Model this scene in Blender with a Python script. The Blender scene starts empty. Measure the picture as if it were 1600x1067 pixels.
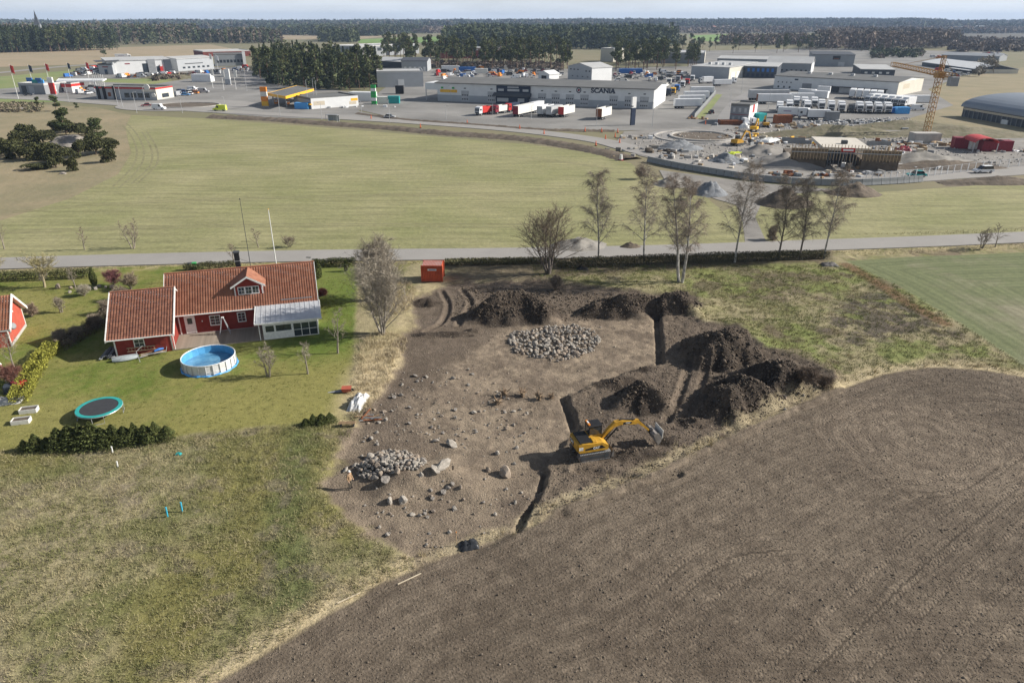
import bpy, bmesh, math, random
import numpy as np
from mathutils import Vector, Matrix
from mathutils.geometry import tessellate_polygon
R = math.radians
sc = bpy.context.scene
COL = sc.collection
# ---------------------------------------------------------------- camera, sky, sun, exposure
CH, PITCH, FPX = 35.0, R(24.6), 1100.0
cam_d = bpy.data.cameras.new("camera"); cam = bpy.data.objects.new("camera", cam_d); COL.objects.link(cam)
cam.location = (0, 0, CH); cam.rotation_euler = (R(90) - PITCH, 0, 0)
cam_d.sensor_width = 36; cam_d.lens = FPX / 1600 * 36; cam_d.clip_start = 0.5; cam_d.clip_end = 40000
sc.camera = cam
SUN_AZ, SUN_EL = R(7), R(29)          # azimuth from +X towards +Y
world = bpy.data.worlds.new("World"); sc.world = world; world.use_nodes = True
wn, wl = world.node_tree.nodes, world.node_tree.links
bg = wn["Background"]
sky = wn.new("ShaderNodeTexSky"); sky.sky_type = 'NISHITA'; sky.sun_disc = False
sky.sun_elevation = SUN_EL; sky.sun_rotation = R(90) - SUN_AZ
sky.altitude = 50; sky.air_density = 1.0; sky.dust_density = 1.5
# thin high cloud sheet, everywhere on the sky
tc = wn.new("ShaderNodeTexCoord"); mp = wn.new("ShaderNodeMapping"); mp.inputs['Scale'].default_value = (1.6, 1.6, 9)
cn = wn.new("ShaderNodeTexNoise"); cn.inputs['Scale'].default_value = 2.2; cn.inputs['Detail'].default_value = 7; cn.inputs['Roughness'].default_value = .55
cr = wn.new("ShaderNodeValToRGB"); cr.color_ramp.elements[0].position = .30; cr.color_ramp.elements[1].position = .66
cr.color_ramp.elements[0].color = (.60, .60, .60, 1); cr.color_ramp.elements[1].color = (.93, .93, .93, 1)
cm = wn.new("ShaderNodeMixRGB"); cm.inputs['Color2'].default_value = (13.4, 14.3, 15.4, 1)
wl.new(tc.outputs['Generated'], mp.inputs['Vector']); wl.new(mp.outputs['Vector'], cn.inputs['Vector']); wl.new(cn.outputs['Fac'], cr.inputs['Fac'])
# the sheet is seen edge-on and thick towards the horizon, thin overhead
sx = wn.new("ShaderNodeSeparateXYZ"); wl.new(tc.outputs['Generated'], sx.inputs[0]); mr_ = wn.new("ShaderNodeMapRange"); mr_.inputs['From Min'].default_value = 0; mr_.inputs['From Max'].default_value = .45; mr_.inputs['To Min'].default_value = 1; mr_.inputs['To Max'].default_value = .10; wl.new(sx.outputs['Z'], mr_.inputs[0])
mm_ = wn.new("ShaderNodeMath"); mm_.operation = 'MULTIPLY'; wl.new(cr.outputs['Color'], mm_.inputs[0]); wl.new(mr_.outputs[0], mm_.inputs[1]); wl.new(mm_.outputs[0], cm.inputs['Fac'])
wl.new(sky.outputs['Color'], cm.inputs['Color1']); wl.new(cm.outputs['Color'], bg.inputs['Color'])
bg.inputs['Strength'].default_value = 0.05
sun_d = bpy.data.lights.new("sun", 'SUN'); sun_d.energy = 5.0; sun_d.angle = R(0.55); sun_d.color = (1.0, 0.945, 0.865)
sun = bpy.data.objects.new("sun", sun_d); COL.objects.link(sun)
sd = Vector((math.cos(SUN_EL) * math.cos(SUN_AZ), math.cos(SUN_EL) * math.sin(SUN_AZ), math.sin(SUN_EL)))
sun.rotation_euler = sd.to_track_quat('Z', 'Y').to_euler(); sun.location = (60, 10, 60)
vs = sc.view_settings; vs.view_transform = 'Standard'; vs.look = 'None'; vs.gamma = 1; vs.exposure = 0.53; vs.use_curve_mapping = False
sc.cycles.max_bounces = 4; sc.cycles.diffuse_bounces = 2; sc.cycles.glossy_bounces = 2; sc.cycles.transmission_bounces = 3
sc.cycles.volume_bounces = 0; sc.cycles.transparent_max_bounces = 6
# ---------------------------------------------------------------- measuring the place: photo point -> point on the ground
def G(px, py, z=0.0):
    a = (px - 800) / FPX; b = (533.5 - py) / FPX
    dz = -math.sin(PITCH) + b * math.cos(PITCH); t = (z - CH) / dz
    return Vector((a * t, (math.cos(PITCH) + b * math.sin(PITCH)) * t, z))
def GP(lst, z=0.0): return [G(x, y, z) for x, y in lst]
# ---------------------------------------------------------------- noise
def _hash(ix, iy, s):
    h = (ix.astype(np.int64) * 374761393 + iy.astype(np.int64) * 668265263 + s * 974634777) & 0xffffffff
    h = ((h ^ (h >> 13)) * 1274126177) & 0xffffffff
    return ((h ^ (h >> 16)) & 0xffff) / 65535.0
def vnoise(x, y, s=0):
    ix = np.floor(x); iy = np.floor(y); fx = x - ix; fy = y - iy
    fx = fx * fx * (3 - 2 * fx); fy = fy * fy * (3 - 2 * fy)
    a = _hash(ix, iy, s); b = _hash(ix + 1, iy, s); c = _hash(ix, iy + 1, s); d = _hash(ix + 1, iy + 1, s)
    return (a + (b - a) * fx) * (1 - fy) + (c + (d - c) * fx) * fy
def fbm(x, y, sc_=1.0, o=4, s=0, g=.5):
    r = 0; a = 1; t = 0; f = 1 / sc_
    for k in range(o):
        r = r + a * vnoise(x * f + 17.3 * k, y * f - 9.1 * k, s + k); t += a; a *= g; f *= 2.03
    return r / t
def smooth(e0, e1, x):
    t = np.clip((x - e0) / (e1 - e0), 0, 1); return t * t * (3 - 2 * t)
def sdf(x, y, poly):
    """signed distance to a polygon, positive inside"""
    d = np.full(x.shape, 1e18); ins = np.zeros(x.shape, bool); n = len(poly)
    for i in range(n):
        ax, ay = poly[i][0], poly[i][1]; bx, by = poly[(i + 1) % n][0], poly[(i + 1) % n][1]
        ex, ey = bx - ax, by - ay; wx, wy = x - ax, y - ay
        t = np.clip((wx * ex + wy * ey) / (ex * ex + ey * ey + 1e-12), 0, 1)
        d = np.minimum(d, (wx - ex * t) ** 2 + (wy - ey * t) ** 2)
        c = ((ay <= y) & (by > y)) | ((by <= y) & (ay > y))
        xi = ax + (y - ay) / (ey if abs(ey) > 1e-9 else 1e-9) * ex
        ins ^= c & (x < xi)
    return np.where(ins, 1, -1) * np.sqrt(d)
def pathdist(x, y, pts):
    """distance to a polyline, arc length there, signed side"""
    best = np.full(x.shape, 1e18); S = np.zeros(x.shape); T = np.zeros(x.shape); acc = 0
    for (a, b) in zip(pts[:-1], pts[1:]):
        ex, ey = b[0] - a[0], b[1] - a[1]; L = math.hypot(ex, ey); wx, wy = x - a[0], y - a[1]
        t = np.clip((wx * ex + wy * ey) / (L * L), 0, 1); dd = (wx - ex * t) ** 2 + (wy - ey * t) ** 2
        m = dd < best; best = np.where(m, dd, best); S = np.where(m, acc + t * L, S)
        T = np.where(m, (ex * wy - ey * wx) / L, T); acc += L
    return np.sqrt(best), S, T
def spline(pts, n=12):
    out = []; P = [Vector(p[:2]) for p in pts]; P = [P[0] * 2 - P[1]] + P + [P[-1] * 2 - P[-2]]
    for i in range(1, len(P) - 2):
        for k in range(n):
            t = k / n; p0, p1, p2, p3 = P[i - 1:i + 3]
            out.append(0.5 * ((2 * p1) + (p2 - p0) * t + (2 * p0 - 5 * p1 + 4 * p2 - p3) * t * t + (3 * p1 - p0 - 3 * p2 + p3) * t ** 3))
    out.append(P[-2]); return out
# ---------------------------------------------------------------- materials
MATS = {}
def mat(name, col, rough=.8, var=.12, scale=3.0, bump=0.0, metal=0.0, col2=None, spec=.3, coord='Object', detail=5, bscale=None):
    if name in MATS: return MATS[name]
    m = bpy.data.materials.new(name); m.use_nodes = True; n, l = m.node_tree.nodes, m.node_tree.links
    p = n["Principled BSDF"]; p.inputs['Roughness'].default_value = rough; p.inputs['Metallic'].default_value = metal
    p.inputs['Specular IOR Level'].default_value = spec
    t = n.new("ShaderNodeTexCoord"); z = n.new("ShaderNodeTexNoise"); z.inputs['Scale'].default_value = scale; z.inputs['Detail'].default_value = detail
    z.inputs['Roughness'].default_value = .62
    l.new(t.outputs[coord], z.inputs['Vector'])
    r = n.new("ShaderNodeValToRGB"); r.color_ramp.elements[0].position = .32; r.color_ramp.elements[1].position = .68
    c1 = [max(0, c * (1 - var)) for c in col[:3]] + [1]; c2 = [min(1, c * (1 + var)) for c in col[:3]] + [1]
    if col2: c1 = list(col[:3]) + [1]; c2 = list(col2[:3]) + [1]
    r.color_ramp.elements[0].color = c1; r.color_ramp.elements[1].color = c2
    l.new(z.outputs['Fac'], r.inputs['Fac']); l.new(r.outputs['Color'], p.inputs['Base Color'])
    if bump:
        b = n.new("ShaderNodeBump"); b.inputs['Strength'].default_value = .8; b.inputs['Distance'].default_value = bump
        zz = z
        if bscale:
            zz = n.new("ShaderNodeTexNoise"); zz.inputs['Scale'].default_value = bscale; zz.inputs['Detail'].default_value = 6; l.new(t.outputs[coord], zz.inputs['Vector'])
        l.new(zz.outputs['Fac'], b.inputs['Height']); l.new(b.outputs['Normal'], p.inputs['Normal'])
    MATS[name] = m; return m
def tint_mat(name, rough=.9, translucent=0.0):
    """colour comes from the 'tint' attribute: each leaf, tree or stone has a colour of its own"""
    if name in MATS: return MATS[name]
    m = bpy.data.materials.new(name); m.use_nodes = True; n, l = m.node_tree.nodes, m.node_tree.links
    p = n["Principled BSDF"]; p.inputs['Roughness'].default_value = rough; p.inputs['Specular IOR Level'].default_value = .2
    a = n.new("ShaderNodeAttribute"); a.attribute_name = 'tint'; l.new(a.outputs['Color'], p.inputs['Base Color'])
    MATS[name] = m; return m
def glass(name, col=(.03, .04, .05), rough=.08):
    return mat(name, col, rough, var=.25, scale=.7, spec=.8)
M = {}
def defm(key, *a, **k): M[key] = mat(key, *a, **k)
defm('white_paint', (.74, .74, .72), .5); defm('off_white', (.66, .65, .61), .6); defm('metal_white', (.72, .73, .74), .45, scale=.4, var=.06)
defm('light_grey', (.42, .43, .44), .6, scale=.5); defm('mid_grey', (.24, .25, .26), .6, scale=.5); defm('dark_grey', (.06, .065, .07), .6); defm('black', (.015, .015, .017), .6)
defm('navy', (.018, .03, .06), .5); defm('blue', (.03, .14, .42), .5); defm('sky_blue', (.08, .34, .72), .5); defm('red', (.48, .035, .03), .45); defm('dark_red', (.22, .02, .035), .5)
defm('orange', (.75, .25, .03), .55); defm('yellow', (.78, .43, .03), .5); defm('lime', (.6, .7, .06), .5); defm('green', (.03, .33, .08), .5); defm('teal', (.02, .30, .30), .5)
defm('silver', (.45, .46, .48), .35, metal=.3); defm('beige', (.52, .46, .36), .7); defm('rust', (.22, .08, .035), .85, var=.35, scale=2)
defm('asphalt', (.17, .165, .16), .9, scale=.12, var=.16, coord='Object', bump=.01, bscale=20); defm('concrete', (.42, .40, .37), .85, scale=.6, var=.14, bump=.004, bscale=12)
defm('barrier_concrete', (.25, .26, .265), .85, scale=.5, var=.1); defm('gravel', (.25, .235, .21), .95, scale=.25, var=.3, bump=.05, bscale=2.5); defm('blue_gravel', (.20, .21, .222), .95, scale=1.2, var=.3, bump=.05, bscale=4)
defm('roof_grey', (.15, .15, .145), .7, scale=.15, var=.12); defm('roof_light', (.46, .46, .45), .6, scale=.15, var=.08); defm('roof_dark', (.075, .08, .09), .6, scale=.2)
defm('tyre', (.02, .02, .02), .9); defm('wood', (.28, .19, .11), .85, scale=4, var=.3); defm('raw_wood', (.42, .31, .19), .85, scale=3, var=.25); defm('bark', (.11, .085, .065), .95, scale=3, var=.3)
defm('crane_yellow', (.36, .20, .06), .6); defm('brown_brick', (.16, .045, .035), .85, scale=.4, var=.3)
M['glass'] = glass('window_glass'); M['car_glass'] = glass('car_glass', (.02, .025, .03))
# ---------------------------------------------------------------- mesh building
class MB:
    def __init__(s): s.v = []; s.f = []; s.m = []
    def add(s, vs, fs, mi=0):
        o = len(s.v); s.v.extend([tuple(v) for v in vs]); s.f.extend([tuple(i + o for i in f) for f in fs]); s.m.extend([mi] * len(fs)); return s
    def box(s, x0, x1, y0, y1, z0, z1, mi=0):
        return s.add([(x0, y0, z0), (x1, y0, z0), (x1, y1, z0), (x0, y1, z0), (x0, y0, z1), (x1, y0, z1), (x1, y1, z1), (x0, y1, z1)],
                     [(3, 2, 1, 0), (4, 5, 6, 7), (0, 1, 5, 4), (1, 2, 6, 5), (2, 3, 7, 6), (3, 0, 4, 7)], mi)
    def bbox(s, x0, x1, y0, y1, z0, z1, b=.03, mi=0):
        """box with bevelled edges"""
        bm = bmesh.new(); bmesh.ops.create_cube(bm, size=1)
        for v in bm.verts: v.co = Vector(((x0 + x1) / 2 + v.co.x * (x1 - x0), (y0 + y1) / 2 + v.co.y * (y1 - y0), (z0 + z1) / 2 + v.co.z * (z1 - z0)))
        bmesh.ops.bevel(bm, geom=bm.edges[:], offset=b, segments=1, affect='EDGES')
        bm.verts.index_update(); s.add([v.co[:] for v in bm.verts], [[v.index for v in f.verts] for f in bm.faces], mi); bm.free(); return s
    def prism(s, prof, a0, a1, axis='y', mi=0):
        """profile (list of 2D points, ccw) swept along an axis; axis y: profile in x,z; axis x: profile in y,z; axis z: profile in x,y"""
        n = len(prof); vs = []
        for a in (a0, a1):
            for (p, q) in prof: vs.append((p, a, q) if axis == 'y' else ((a, p, q) if axis == 'x' else (p, q, a)))
        fs = [tuple(range(n))[::-1] if axis != 'y' else tuple(range(n)), tuple(range(n, 2 * n)) if axis != 'y' else tuple(range(n, 2 * n))[::-1]]
        for i in range(n):
            j = (i + 1) % n; q = (i, j, n + j, n + i); fs.append(q if axis != 'y' else q[::-1])
        return s.add(vs, fs, mi)
    def tube(s, pts, rad, sides=6, mi=0, cap=True):
        P = [Vector(p) for p in pts]; n = len(P); rad = rad if isinstance(rad, (list, tuple)) else [rad] * n; vs = []
        for i, p in enumerate(P):
            d = (P[min(i + 1, n - 1)] - P[max(i - 1, 0)]); d = d.normalized() if d.length > 1e-9 else Vector((0, 0, 1))
            a = d.cross(Vector((0, 0, 1)) if abs(d.z) < .9 else Vector((1, 0, 0))).normalized(); b = d.cross(a)
            for k in range(sides):
                t = 2 * math.pi * k / sides; vs.append(p + (a * math.cos(t) + b * math.sin(t)) * rad[i])
        fs = []
        for i in range(n - 1):
            for k in range(sides):
                k2 = (k + 1) % sides; fs.append((i * sides + k, i * sides + k2, (i + 1) * sides + k2, (i + 1) * sides + k))
        if cap: fs.append(tuple(range(sides))[::-1]); fs.append(tuple(range((n - 1) * sides, n * sides)))
        return s.add(vs, fs, mi)
    def cyl(s, x, y, z0, z1, r, sides=12, mi=0, r2=None): return s.tube([(x, y, z0), (x, y, z1)], [r, r if r2 is None else r2], sides, mi)
    def wheel(s, x, y, z, r, w, sides=14, mi=0): return s.tube([(x, y - w / 2, z), (x, y + w / 2, z)], r, sides, mi)
    def mesh(s, name, mats, smooth_=False):
        me = bpy.data.meshes.new(name); me.from_pydata(s.v, [], s.f); mats = mats if isinstance(mats, (list, tuple)) else [mats]
        for m_ in mats: me.materials.append(M[m_] if isinstance(m_, str) else m_)
        if len(mats) > 1: me.polygons.foreach_set('material_index', s.m)
        if smooth_: me.polygons.foreach_set('use_smooth', [True] * len(me.polygons))
        me.update(); return me
    def part(s, name, mats, parent=None, **k):
        return link(name, s.mesh(name, mats, k.pop('smooth', False)), parent, **k)
def np_mesh(name, V, Fc, mats, attrs=None, smooth_=False):
    """mesh from numpy arrays; Fc is (n,3) or (n,4)"""
    V = np.asarray(V, np.float32); Fc = np.asarray(Fc, np.int32); k = Fc.shape[1]; me = bpy.data.meshes.new(name)
    me.vertices.add(len(V)); me.vertices.foreach_set('co', V.ravel()); me.loops.add(Fc.size); me.loops.foreach_set('vertex_index', Fc.ravel())
    me.polygons.add(len(Fc)); me.polygons.foreach_set('loop_start', np.arange(0, Fc.size, k, dtype=np.int32)); me.polygons.foreach_set('loop_total', np.full(len(Fc), k, np.int32))
    for m_ in (mats if isinstance(mats, (list, tuple)) else [mats]): me.materials.append(M[m_] if isinstance(m_, str) else m_)
    if smooth_: me.polygons.foreach_set('use_smooth', np.ones(len(Fc), bool))
    for nm, arr in (attrs or {}).items():
        a = me.attributes.new(nm, 'FLOAT_COLOR' if arr.ndim == 2 else 'FLOAT', 'POINT')
        if arr.ndim == 2:
            c = np.ones((len(V), 4), np.float32); c[:, :arr.shape[1]] = arr; a.data.foreach_set('color', c.ravel())
        else: a.data.foreach_set('value', arr.astype(np.float32))
    me.update(); me.validate(); return me
def tag(o, label=None, cat=None, group=None, kind=None):
    if label: o['label'] = label
    if cat: o['category'] = cat
    if group: o['group'] = group
    if kind: o['kind'] = kind
    return o
def link(name, me, parent=None, loc=None, rotz=0, label=None, cat=None, group=None, kind=None, scale=None):
    o = bpy.data.objects.new(name, me); COL.objects.link(o)
    if parent: o.parent = parent
    if loc is not None: o.location = loc
    if rotz: o.rotation_euler = (0, 0, rotz)
    if scale: o.scale = scale if isinstance(scale, (tuple, list)) else (scale,) * 3
    return tag(o, label, cat, group, kind)
def thing(name, label, cat, loc=(0, 0, 0), rotz=0, group=None, scale=None):
    o = link(name, None, None, loc, rotz, label, cat, group, None, scale); o.empty_display_size = .3; return o
CACHE = {}
def build_thing(key, parts, name, label, cat, loc, rotz=0, group=None, scale=None):
    """parts(): list of (name, mesh, [sub parts]); meshes are made once per key and shared by the copies"""
    if key not in CACHE: CACHE[key] = parts()
    r = thing(name, label, cat, loc, rotz, group, scale)
    for p in CACHE[key]:
        o = link(p[0], p[1], r)
        for q in (p[2] if len(p) > 2 else []): link(q[0], q[1], o)
    return r
def sheet(name, poly, z, material, kind='structure', **k):
    """flat ground sheet from an outline"""
    P = [Vector((p[0], p[1], 0)) for p in poly]; tri = tessellate_polygon([P]); c = Vector((sum(p.x for p in P) / len(P), sum(p.y for p in P) / len(P), 0))
    me = bpy.data.meshes.new(name); fs = []
    for t in tri:
        a, b, d = [P[i] for i in t]; fs.append(t if (b - a).cross(d - a).z > 0 else t[::-1])
    me.from_pydata([(p.x - c.x, p.y - c.y, 0) for p in P], [], fs); me.materials.append(M[material] if isinstance(material, str) else material); me.update()
    return link(name, me, None, (c.x, c.y, z), kind=kind, **k)
def ribbon(name, pts, w, z, material, th=0.0, **k):
    """road or strip along a polyline; w width or list"""
    P = [Vector(p[:2]) for p in pts]; n = len(P); vs = []; fs = []
    ww = w if isinstance(w, (list, tuple)) else [w] * n
    for i, p in enumerate(P):
        d = (P[min(i + 1, n - 1)] - P[max(i - 1, 0)]).normalized(); nn = Vector((-d.y, d.x)) * ww[min(i, len(ww) - 1)] / 2
        vs += [(p.x - nn.x, p.y - nn.y, z), (p.x + nn.x, p.y + nn.y, z)]
    for i in range(n - 1): fs.append((2 * i, 2 * i + 2, 2 * i + 3, 2 * i + 1))
    if th:
        m = len(vs); vs += [(a, b, c - th) for a, b, c in vs]; base = fs[:]
        for i in range(n - 1): fs += [(2 * i, m + 2 * i, m + 2 * i + 2, 2 * i + 2), (2 * i + 1, 2 * i + 3, m + 2 * i + 3, m + 2 * i + 1)]
        fs += [(0, 1, m + 1, m), (2 * n - 2, m + 2 * n - 2, m + 2 * n - 1, 2 * n - 1)]
    me = bpy.data.meshes.new(name); me.from_pydata(vs, [], fs); me.materials.append(M[material] if isinstance(material, str) else material); me.update()
    if 'kind' not in k and 'label' not in k and 'parent' not in k: k['kind'] = 'structure'
    return link(name, me, **k)
def text_mesh(txt, size, depth, material, bold=0.0, sx=1.0):
    c = bpy.data.curves.new('lettering', 'FONT'); c.body = txt; c.size = size; c.extrude = depth; c.offset = bold; c.align_x = 'CENTER'; c.align_y = 'CENTER'
    o = bpy.data.objects.new('lettering', c); COL.objects.link(o); dg = bpy.context.evaluated_depsgraph_get()
    me = bpy.data.meshes.new_from_object(o.evaluated_get(dg)); bpy.data.objects.remove(o); bpy.data.curves.remove(c)
    me.materials.clear(); me.materials.append(M[material])
    for v in me.vertices: v.co.x *= sx
    return me
# ================================================================ NEAR GROUND
rnd = random.Random(7); rng = np.random.default_rng(11)
ROAD = spline([G(*p) for p in [(-420, 424), (-150, 416), (0, 411.5), (250, 404.5), (520, 399), (800, 396), (1050, 391), (1250, 384), (1450, 377), (1600, 370.5), (1800, 362), (2100, 352)]], 6)
POLY = {k: [tuple(v[:2]) for v in GP(p)] for k, p in dict(
    lawn=[(-400, 424), (-400, 735), (0, 700), (60, 704), (150, 694), (270, 684), (400, 668), (535, 655), (548, 610), (552, 560), (556, 500), (560, 430), (556, 410), (200, 416), (0, 424)],
    dig=[(640, 470), (700, 440), (840, 436), (1000, 454), (1085, 464), (1098, 482), (1080, 494), (1100, 506), (1150, 508), (1192, 545), (1260, 565), (1310, 590), (1290, 615), (1200, 655), (1100, 704), (990, 752), (880, 795), (800, 832), (745, 868), (690, 870), (640, 870), (580, 840), (520, 790), (498, 752), (520, 715), (545, 680), (560, 655), (585, 620), (610, 590), (630, 560), (615, 530), (650, 510)],
    raised=[(1031, 486), (1035, 568), (985, 580), (925, 600), (886, 618), (894, 640), (905, 668), (868, 705), (850, 732), (852, 752), (832, 780), (810, 822), (900, 800), (1000, 760), (1200, 665), (1320, 610), (1260, 500), (1120, 470)],
    floor=[(800, 508), (860, 498), (940, 502), (1027, 492), (1030, 562), (960, 585), (885, 616), (892, 660), (860, 700), (780, 690), (700, 690), (640, 640), (680, 590), (760, 540)],
    field=[(250, 1110), (330, 1067), (470, 985), (600, 908), (720, 858), (800, 832), (880, 795), (990, 752), (1100, 704), (1200, 655), (1290, 616), (1380, 583), (1450, 573), (1530, 577), (1610, 590), (1800, 620), (2600, 900), (2400, 1500), (300, 1600), (100, 1180)],
    crop=[(1318, 408), (1420, 400), (1600, 394), (2000, 376), (2300, 600), (1800, 610), (1607, 578), (1540, 532), (1470, 488), (1400, 447)],
    burnt=[(1330, 470), (1380, 455), (1460, 500), (1490, 520), (1400, 520), (1340, 540), (1280, 510)],
).items()}
def place_z(me): pass
MOUNDS = [  # photo centre, radii (m) across / along, turn, height, sharpness
    ((806, 486), 6.0, 4.6, 0.1, 2.1, 1.0), ((770, 492), 3.4, 2.6, 0, 1.0, 1.0), ((850, 492), 3.0, 2.2, 0, .9, 1.0), ((668, 470), 2.2, 1.6, 0, .7, 1.1),
    ((960, 486), 5.0, 2.4, 0, 1.7, 1.1), ((1035, 484), 5.8, 2.5, 0, 1.8, 1.1), ((1075, 484), 3.0, 1.8, 0, .7, 1.1),
    ((1118, 558), 4.3, 3.9, .2, 2.3, .95), ((1160, 556), 2.6, 3.0, 0, 1.1, 1.0),
    ((1160, 630), 4.2, 3.1, -.3, 2.1, 1.0), ((1212, 606), 4.0, 3.0, -.5, 2.1, 1.0), ((1243, 596), 2.2, 1.8, 0, 1.0, 1.0), ((1125, 645), 2.4, 2.6, .4, 1.25, 1.0), ((1135, 600), 2.4, 1.5, 0, .7, 1.0), ((1150, 662), 1.6, 1.3, 0, .9, 1.0),
    ((1002, 628), 3.0, 2.7, .2, 1.5, 1.0), ((960, 600), 2.6, 1.5, .3, .55, 1.0), ((1030, 635), 1.8, 1.6, 0, .5, 1.0), ((1000, 578), 1.6, .7, .2, .55, 1.0),
    ((1085, 662), 1.7, 1.0, .2, .55, 1.0), ((990, 712), 2.4, 1.2, .5, .6, 1.0), ((1020, 735), 1.0, .8, 0, .3, 1.0), ((1120, 700), 1.4, .9, .4, .35, 1.0), ((1045, 690), 1.2, .8, 0, .4, 1.0),
    ((690, 520), 4.0, .8, .15, .45, 1.0), ((740, 514), 1.2, .6, 0, .5, 1.0),
    ((628, 742), 5.0, 3.4, .05, .95, .8), ((700, 742), 4.6, 3.4, 0, .75, .8), ((866, 553), 6.5, 4.8, 0, .25, .6),
]
PEAKS = [(G(*m[0]), *m[1:]) for m in MOUNDS]
def height(x, y):
    z = (fbm(x, y, 14, 3, 3) - .5) * .35
    dr, _, rt = pathdist(x, y, ROAD)
    z *= smooth(4, 14, dr) * smooth(0, 12, 134 - y)
    sd = sdf(x, y, POLY['dig']); inn = smooth(-.4, .8, sd)
    z -= .32 * inn
    rs = sdf(x, y, POLY['raised']) + (fbm(x, y, 1.2, 3, 9) - .5) * .9
    z += .45 * smooth(-.12, .25, rs) * smooth(-3.5, 1.0, sd)
    soft = np.zeros(x.shape); keep = smooth(.3, -2.6, sdf(x, y, POLY['field']))
    for (c, rx, ry, a, h, sh) in PEAKS:
        dx, dy = x - c.x, y - c.y; ca, sa = math.cos(a), math.sin(a)
        u = (dx * ca + dy * sa) / rx; v = (-dx * sa + dy * ca) / ry
        ang = np.arctan2(v, u); wob = 1 + .16 * np.sin(ang * 3 + c.x) + .10 * np.sin(ang * 7 + c.y)
        rr = np.sqrt(u * u + v * v) * wob
        k = np.clip(1 - rr, 0, 1); k = 1 - np.sqrt((1 - k) ** 2 + .03) + .015 * k
        k = np.clip(k, 0, 1) ** (.95 / sh)
        if h > .4 and c.y > 0: soft = np.maximum(soft, np.clip(1.25 - rr, 0, 1) * min(1, h))
        z += h * k * (1.65 if h > 1 else 1.25) * keep
    isdark = soft * smooth(.25, .6, soft)
    isdark = isdark * keep
    lump = (fbm(x, y, 1.5, 4, 21, .6) - .5) * 1.0 + (np.abs(fbm(x, y, .9, 3, 31) - .5)) * -.6 + .06
    cairn = smooth(7, 3.5, np.hypot(x - PEAKS[-3][0].x - 1.5, y - PEAKS[-3][0].y)) + smooth(8, 5, np.hypot(x - PEAKS[-1][0].x, y - PEAKS[-1][0].y))
    z += lump * .85 * np.clip(isdark, 0, 1) * (1 - .85 * np.clip(cairn, 0, 1))
    right = smooth(-.2, .4, rs) * smooth(-.5, .5, sd)
    z += (fbm(x, y, .8, 3, 41, .6) - .5) * .34 * right + (fbm(x, y, .55, 2, 44) - .5) * .10 * inn
    # wheel ruts between the spoil heaps
    for rut in RUTS:
        d, s, t = pathdist(x, y, rut); z -= .20 * smooth(.5, .2, d) * (1 + .25 * np.sin(s * 16)) ; z += .10 * smooth(.4, .6, d) * smooth(1.0, .6, d)
    # dug edge and ditch lines
    for dt, w, dep in DITCHES:
        d, s, t = pathdist(x, y, dt); z -= dep * smooth(w, w * .45, d)
    # verge ditch beside the road
    z -= .10 * smooth(4.2, 3.6, dr)
    z -= .35 * smooth(2.2, .6, np.abs(dr - 6.0)) * smooth(-.5, 1, x - 55) 
    z -= .45 * smooth(2.0, 2.8, rt)
    return z
RUTS = [spline([G(*p) for p in q]) for q in [
    [(1078, 568), (1068, 600), (1056, 630), (1040, 660)], [(1103, 572), (1096, 600), (1086, 630), (1072, 655)],
    [(690, 452), (700, 475), (690, 500), (665, 515)], [(722, 450), (735, 470), (725, 490), (715, 505)],
    [(900, 735), (960, 742), (1020, 752), (1060, 740)]]]
DITCHES = [(spline([G(*p) for p in q]), w, d) for q, w, d in [
    ([(1026, 480), (1029, 520), (1032, 566)], .55, .40), ([(852, 738), (842, 770), (822, 800), (808, 825)], .38, .42), ([(880, 618), (890, 645), (897, 668)], .45, .40)]]
GRAIN = {}
def hsv_mix(a, b, t): return a[None, :] * (1 - t[:, None]) + b[None, :] * t[:, None]
def C(*a): return np.array(a, np.float32)
TRACKS = [spline([G(*p) for p in q]) for q in [
    [(1020, 1090), (1010, 1000), (1030, 940), (1090, 880), (1150, 858), (1210, 851)], [(1075, 1090), (1062, 1000), (1095, 925), (1150, 888), (1200, 874)],
    [(1180, 1090), (1300, 980), (1420, 870), (1530, 780), (1650, 690)], [(1260, 1090), (1380, 980), (1500, 870), (1650, 750)], [(1440, 1090), (1540, 980), (1680, 860)],
    [(1310, 655), (1360, 612), (1450, 592), (1550, 600), (1650, 625)], [(1350, 655), (1400, 632), (1480, 618), (1560, 622), (1650, 650)], [(1650, 680), (1560, 660), (1500, 650), (1545, 632), (1650, 640)],
    [(1345, 690), (1375, 745), (1440, 765), (1530, 735), (1620, 680)]]]
RING = G(1445, 690)
ROADS_ = None
def zone_fields(x, y):
    s = {k: sdf(x, y, POLY[k]) for k in ('lawn', 'dig', 'raised', 'floor', 'field', 'crop', 'burnt')}
    return s
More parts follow.
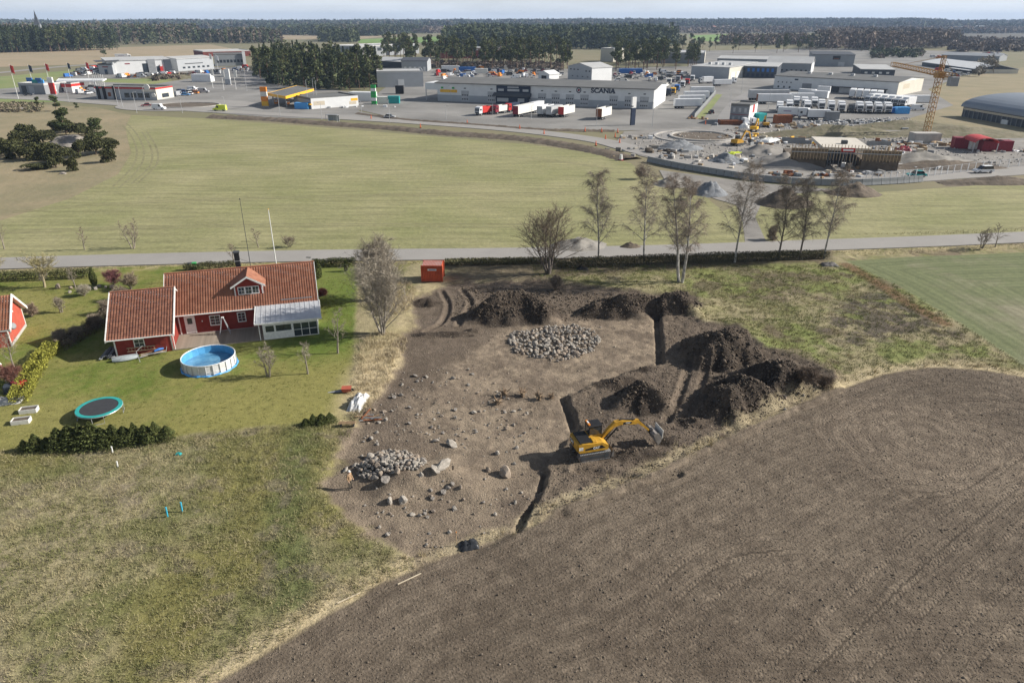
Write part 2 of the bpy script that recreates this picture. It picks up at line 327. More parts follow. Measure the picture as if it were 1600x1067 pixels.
def terrain_arrays(x, y):
    n1 = fbm(x, y, 3.0, 4, 51, .6); n2 = fbm(x, y, .7, 3, 61, .6); n3 = fbm(x, y, 11, 3, 71); n4 = fbm(x, y, 1.6, 4, 81, .65)
    S = zone_fields(x, y); e = (n4 - .5) * 1.6
    straw = C(.30, .26, .155); olive = C(.165, .165, .068); green = C(.14, .18, .05); mossy = C(.20, .175, .06)
    col = hsv_mix(straw, olive, smooth(.37, .62, n1 * .38 + n2 * .2 + n3 * .42))
    left = smooth(5, -5, x + 2)
    col = hsv_mix(C(0, 0, 0), C(1, 1, 1), np.zeros(len(x))) + col
    mg = (smooth(.54, .72, n3) * left * .55)[:, None]; col = col * (1 - mg) + mossy[None] * (.8 + .5 * n2[:, None]) * mg
    gb, _, _ = pathdist(x, y, [G(480, 664), G(455, 740), G(444, 830), G(452, 900), G(470, 950)]); gb = (smooth(2.4, .5, gb + (n4 - .5) * 3) * .75)[:, None]; col = col * (1 - gb) + C(.105, .125, .048)[None] * (.6 + .8 * n2[:, None]) * gb
    gb = (smooth(.58, .72, fbm(x, y, 2.0, 4, 151, .65)) * left * .6)[:, None]; col = col * (1 - gb) + C(.20, .165, .125)[None] * gb
    # right meadow: fresh green patches and brown stubs
    rg = (smooth(.46, .62, fbm(x, y, 5, 4, 91, .6)) * smooth(18, 26, x) * smooth(120, 100, y) * .85)[:, None]
    col = col * (1 - rg) + hsv_mix(C(.14, .185, .045), C(.215, .22, .085), n2) * rg
    br = (smooth(.54, .68, fbm(x, y, 4, 4, 95, .6)) * smooth(12, 22, x) * .7)[:, None]; col = col * (1 - br) + C(.15, .115, .085)[None] * br
    # lawn
    lw = smooth(-.3, .5, S['lawn'] + e * .4); lc = hsv_mix(C(.115, .155, .030), C(.225, .21, .070), smooth(.34, .66, n3 * .55 + n1 * .35 + n2 * .2 - .0 + .10 * smooth(75, 60, y)))
    east = smooth(-36, -28, x) * smooth(66, 80, y) * .6
    lc = lc * (1 - east[:, None]) + C(.105, .155, .03)[None] * east[:, None]
    col = col * (1 - lw[:, None]) + lc * lw[:, None]
    # crop field right of the meadow
    cw = smooth(-.3, .6, S['crop'] + e * .5); cc = hsv_mix(C(.150, .168, .085), C(.23, .215, .145), smooth(.4, .7, n3 * .6 + n1 * .4))
    col = col * (1 - cw[:, None]) + cc * cw[:, None]
    # burnt, weedy margin
    bw = (smooth(-2.5, 1.5, S['burnt'] + e * 2) * smooth(.38, .55, n4))[:, None] * .85; col = col * (1 - bw) + C(.10, .082, .07)[None] * bw
    d, _, _ = pathdist(x, y, [G(1322, 414), G(1380, 448), G(1412, 470), G(1475, 505)]); bw = (smooth(1.6, .4, d) * .8)[:, None]; col = col * (1 - bw) + C(.17, .10, .055)[None] * bw
    # dry straw margin along the field, the diggings and the road
    sf = -S['field']; dry = smooth(2.6, .6, sf + e * .7) * smooth(-.6, .1, sf + e * .2)
    dr, _, _ = pathdist(x, y, ROAD); dry = np.maximum(dry, smooth(6.5, 4.2, dr) * .55 * smooth(.35, .6, n4))
    dry = np.maximum(dry, smooth(2.6, .2, np.abs(S['dig'] + 1.0) + e) * .6 * smooth(-8, -2, -np.abs(x + 14)) * (y > 58))
    dry = np.maximum(dry, smooth(3.2, 1.0, np.hypot((x - G(590, 590).x) / 1.5, (y - G(590, 590).y) / 5.5) + e * .5))
    col = col * (1 - dry[:, None]) + (C(.47, .385, .235)[None] * (.75 + .5 * n2[:, None])) * dry[:, None]
    # diggings
    rag = (n1 - .5) * 3.2 * smooth(2, -6, x) * smooth(64, 56, y); sw = smooth(-.75, .55, S['dig'] + e * 1.2 + rag)
    light = hsv_mix(C(.19, .150, .112), C(.275, .220, .160), smooth(.35, .65, n1 * .5 + n2 * .5)); dark = hsv_mix(C(.048, .038, .030), C(.105, .083, .064), smooth(.35, .68, n4))
    mid = C(.145, .115, .088)[None] * (.8 + .4 * n2[:, None])
    fl = smooth(-2.2, 1.0, S['floor'] + (n1 - .5) * 3)
    soil = mid * (1 - fl[:, None]) + light * fl[:, None]
    ptch = (smooth(.52, .66, fbm(x, y, 2.2, 4, 131, .62)) * .55)[:, None]; soil = soil * (1 - ptch) + C(.115, .09, .068)[None] * ptch
    near = (smooth(62, 50, y) * smooth(8, 2, x) * smooth(.3, .6, n1 + .1))[:, None] * .75; soil = soil * (1 - near) + light * near
    dk = smooth(-.05, .35, S['raised'] + (n4 - .5) * .8) * (.10 + .9 * (n1 - .45))
    for (c, rx, ry, a, h, sh) in PEAKS[:26]:
        rr = np.hypot((x - c.x) / (rx * 1.08), (y - c.y) / (ry * 1.12)) + (n4 - .5) * .5; dk = np.maximum(dk, smooth(1.02, .82, rr))
    for rut in RUTS[:2]:
        dd, _, _ = pathdist(x, y, rut); dk = dk * (1 - .55 * smooth(1.1, .5, dd))
    strip = (smooth(1.6, .3, pathdist(x, y, [G(1046, 492), G(1058, 540), G(1062, 575), G(1048, 640)])[0] + (n4 - .5)) * .6)[:, None]; soil = soil * (1 - strip) + C(.19, .15, .112)[None] * (.8 + .4 * n2[:, None]) * strip
    dk = np.clip(dk, 0, 1); soil = soil * (1 - dk[:, None]) + dark * dk[:, None]
    # bare earth under the hedge north of the diggings
    hb = sdf(x, y, [tuple(v[:2]) for v in GP([(690, 412), (900, 400), (1300, 395), (1300, 408), (1000, 424), (860, 436), (700, 440)])])
    hw = (smooth(-.8, .8, hb + e) * .75)[:, None]; col = col * (1 - hw) + C(.10, .078, .058)[None] * (.7 + .6 * n2[:, None]) * hw
    col = col * (1 - sw[:, None]) + soil * sw[:, None]
    edge = smooth(.05, .35, sf + e * .25) * smooth(1.9, .9, sf + e * .8) * smooth(.22, .62, fbm(x, y, 2.2, 4, 141, .65)) * .8 * (y > 24)
    col = col * (1 - edge[:, None]) + (C(.40, .335, .215)[None] * (.7 + .6 * n2[:, None])) * edge[:, None]
    # ploughed field
    pw = smooth(-.25, .3, S['field'] + e * .35)
    pc = hsv_mix(C(.116, .092, .069), C(.182, .147, .110), smooth(.3, .7, n3 * .3 + n1 * .25 + n2 * .45))
    ringr = np.hypot((x - RING.x) / 1.0, (y - RING.y) / .9); pc = pc * (1 + .22 * smooth(6, 3, np.abs(ringr - 4.5))[:, None])
    rows = np.where(ringr < 9.5, ringr, S['field']) + (n3 - .5) * 2.2 + (n4 - .5) * .16
    trk = np.zeros(len(x)); ts = np.zeros(len(x)); tt = np.zeros(len(x))
    ip = np.nonzero(pw > 0)[0]; xp, yp = x[ip], y[ip]
    for t_ in TRACKS:
        tx = [p[0] for p in t_]; ty = [p[1] for p in t_]
        sub = np.nonzero((xp > min(tx) - 2) & (xp < max(tx) + 2) & (yp > min(ty) - 2) & (yp < max(ty) + 2))[0]
        if not len(sub): continue
        d, s, t = pathdist(xp[sub], yp[sub], t_[::2]); k = ip[sub]
        for off in (-.85, .85):
            m = smooth(.36, .26, np.abs(t - off)) * (d < 2); up = m > trk[k]; w = k[up]
            trk[w] = m[up]; ts[w] = s[up]; tt[w] = (t - off)[up]
    trk *= pw
    pc = pc * (1 + .10 * trk[:, None])
    col = col * (1 - pw[:, None]) + pc * pw[:, None]
    rough = np.clip(.35 + .25 * sw + .30 * dk * sw - .2 * lw - .2 * cw - .22 * fl * sw, .05, 1) * (1 - pw) + .5 * pw
    cropx = cw * (1 - pw)
    zone = np.zeros(len(x), np.int32)
    zone[S['lawn'] + e * .4 > .1] = 1; zone[S['crop'] + e * .5 > .15] = 2; zone[S['dig'] + e * 1.2 + rag > -.1] = 3; zone[S['field'] + e * .35 > 0] = 4
    rows = np.where(cw > .5, S['crop'], rows); return col.astype(np.float32), rough, pw, rows, trk, ts, tt, zone, cropx
def terrain_material():
    m = bpy.data.materials.new('terrain'); m.use_nodes = True; n, l = m.node_tree.nodes, m.node_tree.links; p = n["Principled BSDF"]
    p.inputs['Roughness'].default_value = .95; p.inputs['Specular IOR Level'].default_value = .12
    def N(t, **k):
        q = n.new(t)
        for a, b in k.items():
            if a in q.inputs: q.inputs[a].default_value = b
            else: setattr(q, a, b)
        return q
    def A(nm): q = n.new("ShaderNodeAttribute"); q.attribute_name = nm; return q
    def MA(op, a, b=None):
        q = n.new("ShaderNodeMath"); q.operation = op
        for i, v in enumerate((a, b)):
            if v is None: continue
            if isinstance(v, (int, float)): q.inputs[i].default_value = v
            else: l.new(v, q.inputs[i])
        return q.outputs[0]
    t = N("ShaderNodeTexCoord"); O = t.outputs['Object']
    z1 = N("ShaderNodeTexNoise", Scale=7.0, Detail=7.0, Roughness=.78); z2 = N("ShaderNodeTexNoise", Scale=1.1, Detail=5.0, Roughness=.6); vo = N("ShaderNodeTexVoronoi", Scale=5.5)
    for q in (z1, z2, vo): l.new(O, q.inputs['Vector'])
    tint = A('tint'); ro = A('rough').outputs['Fac']; plough = A('plough').outputs['Fac']
    f = MA('MULTIPLY', MA('ADD', MA('MULTIPLY', MA('SUBTRACT', z1.outputs['Fac'], .5), 1.9), 1.0), MA('ADD', MA('MULTIPLY', MA('SUBTRACT', z2.outputs['Fac'], .5), .7), 1.0))
    rowc = MA('MULTIPLY', MA('ADD', MA('SINE', MA('MULTIPLY', A('rows').outputs['Fac'], 16.0)), MA('SINE', MA('MULTIPLY', A('rows').outputs['Fac'], 3.7))), MA('MULTIPLY', plough, MA('MULTIPLY', z2.outputs['Fac'], .16)))
    cropc = MA('MULTIPLY', MA('ADD', MA('SINE', MA('MULTIPLY', A('rows').outputs['Fac'], 5.2)), MA('SINE', MA('MULTIPLY', A('rows').outputs['Fac'], 1.9))), MA('MULTIPLY', A('crop').outputs['Fac'], .075))
    f = MA('MULTIPLY', f, MA('ADD', MA('ADD', 1.0, rowc), cropc))
    vm = N("ShaderNodeVectorMath", operation='SCALE'); l.new(tint.outputs['Color'], vm.inputs[0]); l.new(f, vm.inputs['Scale']); l.new(vm.outputs[0], p.inputs['Base Color'])
    # relief: clods, rows of the harrow, tyre lugs
    rows = MA('SINE', MA('MULTIPLY', A('rows').outputs['Fac'], 16.0))
    lug = MA('MULTIPLY', MA('SINE', MA('MULTIPLY', MA('ADD', A('ts').outputs['Fac'], MA('MULTIPLY', MA('ABSOLUTE', A('tt').outputs['Fac']), .9)), 16.0)), A('track').outputs['Fac'])
    clod = MA('ADD', MA('MULTIPLY', z1.outputs['Fac'], 1.0), MA('MULTIPLY', vo.outputs['Distance'], -.5))
    h = MA('ADD', MA('MULTIPLY', clod, MA('MULTIPLY', ro, .17)), MA('MULTIPLY', plough, MA('MULTIPLY', MA('ADD', MA('MULTIPLY', rows, .25), MA('MULTIPLY', lug, .8)), .020)))
    h = MA('ADD', h, MA('MULTIPLY', A('track').outputs['Fac'], -.02))
    b = N("ShaderNodeBump", Strength=1.0, Distance=1.0); l.new(h, b.inputs['Height']); l.new(b.outputs['Normal'], p.inputs['Normal'])
    return m
M['terrain'] = terrain_material()
XS0, XS1, YS0, YS1 = -130, 130, 0, 136
def grid_cells(step, cond):
    nx = int(round((XS1 - XS0) / step)); ny = int(round((YS1 - YS0) / step))
    cx = XS0 + (np.arange(nx) + .5) * step; cy = YS0 + (np.arange(ny) + .5) * step
    ok = cond(*np.meshgrid(cx, cy)); return nx, ny, ok
def in_fan(cx, cy):  # the stretch of ground the photograph and a step beside it can see
    bx = np.floor(cx) + .5; by = np.floor(cy) + .5
    return (np.abs(bx) < .74 * by + 26) & (by > 22) & (by < 122)
HG = np.zeros((int((YS1 - YS0) / .2) + 2, int((XS1 - XS0) / .2) + 2))
def build_terrain():
    names = ['meadow', 'lawn', 'crop_field', 'excavated_ground', 'ploughed_field']
    acc = {k: [] for k in names}
    for step, cond in ((.2, in_fan), (1.0, lambda a, b: ~in_fan(a, b))):
        nx, ny, ok = grid_cells(step, cond)
        jj, ii = np.nonzero(ok); st = nx + 1
        quad = np.stack([jj * st + ii, jj * st + ii + 1, (jj + 1) * st + ii + 1, (jj + 1) * st + ii], 1)
        used, inv = np.unique(quad, return_inverse=True); quad = inv.reshape(quad.shape)
        x = XS0 + (used % st) * step; y = YS0 + (used // st) * step
        x = x.astype(np.float64); y = y.astype(np.float64)
        z = height(x, y); col, rough, pw, rows, trk, ts, tt, zone, cropx = terrain_arrays(x, y)
        z = z + pw * (fbm(x, y, .45, 2, 88) - .5) * .06
        z = z + (1 - pw) * (rough < .5) * (fbm(x, y, .5, 3, 99, .6) - .5) * .16 * (rough > .2)
        if step < .5: HG[used // st, used % st] = z
        zq = zone[quad[:, 0]]
        for k, nm in enumerate(names):
            q = quad[zq == k]
            if not len(q): continue
            u, iv = np.unique(q, return_inverse=True)
            me = np_mesh(nm, np.stack([x, y, z], 1)[u], iv.reshape(q.shape), M['terrain'], dict(tint=col[u], rough=rough[u], plough=pw[u], rows=rows[u], track=trk[u], ts=ts[u], tt=tt[u], crop=cropx[u]), True)
            acc[nm].append(me)
    for nm in names:
        o = link(nm, acc[nm][0], kind='structure')
        if len(acc[nm]) > 1: link(nm + '_margin', acc[nm][1], kind='structure')
build_terrain()
def hzs(xs, ys):
    x = np.clip((np.asarray(xs, float) - XS0) / .2, 0, HG.shape[1] - 2.001); y = np.clip((np.asarray(ys, float) - YS0) / .2, 0, HG.shape[0] - 2.001)
    i = x.astype(int); j = y.astype(int); fx = x - i; fy = y - j
    return (HG[j, i] * (1 - fx) + HG[j, i + 1] * fx) * (1 - fy) + (HG[j + 1, i] * (1 - fx) + HG[j + 1, i + 1] * fx) * fy
def hz(x, y): return float(hzs([x], [y])[0])
def GZ(px, py):
    """point on the shaped ground seen at a place of the photo"""
    p = G(px, py)
    for _ in range(4): p = G(px, py, hz(p.x, p.y))
    return p
# ================================================================ WIDE GROUND: sheets from the road to the horizon
defm('far_ground', (.23, .195, .12), .95, scale=.02, col2=(.16, .16, .085), detail=8)
defm('dry_meadow', (.31, .25, .155), .95, scale=.06, col2=(.21, .19, .11), detail=8, bump=.25, bscale=.5)
def tan_field():
    m = mat('spring_field', (.21, .215, .09), .95, scale=.035, col2=(.305, .28, .15), detail=9, bump=.12, bscale=1.2); n, l = m.node_tree.nodes, m.node_tree.links
    p = n["Principled BSDF"]; rl = p.inputs['Base Color'].links[0].from_socket; t = n.new("ShaderNodeTexCoord"); mp_ = n.new("ShaderNodeMapping"); mp_.inputs['Rotation'].default_value = (0, 0, R(-8)); mp_.inputs['Scale'].default_value = (.07, .6, 1)
    z = n.new("ShaderNodeTexNoise"); z.inputs['Scale'].default_value = 1.0; z.inputs['Detail'].default_value = 6; l.new(t.outputs['Object'], mp_.inputs[0]); l.new(mp_.outputs[0], z.inputs['Vector'])
    z2 = n.new("ShaderNodeTexNoise"); z2.inputs['Scale'].default_value = .8; z2.inputs['Detail'].default_value = 6; z2.inputs['Roughness'].default_value = .75; l.new(t.outputs['Object'], z2.inputs['Vector'])
    a = n.new("ShaderNodeMath"); a.operation = 'ADD'; l.new(z.outputs['Fac'], a.inputs[0]); l.new(z2.outputs['Fac'], a.inputs[1])
    mr = n.new("ShaderNodeMapRange"); mr.inputs['From Min'].default_value = .6; mr.inputs['From Max'].default_value = 1.4; mr.inputs['To Min'].default_value = .60; mr.inputs['To Max'].default_value = 1.36; l.new(a.outputs[0], mr.inputs[0])
    v = n.new("ShaderNodeVectorMath"); v.operation = 'SCALE'; l.new(rl, v.inputs[0]); l.new(mr.outputs[0], v.inputs['Scale']); l.new(v.outputs[0], p.inputs['Base Color']); return m
M['spring_field'] = tan_field()
defm('green_field', (.16, .22, .07), .95, scale=.03, col2=(.27, .27, .12), detail=8); defm('bank_soil', (.13, .105, .08), .95, scale=.4, var=.35, bump=.2, bscale=1.2)
defm('yard', (.225, .217, .203), .92, scale=.035, var=.28, bump=.01, bscale=4, detail=9); defm('road_grey', (.30, .285, .265), .9, scale=.12, var=.07, bump=.006, bscale=25); defm('site_gravel', (.245, .23, .21), .95, scale=.12, var=.28, bump=.12, bscale=1.0, detail=8)
# the wide ground: a ring of quads around the near ground, flat out to the horizon
def wide_ground():
    xs = [-9000, -4000, -1500, -600, -300, XS0, 0, XS1, 300, 600, 1500, 4000, 9000]; ys = [-600, -300, YS0, YS1, 300, 600, 1200, 2500, 5000, 9000]
    vs = [(x, y, 0) for y in ys for x in xs]; fs = []; n = len(xs)
    for j in range(len(ys) - 1):
        for i in range(n - 1):
            if XS0 <= xs[i] < XS1 and YS0 <= ys[j] < YS1: continue
            fs.append((j * n + i, j * n + i + 1, (j + 1) * n + i + 1, (j + 1) * n + i))
    me = bpy.data.meshes.new('ground'); me.from_pydata(vs, [], fs); me.materials.append(M['far_ground']); link('ground', me, None, (0, 0, -.06), kind='structure')
wide_ground()
ribbon('country_road', ROAD, 6.0, .05, 'road_grey', .2)
FIELD = [(-560, 440), (-300, 425), (0, 406), (300, 398), (800, 389.5), (1130, 381), (1600, 365), (1700, 361), (1750, 300), (1600, 282), (1500, 292), (1380, 300), (1330, 306), (1200, 300), (1130, 330), (1105, 310), (1080, 292), (1030, 278), (1005, 270), (985, 255), (930, 240), (830, 226), (700, 215), (500, 199), (330, 186), (205, 180), (196, 200), (205, 240), (185, 272), (110, 310), (0, 345), (-300, 400)]
sheet('spring_field', GP(FIELD), .0, 'spring_field')
sheet('dry_meadow', GP([(-900, 455), (-300, 425), (-300, 400), (0, 345), (110, 310), (185, 272), (205, 240), (196, 200), (205, 180), (150, 168), (0, 160), (-400, 150), (-1500, 160)]), -.02, 'dry_meadow')
sheet('dry_hill', GP([(1440, 170), (1440, 150), (1500, 120), (1640, 100), (2000, 95), (2300, 190), (1650, 215), (1500, 200), (1380, 195)]), .0, 'dry_meadow')
sheet('dry_field', GP([(-300, 82), (0, 80), (330, 70), (370, 78), (320, 92), (160, 100), (0, 105), (-300, 112)]), .0, mat('stubble', (.36, .28, .185), .95, scale=.02, col2=(.29, .24, .15)))
sheet('grass_strip', GP([(-300, 128), (0, 120), (140, 108), (300, 105), (330, 112), (260, 126), (330, 135), (300, 147), (100, 160), (-300, 160)]), -.005, 'green_field')
for q, m_ in (([(395, 55), (430, 45), (640, 44), (660, 52), (560, 62), (420, 62)], 'stubble'), ([(560, 62), (700, 57), (705, 67), (560, 68)], 'gf'), ([(1075, 56), (1130, 54), (1210, 57), (1200, 68), (1090, 64)], 'gf'), ([(955, 51), (1000, 50), (1000, 58), (960, 58)], 'stubble'), ([(1420, 48), (1650, 46), (1700, 70), (1420, 66)], 'heath'), ([(655, 44), (750, 43.5), (760, 48), (670, 49)], 'stubble')):
    sheet('distant_field', GP(q), .04, {'stubble': MATS['stubble'], 'gf': mat('fresh_field', (.17, .27, .07), .95, scale=.01), 'heath': mat('heath', (.11, .10, .08), .95, scale=.01)}[m_])
# industrial yards, lots and streets (each sheet a few centimetres above the one below)
sheet('industrial_yard', GP([(560, 172), (598, 140), (640, 112), (760, 100), (880, 108), (1075, 104), (1090, 80), (1300, 76), (1560, 82), (1520, 112), (1450, 140), (1490, 165), (1385, 196), (1300, 203), (1180, 200), (1000, 204), (900, 206), (640, 190)]), .04, 'yard')
sheet('service_lot', GP([(330, 118), (395, 112), (420, 130), (600, 150), (560, 174), (640, 190), (420, 184), (280, 172), (140, 160), (30, 152), (-60, 150), (-60, 144), (140, 128), (240, 132)]), .03, 'yard')
sheet('dealer_lot', GP([(90, 122), (140, 108), (300, 106), (390, 104), (392, 118), (300, 120), (200, 124)]), .045, 'yard')
sheet('construction_ground', GP([(975, 206), (1140, 196), (1300, 202), (1385, 196), (1650, 214), (1650, 264), (1500, 272), (1330, 282), (1180, 276), (1080, 262), (1000, 244), (960, 226)]), .06, 'site_gravel')
sheet('gravel_track', GP([(1030, 266), (1180, 286), (1300, 296), (1230, 305), (1190, 318), (1180, 340), (1200, 384), (1165, 386), (1160, 345), (1150, 320), (1120, 312), (1085, 298), (1040, 284)]), .03, 'site_gravel')
UP = spline([G(*p) for p in [(-420, 158), (-100, 152), (60, 155), (170, 162), (300, 172), (420, 178.5), (560, 186), (700, 195), (820, 205), (930, 219), (1000, 236), (1090, 254), (1190, 270), (1280, 277), (1400, 279), (1500, 273), (1620, 266), (1900, 250)]], 8)
ribbon('main_road', UP, 8.5, .10, 'road_grey', .3)
ribbon('side_road', spline([G(*p) for p in [(1122, 215), (1128, 200), (1146, 170), (1164, 152), (1200, 141), (1280, 134)]], 6), [7.5] * 99, .075, mat('street', (.26, .25, .24), .9, scale=.1, var=.08))
ribbon('highway', spline([G(*p) for p in [(-500, 142), (-100, 122), (0, 114), (80, 106), (160, 100), (300, 92)]], 6), 9, .06, 'road_grey')
ribbon('grove_street', spline([G(*p) for p in [(300, 142), (340, 138), (400, 128), (392, 118), (372, 108)]], 6), 12, .055, mat('street'  , (.26, .25, .24)))

# wheel lines worn into the spring field
M['wheel_line'] = mat('wheel_line', (.225, .208, .112), .95, scale=.5, var=.25)
for q in [[(176, 292), (206, 262), (214, 238), (206, 214), (192, 196)], [(186, 294), (218, 262), (225, 236), (214, 210), (198, 193)], [(205, 288), (235, 258), (236, 232), (222, 206)], [(214, 288), (245, 256), (244, 230), (229, 205)], [(0, 361), (300, 352), (620, 350), (900, 352)], [(0, 364.5), (300, 355.5), (620, 353.5), (900, 355.5)], [(20, 330), (200, 316), (520, 306), (830, 302), (990, 300)], [(20, 332.5), (200, 318.5), (520, 308.5), (830, 304.5), (990, 302.5)], [(230, 228), (500, 226), (800, 244), (960, 264)], [(230, 229.5), (500, 227.5), (800, 245.5), (960, 265.5)]]:
    ribbon('wheel_line', spline([G(*p) for p in q], 10), .5, .012, 'wheel_line')
# ================================================================ PLANTS
def rot_to(d):
    d = Vector(d).normalized(); a = d.cross(Vector((0, 0, 1)) if abs(d.z) < .95 else Vector((1, 0, 0))).normalized(); return a, d.cross(a)
TINT = tint_mat('foliage_tint')
def bare_tree(seed, h, spread, trunk_r, n1=16, n2=5, ntw=9, low=.25, stems=1, twig=.6, up=.55, twcol=(.13, .095, .07), barkcol=(.14, .12, .105), white=0.0, droop=0.0, sides=5, tww=.014):
    """leafless tree: (bark mesh, twig mesh); every branch is a tapered tube, every fine twig a sliver"""
    r = random.Random(seed); mb = MB(); TV = []; cols = []
    def tw(p, d, L):
        a, b = rot_to(d); t = r.random() * 6.28; s = (a * math.cos(t) + b * math.sin(t)) * tww; e = p + d * L + Vector((0, 0, -droop * L * .5))
        TV.append((p - s, p + s, e)); c = r.uniform(.7, 1.35); cols.append((twcol[0] * c, twcol[1] * c, twcol[2] * c))
    def branch(p, d, L, rad, lev, nseg=4):
        pts = [p.copy()]; q = p.copy(); dd = d.normalized()
        for i in range(nseg):
            dd = (dd + Vector((r.gauss(0, .13), r.gauss(0, .13), r.gauss(0, .1) + (.10 * up if lev < 2 else -droop * .25)))).normalized(); q = q + dd * (L / nseg); pts.append(q.copy())
        mb.tube(pts, [rad * (1 - .8 * i / nseg) for i in range(nseg + 1)], sides if lev == 0 else (4 if lev == 1 else 3), 0, False)
        return pts
    def along(pts, t):
        k = min(int(t * (len(pts) - 1)), len(pts) - 2); f = t * (len(pts) - 1) - k; return pts[k].lerp(pts[k + 1], f), (pts[k + 1] - pts[k]).normalized()
    for s_ in range(stems):
        a0 = 6.28 * s_ / max(stems, 1) + r.random(); lean = (0.03 if stems == 1 else r.uniform(.12, .38))
        hh = h * (1 if s_ == 0 else r.uniform(.7, .98)); d0 = Vector((math.cos(a0) * lean, math.sin(a0) * lean, 1)); base = Vector((math.cos(a0), math.sin(a0), 0)) * (trunk_r * (1.1 if stems > 1 else 0))
        tp = [base]; q = base.copy(); dd = d0.normalized()
        for i in range(8):
            dd = (dd + Vector((r.gauss(0, .035), r.gauss(0, .035), .05))).normalized(); q = q + dd * hh / 8; tp.append(q.copy())
        mb.tube(tp, [max(trunk_r * (1 - .93 * i / 8), .012) for i in range(9)], 7, 0, False)
        for i in range(n1):
            t = low + (1 - low) * ((i + r.random()) / n1) * .97; p, d = along(tp, t); az = i * 2.4 + r.uniform(-.5, .5)
            L = spread * (1.15 - .75 * (t - low) / (1 - low)) * r.uniform(.7, 1.15); el = r.uniform(.25, .75) + up * .5
            bd = Vector((math.cos(az) * math.cos(el), math.sin(az) * math.cos(el), math.sin(el))); bp = branch(p, bd, L, trunk_r * .34 * (1.15 - t), 1)
            for j in range(n2):
                p2, d2 = along(bp, .25 + .75 * (j + r.random()) / n2); sd_ = Vector((r.gauss(0, 1), r.gauss(0, 1), r.gauss(.15, .6))).normalized()
                L2 = L * r.uniform(.22, .48); b2 = branch(p2, (d2 + sd_ * .8).normalized(), L2, .022, 2, 3)
                for k in range(ntw):
                    p3, d3 = along(b2, r.random()); w = Vector((r.gauss(0, 1), r.gauss(0, 1), r.gauss(.1 - droop, .7))).normalized(); tw(p3, (d3 * .8 + w).normalized(), twig * r.uniform(.5, 1.2))
            for k in range(ntw // 2):
                p3, d3 = along(bp, r.uniform(.4, 1)); w = Vector((r.gauss(0, 1), r.gauss(0, 1), r.gauss(0, .7))).normalized(); tw(p3, (d3 + w).normalized(), twig * r.uniform(.5, 1.2))
    bk = mat('birch_bark', (.55, .53, .49), .85, scale=1.6, col2=(.10, .09, .08), detail=8) if white else mat('bark_%d_%d' % (int(barkcol[0] * 100), int(barkcol[2] * 100)), barkcol, .95, var=.3, scale=2)
    me = mb.mesh('branches', bk)
    V = np.array(TV, np.float32).reshape(-1, 3); Fc = np.arange(len(V)).reshape(-1, 3); ct = np.repeat(np.array(cols, np.float32), 3, 0)
    return me, np_mesh('twigs', V, Fc, TINT, dict(tint=ct))
def plant(name, label, cat, loc, meshes, names=('trunk', 'crown'), rotz=0, group=None, scale=None):
    r_ = thing(name, label, cat, loc, rotz, group, scale)
    for n_, m_ in zip(names, meshes): link(n_, m_, r_)
    return r_
def leaf_cloud(seed, fn, n, size, col, cvar=.3, colf=None, tri=True, flat=.0):
    """n leaf-sized triangles; fn(rng, n) -> centres and outward directions"""
    g = np.random.default_rng(seed); c, out = fn(g, n); a = g.normal(size=(n, 3)); b = g.normal(size=(n, 3)); a += out * .0; b[:, 2] *= (1 - flat); a[:, 2] *= (1 - flat)
    a /= np.linalg.norm(a, axis=1)[:, None] + 1e-9; b /= np.linalg.norm(b, axis=1)[:, None] + 1e-9; s = size * g.uniform(.55, 1.4, n)[:, None]
    V = np.stack([c - a * s * .5 - b * s * .2, c + a * s * .5 - b * s * .2, c + b * s * .65], 1).reshape(-1, 3)
    cl = np.asarray(col)[None] * g.uniform(1 - cvar, 1 + cvar, n)[:, None]
    if colf is not None: cl = colf(g, c, cl)
    return V, np.repeat(cl, 3, 0)
def conifer(seed, h, r, kind, n, col, size):
    g0 = random.Random(seed); lobes = [(g0.uniform(.34, .95), g0.uniform(0, 6.28), g0.uniform(.3, .75)) for _ in range(11)]
    def pine(g, n):
        k = g.integers(0, len(lobes), n); L = np.array(lobes)[k]; t = L[:, 0]; R0 = r * np.clip(1.18 - (t - .35) * 1.15, .25, 1) * L[:, 2]
        d = g.normal(size=(n, 3)); d /= np.linalg.norm(d, axis=1)[:, None]; rad = g.uniform(.55, 1, n)[:, None]
        c = np.stack([np.cos(L[:, 1]) * R0, np.sin(L[:, 1]) * R0, t * h], 1) + d * rad * np.array([r * .48, r * .48, r * .42]); c[:, 2] = np.minimum(c[:, 2], h); return c, d
    def spruce(g, n):
        t = g.uniform(.06, 1, n) ** .85; az = g.uniform(0, 6.28, n); ring = .82 + .18 * np.cos(t * 40); rr = r * (1 - t) ** .85 * g.uniform(.45, 1.05, n) * ring * (1 + .2 * np.cos(az * 3 + seed))
        d = np.stack([np.cos(az), np.sin(az), np.full(n, .2)], 1); return np.stack([np.cos(az) * rr, np.sin(az) * rr, t * h - rr * .15], 1), d
    V, cl = leaf_cloud(seed, pine if kind == 'pine' else spruce, n, size, col, .35)
    me = np_mesh('crown', V, np.arange(len(V)).reshape(-1, 3), TINT, dict(tint=cl.astype(np.float32)))
    mb = MB(); top = h * (.9 if kind == 'pine' else .8); mb.tube([(0, 0, -.3), (g0.uniform(-.15, .15), g0.uniform(-.15, .15), h * .5), (g0.uniform(-.2, .2), 0, top)], [h * .014, h * .011, h * .003], 5, 0, False)
    if kind == 'pine':
        for t, az, q in lobes[:7]: mb.tube([(0, 0, t * h - .6), (math.cos(az) * r * q, math.sin(az) * r * q, t * h)], [.09, .03], 3, 0, False)
    return mb.mesh('trunk', mat('pine_bark', (.19, .11, .07), .95, scale=1, col2=(.10, .075, .06)) if kind == 'pine' else M['bark']), me
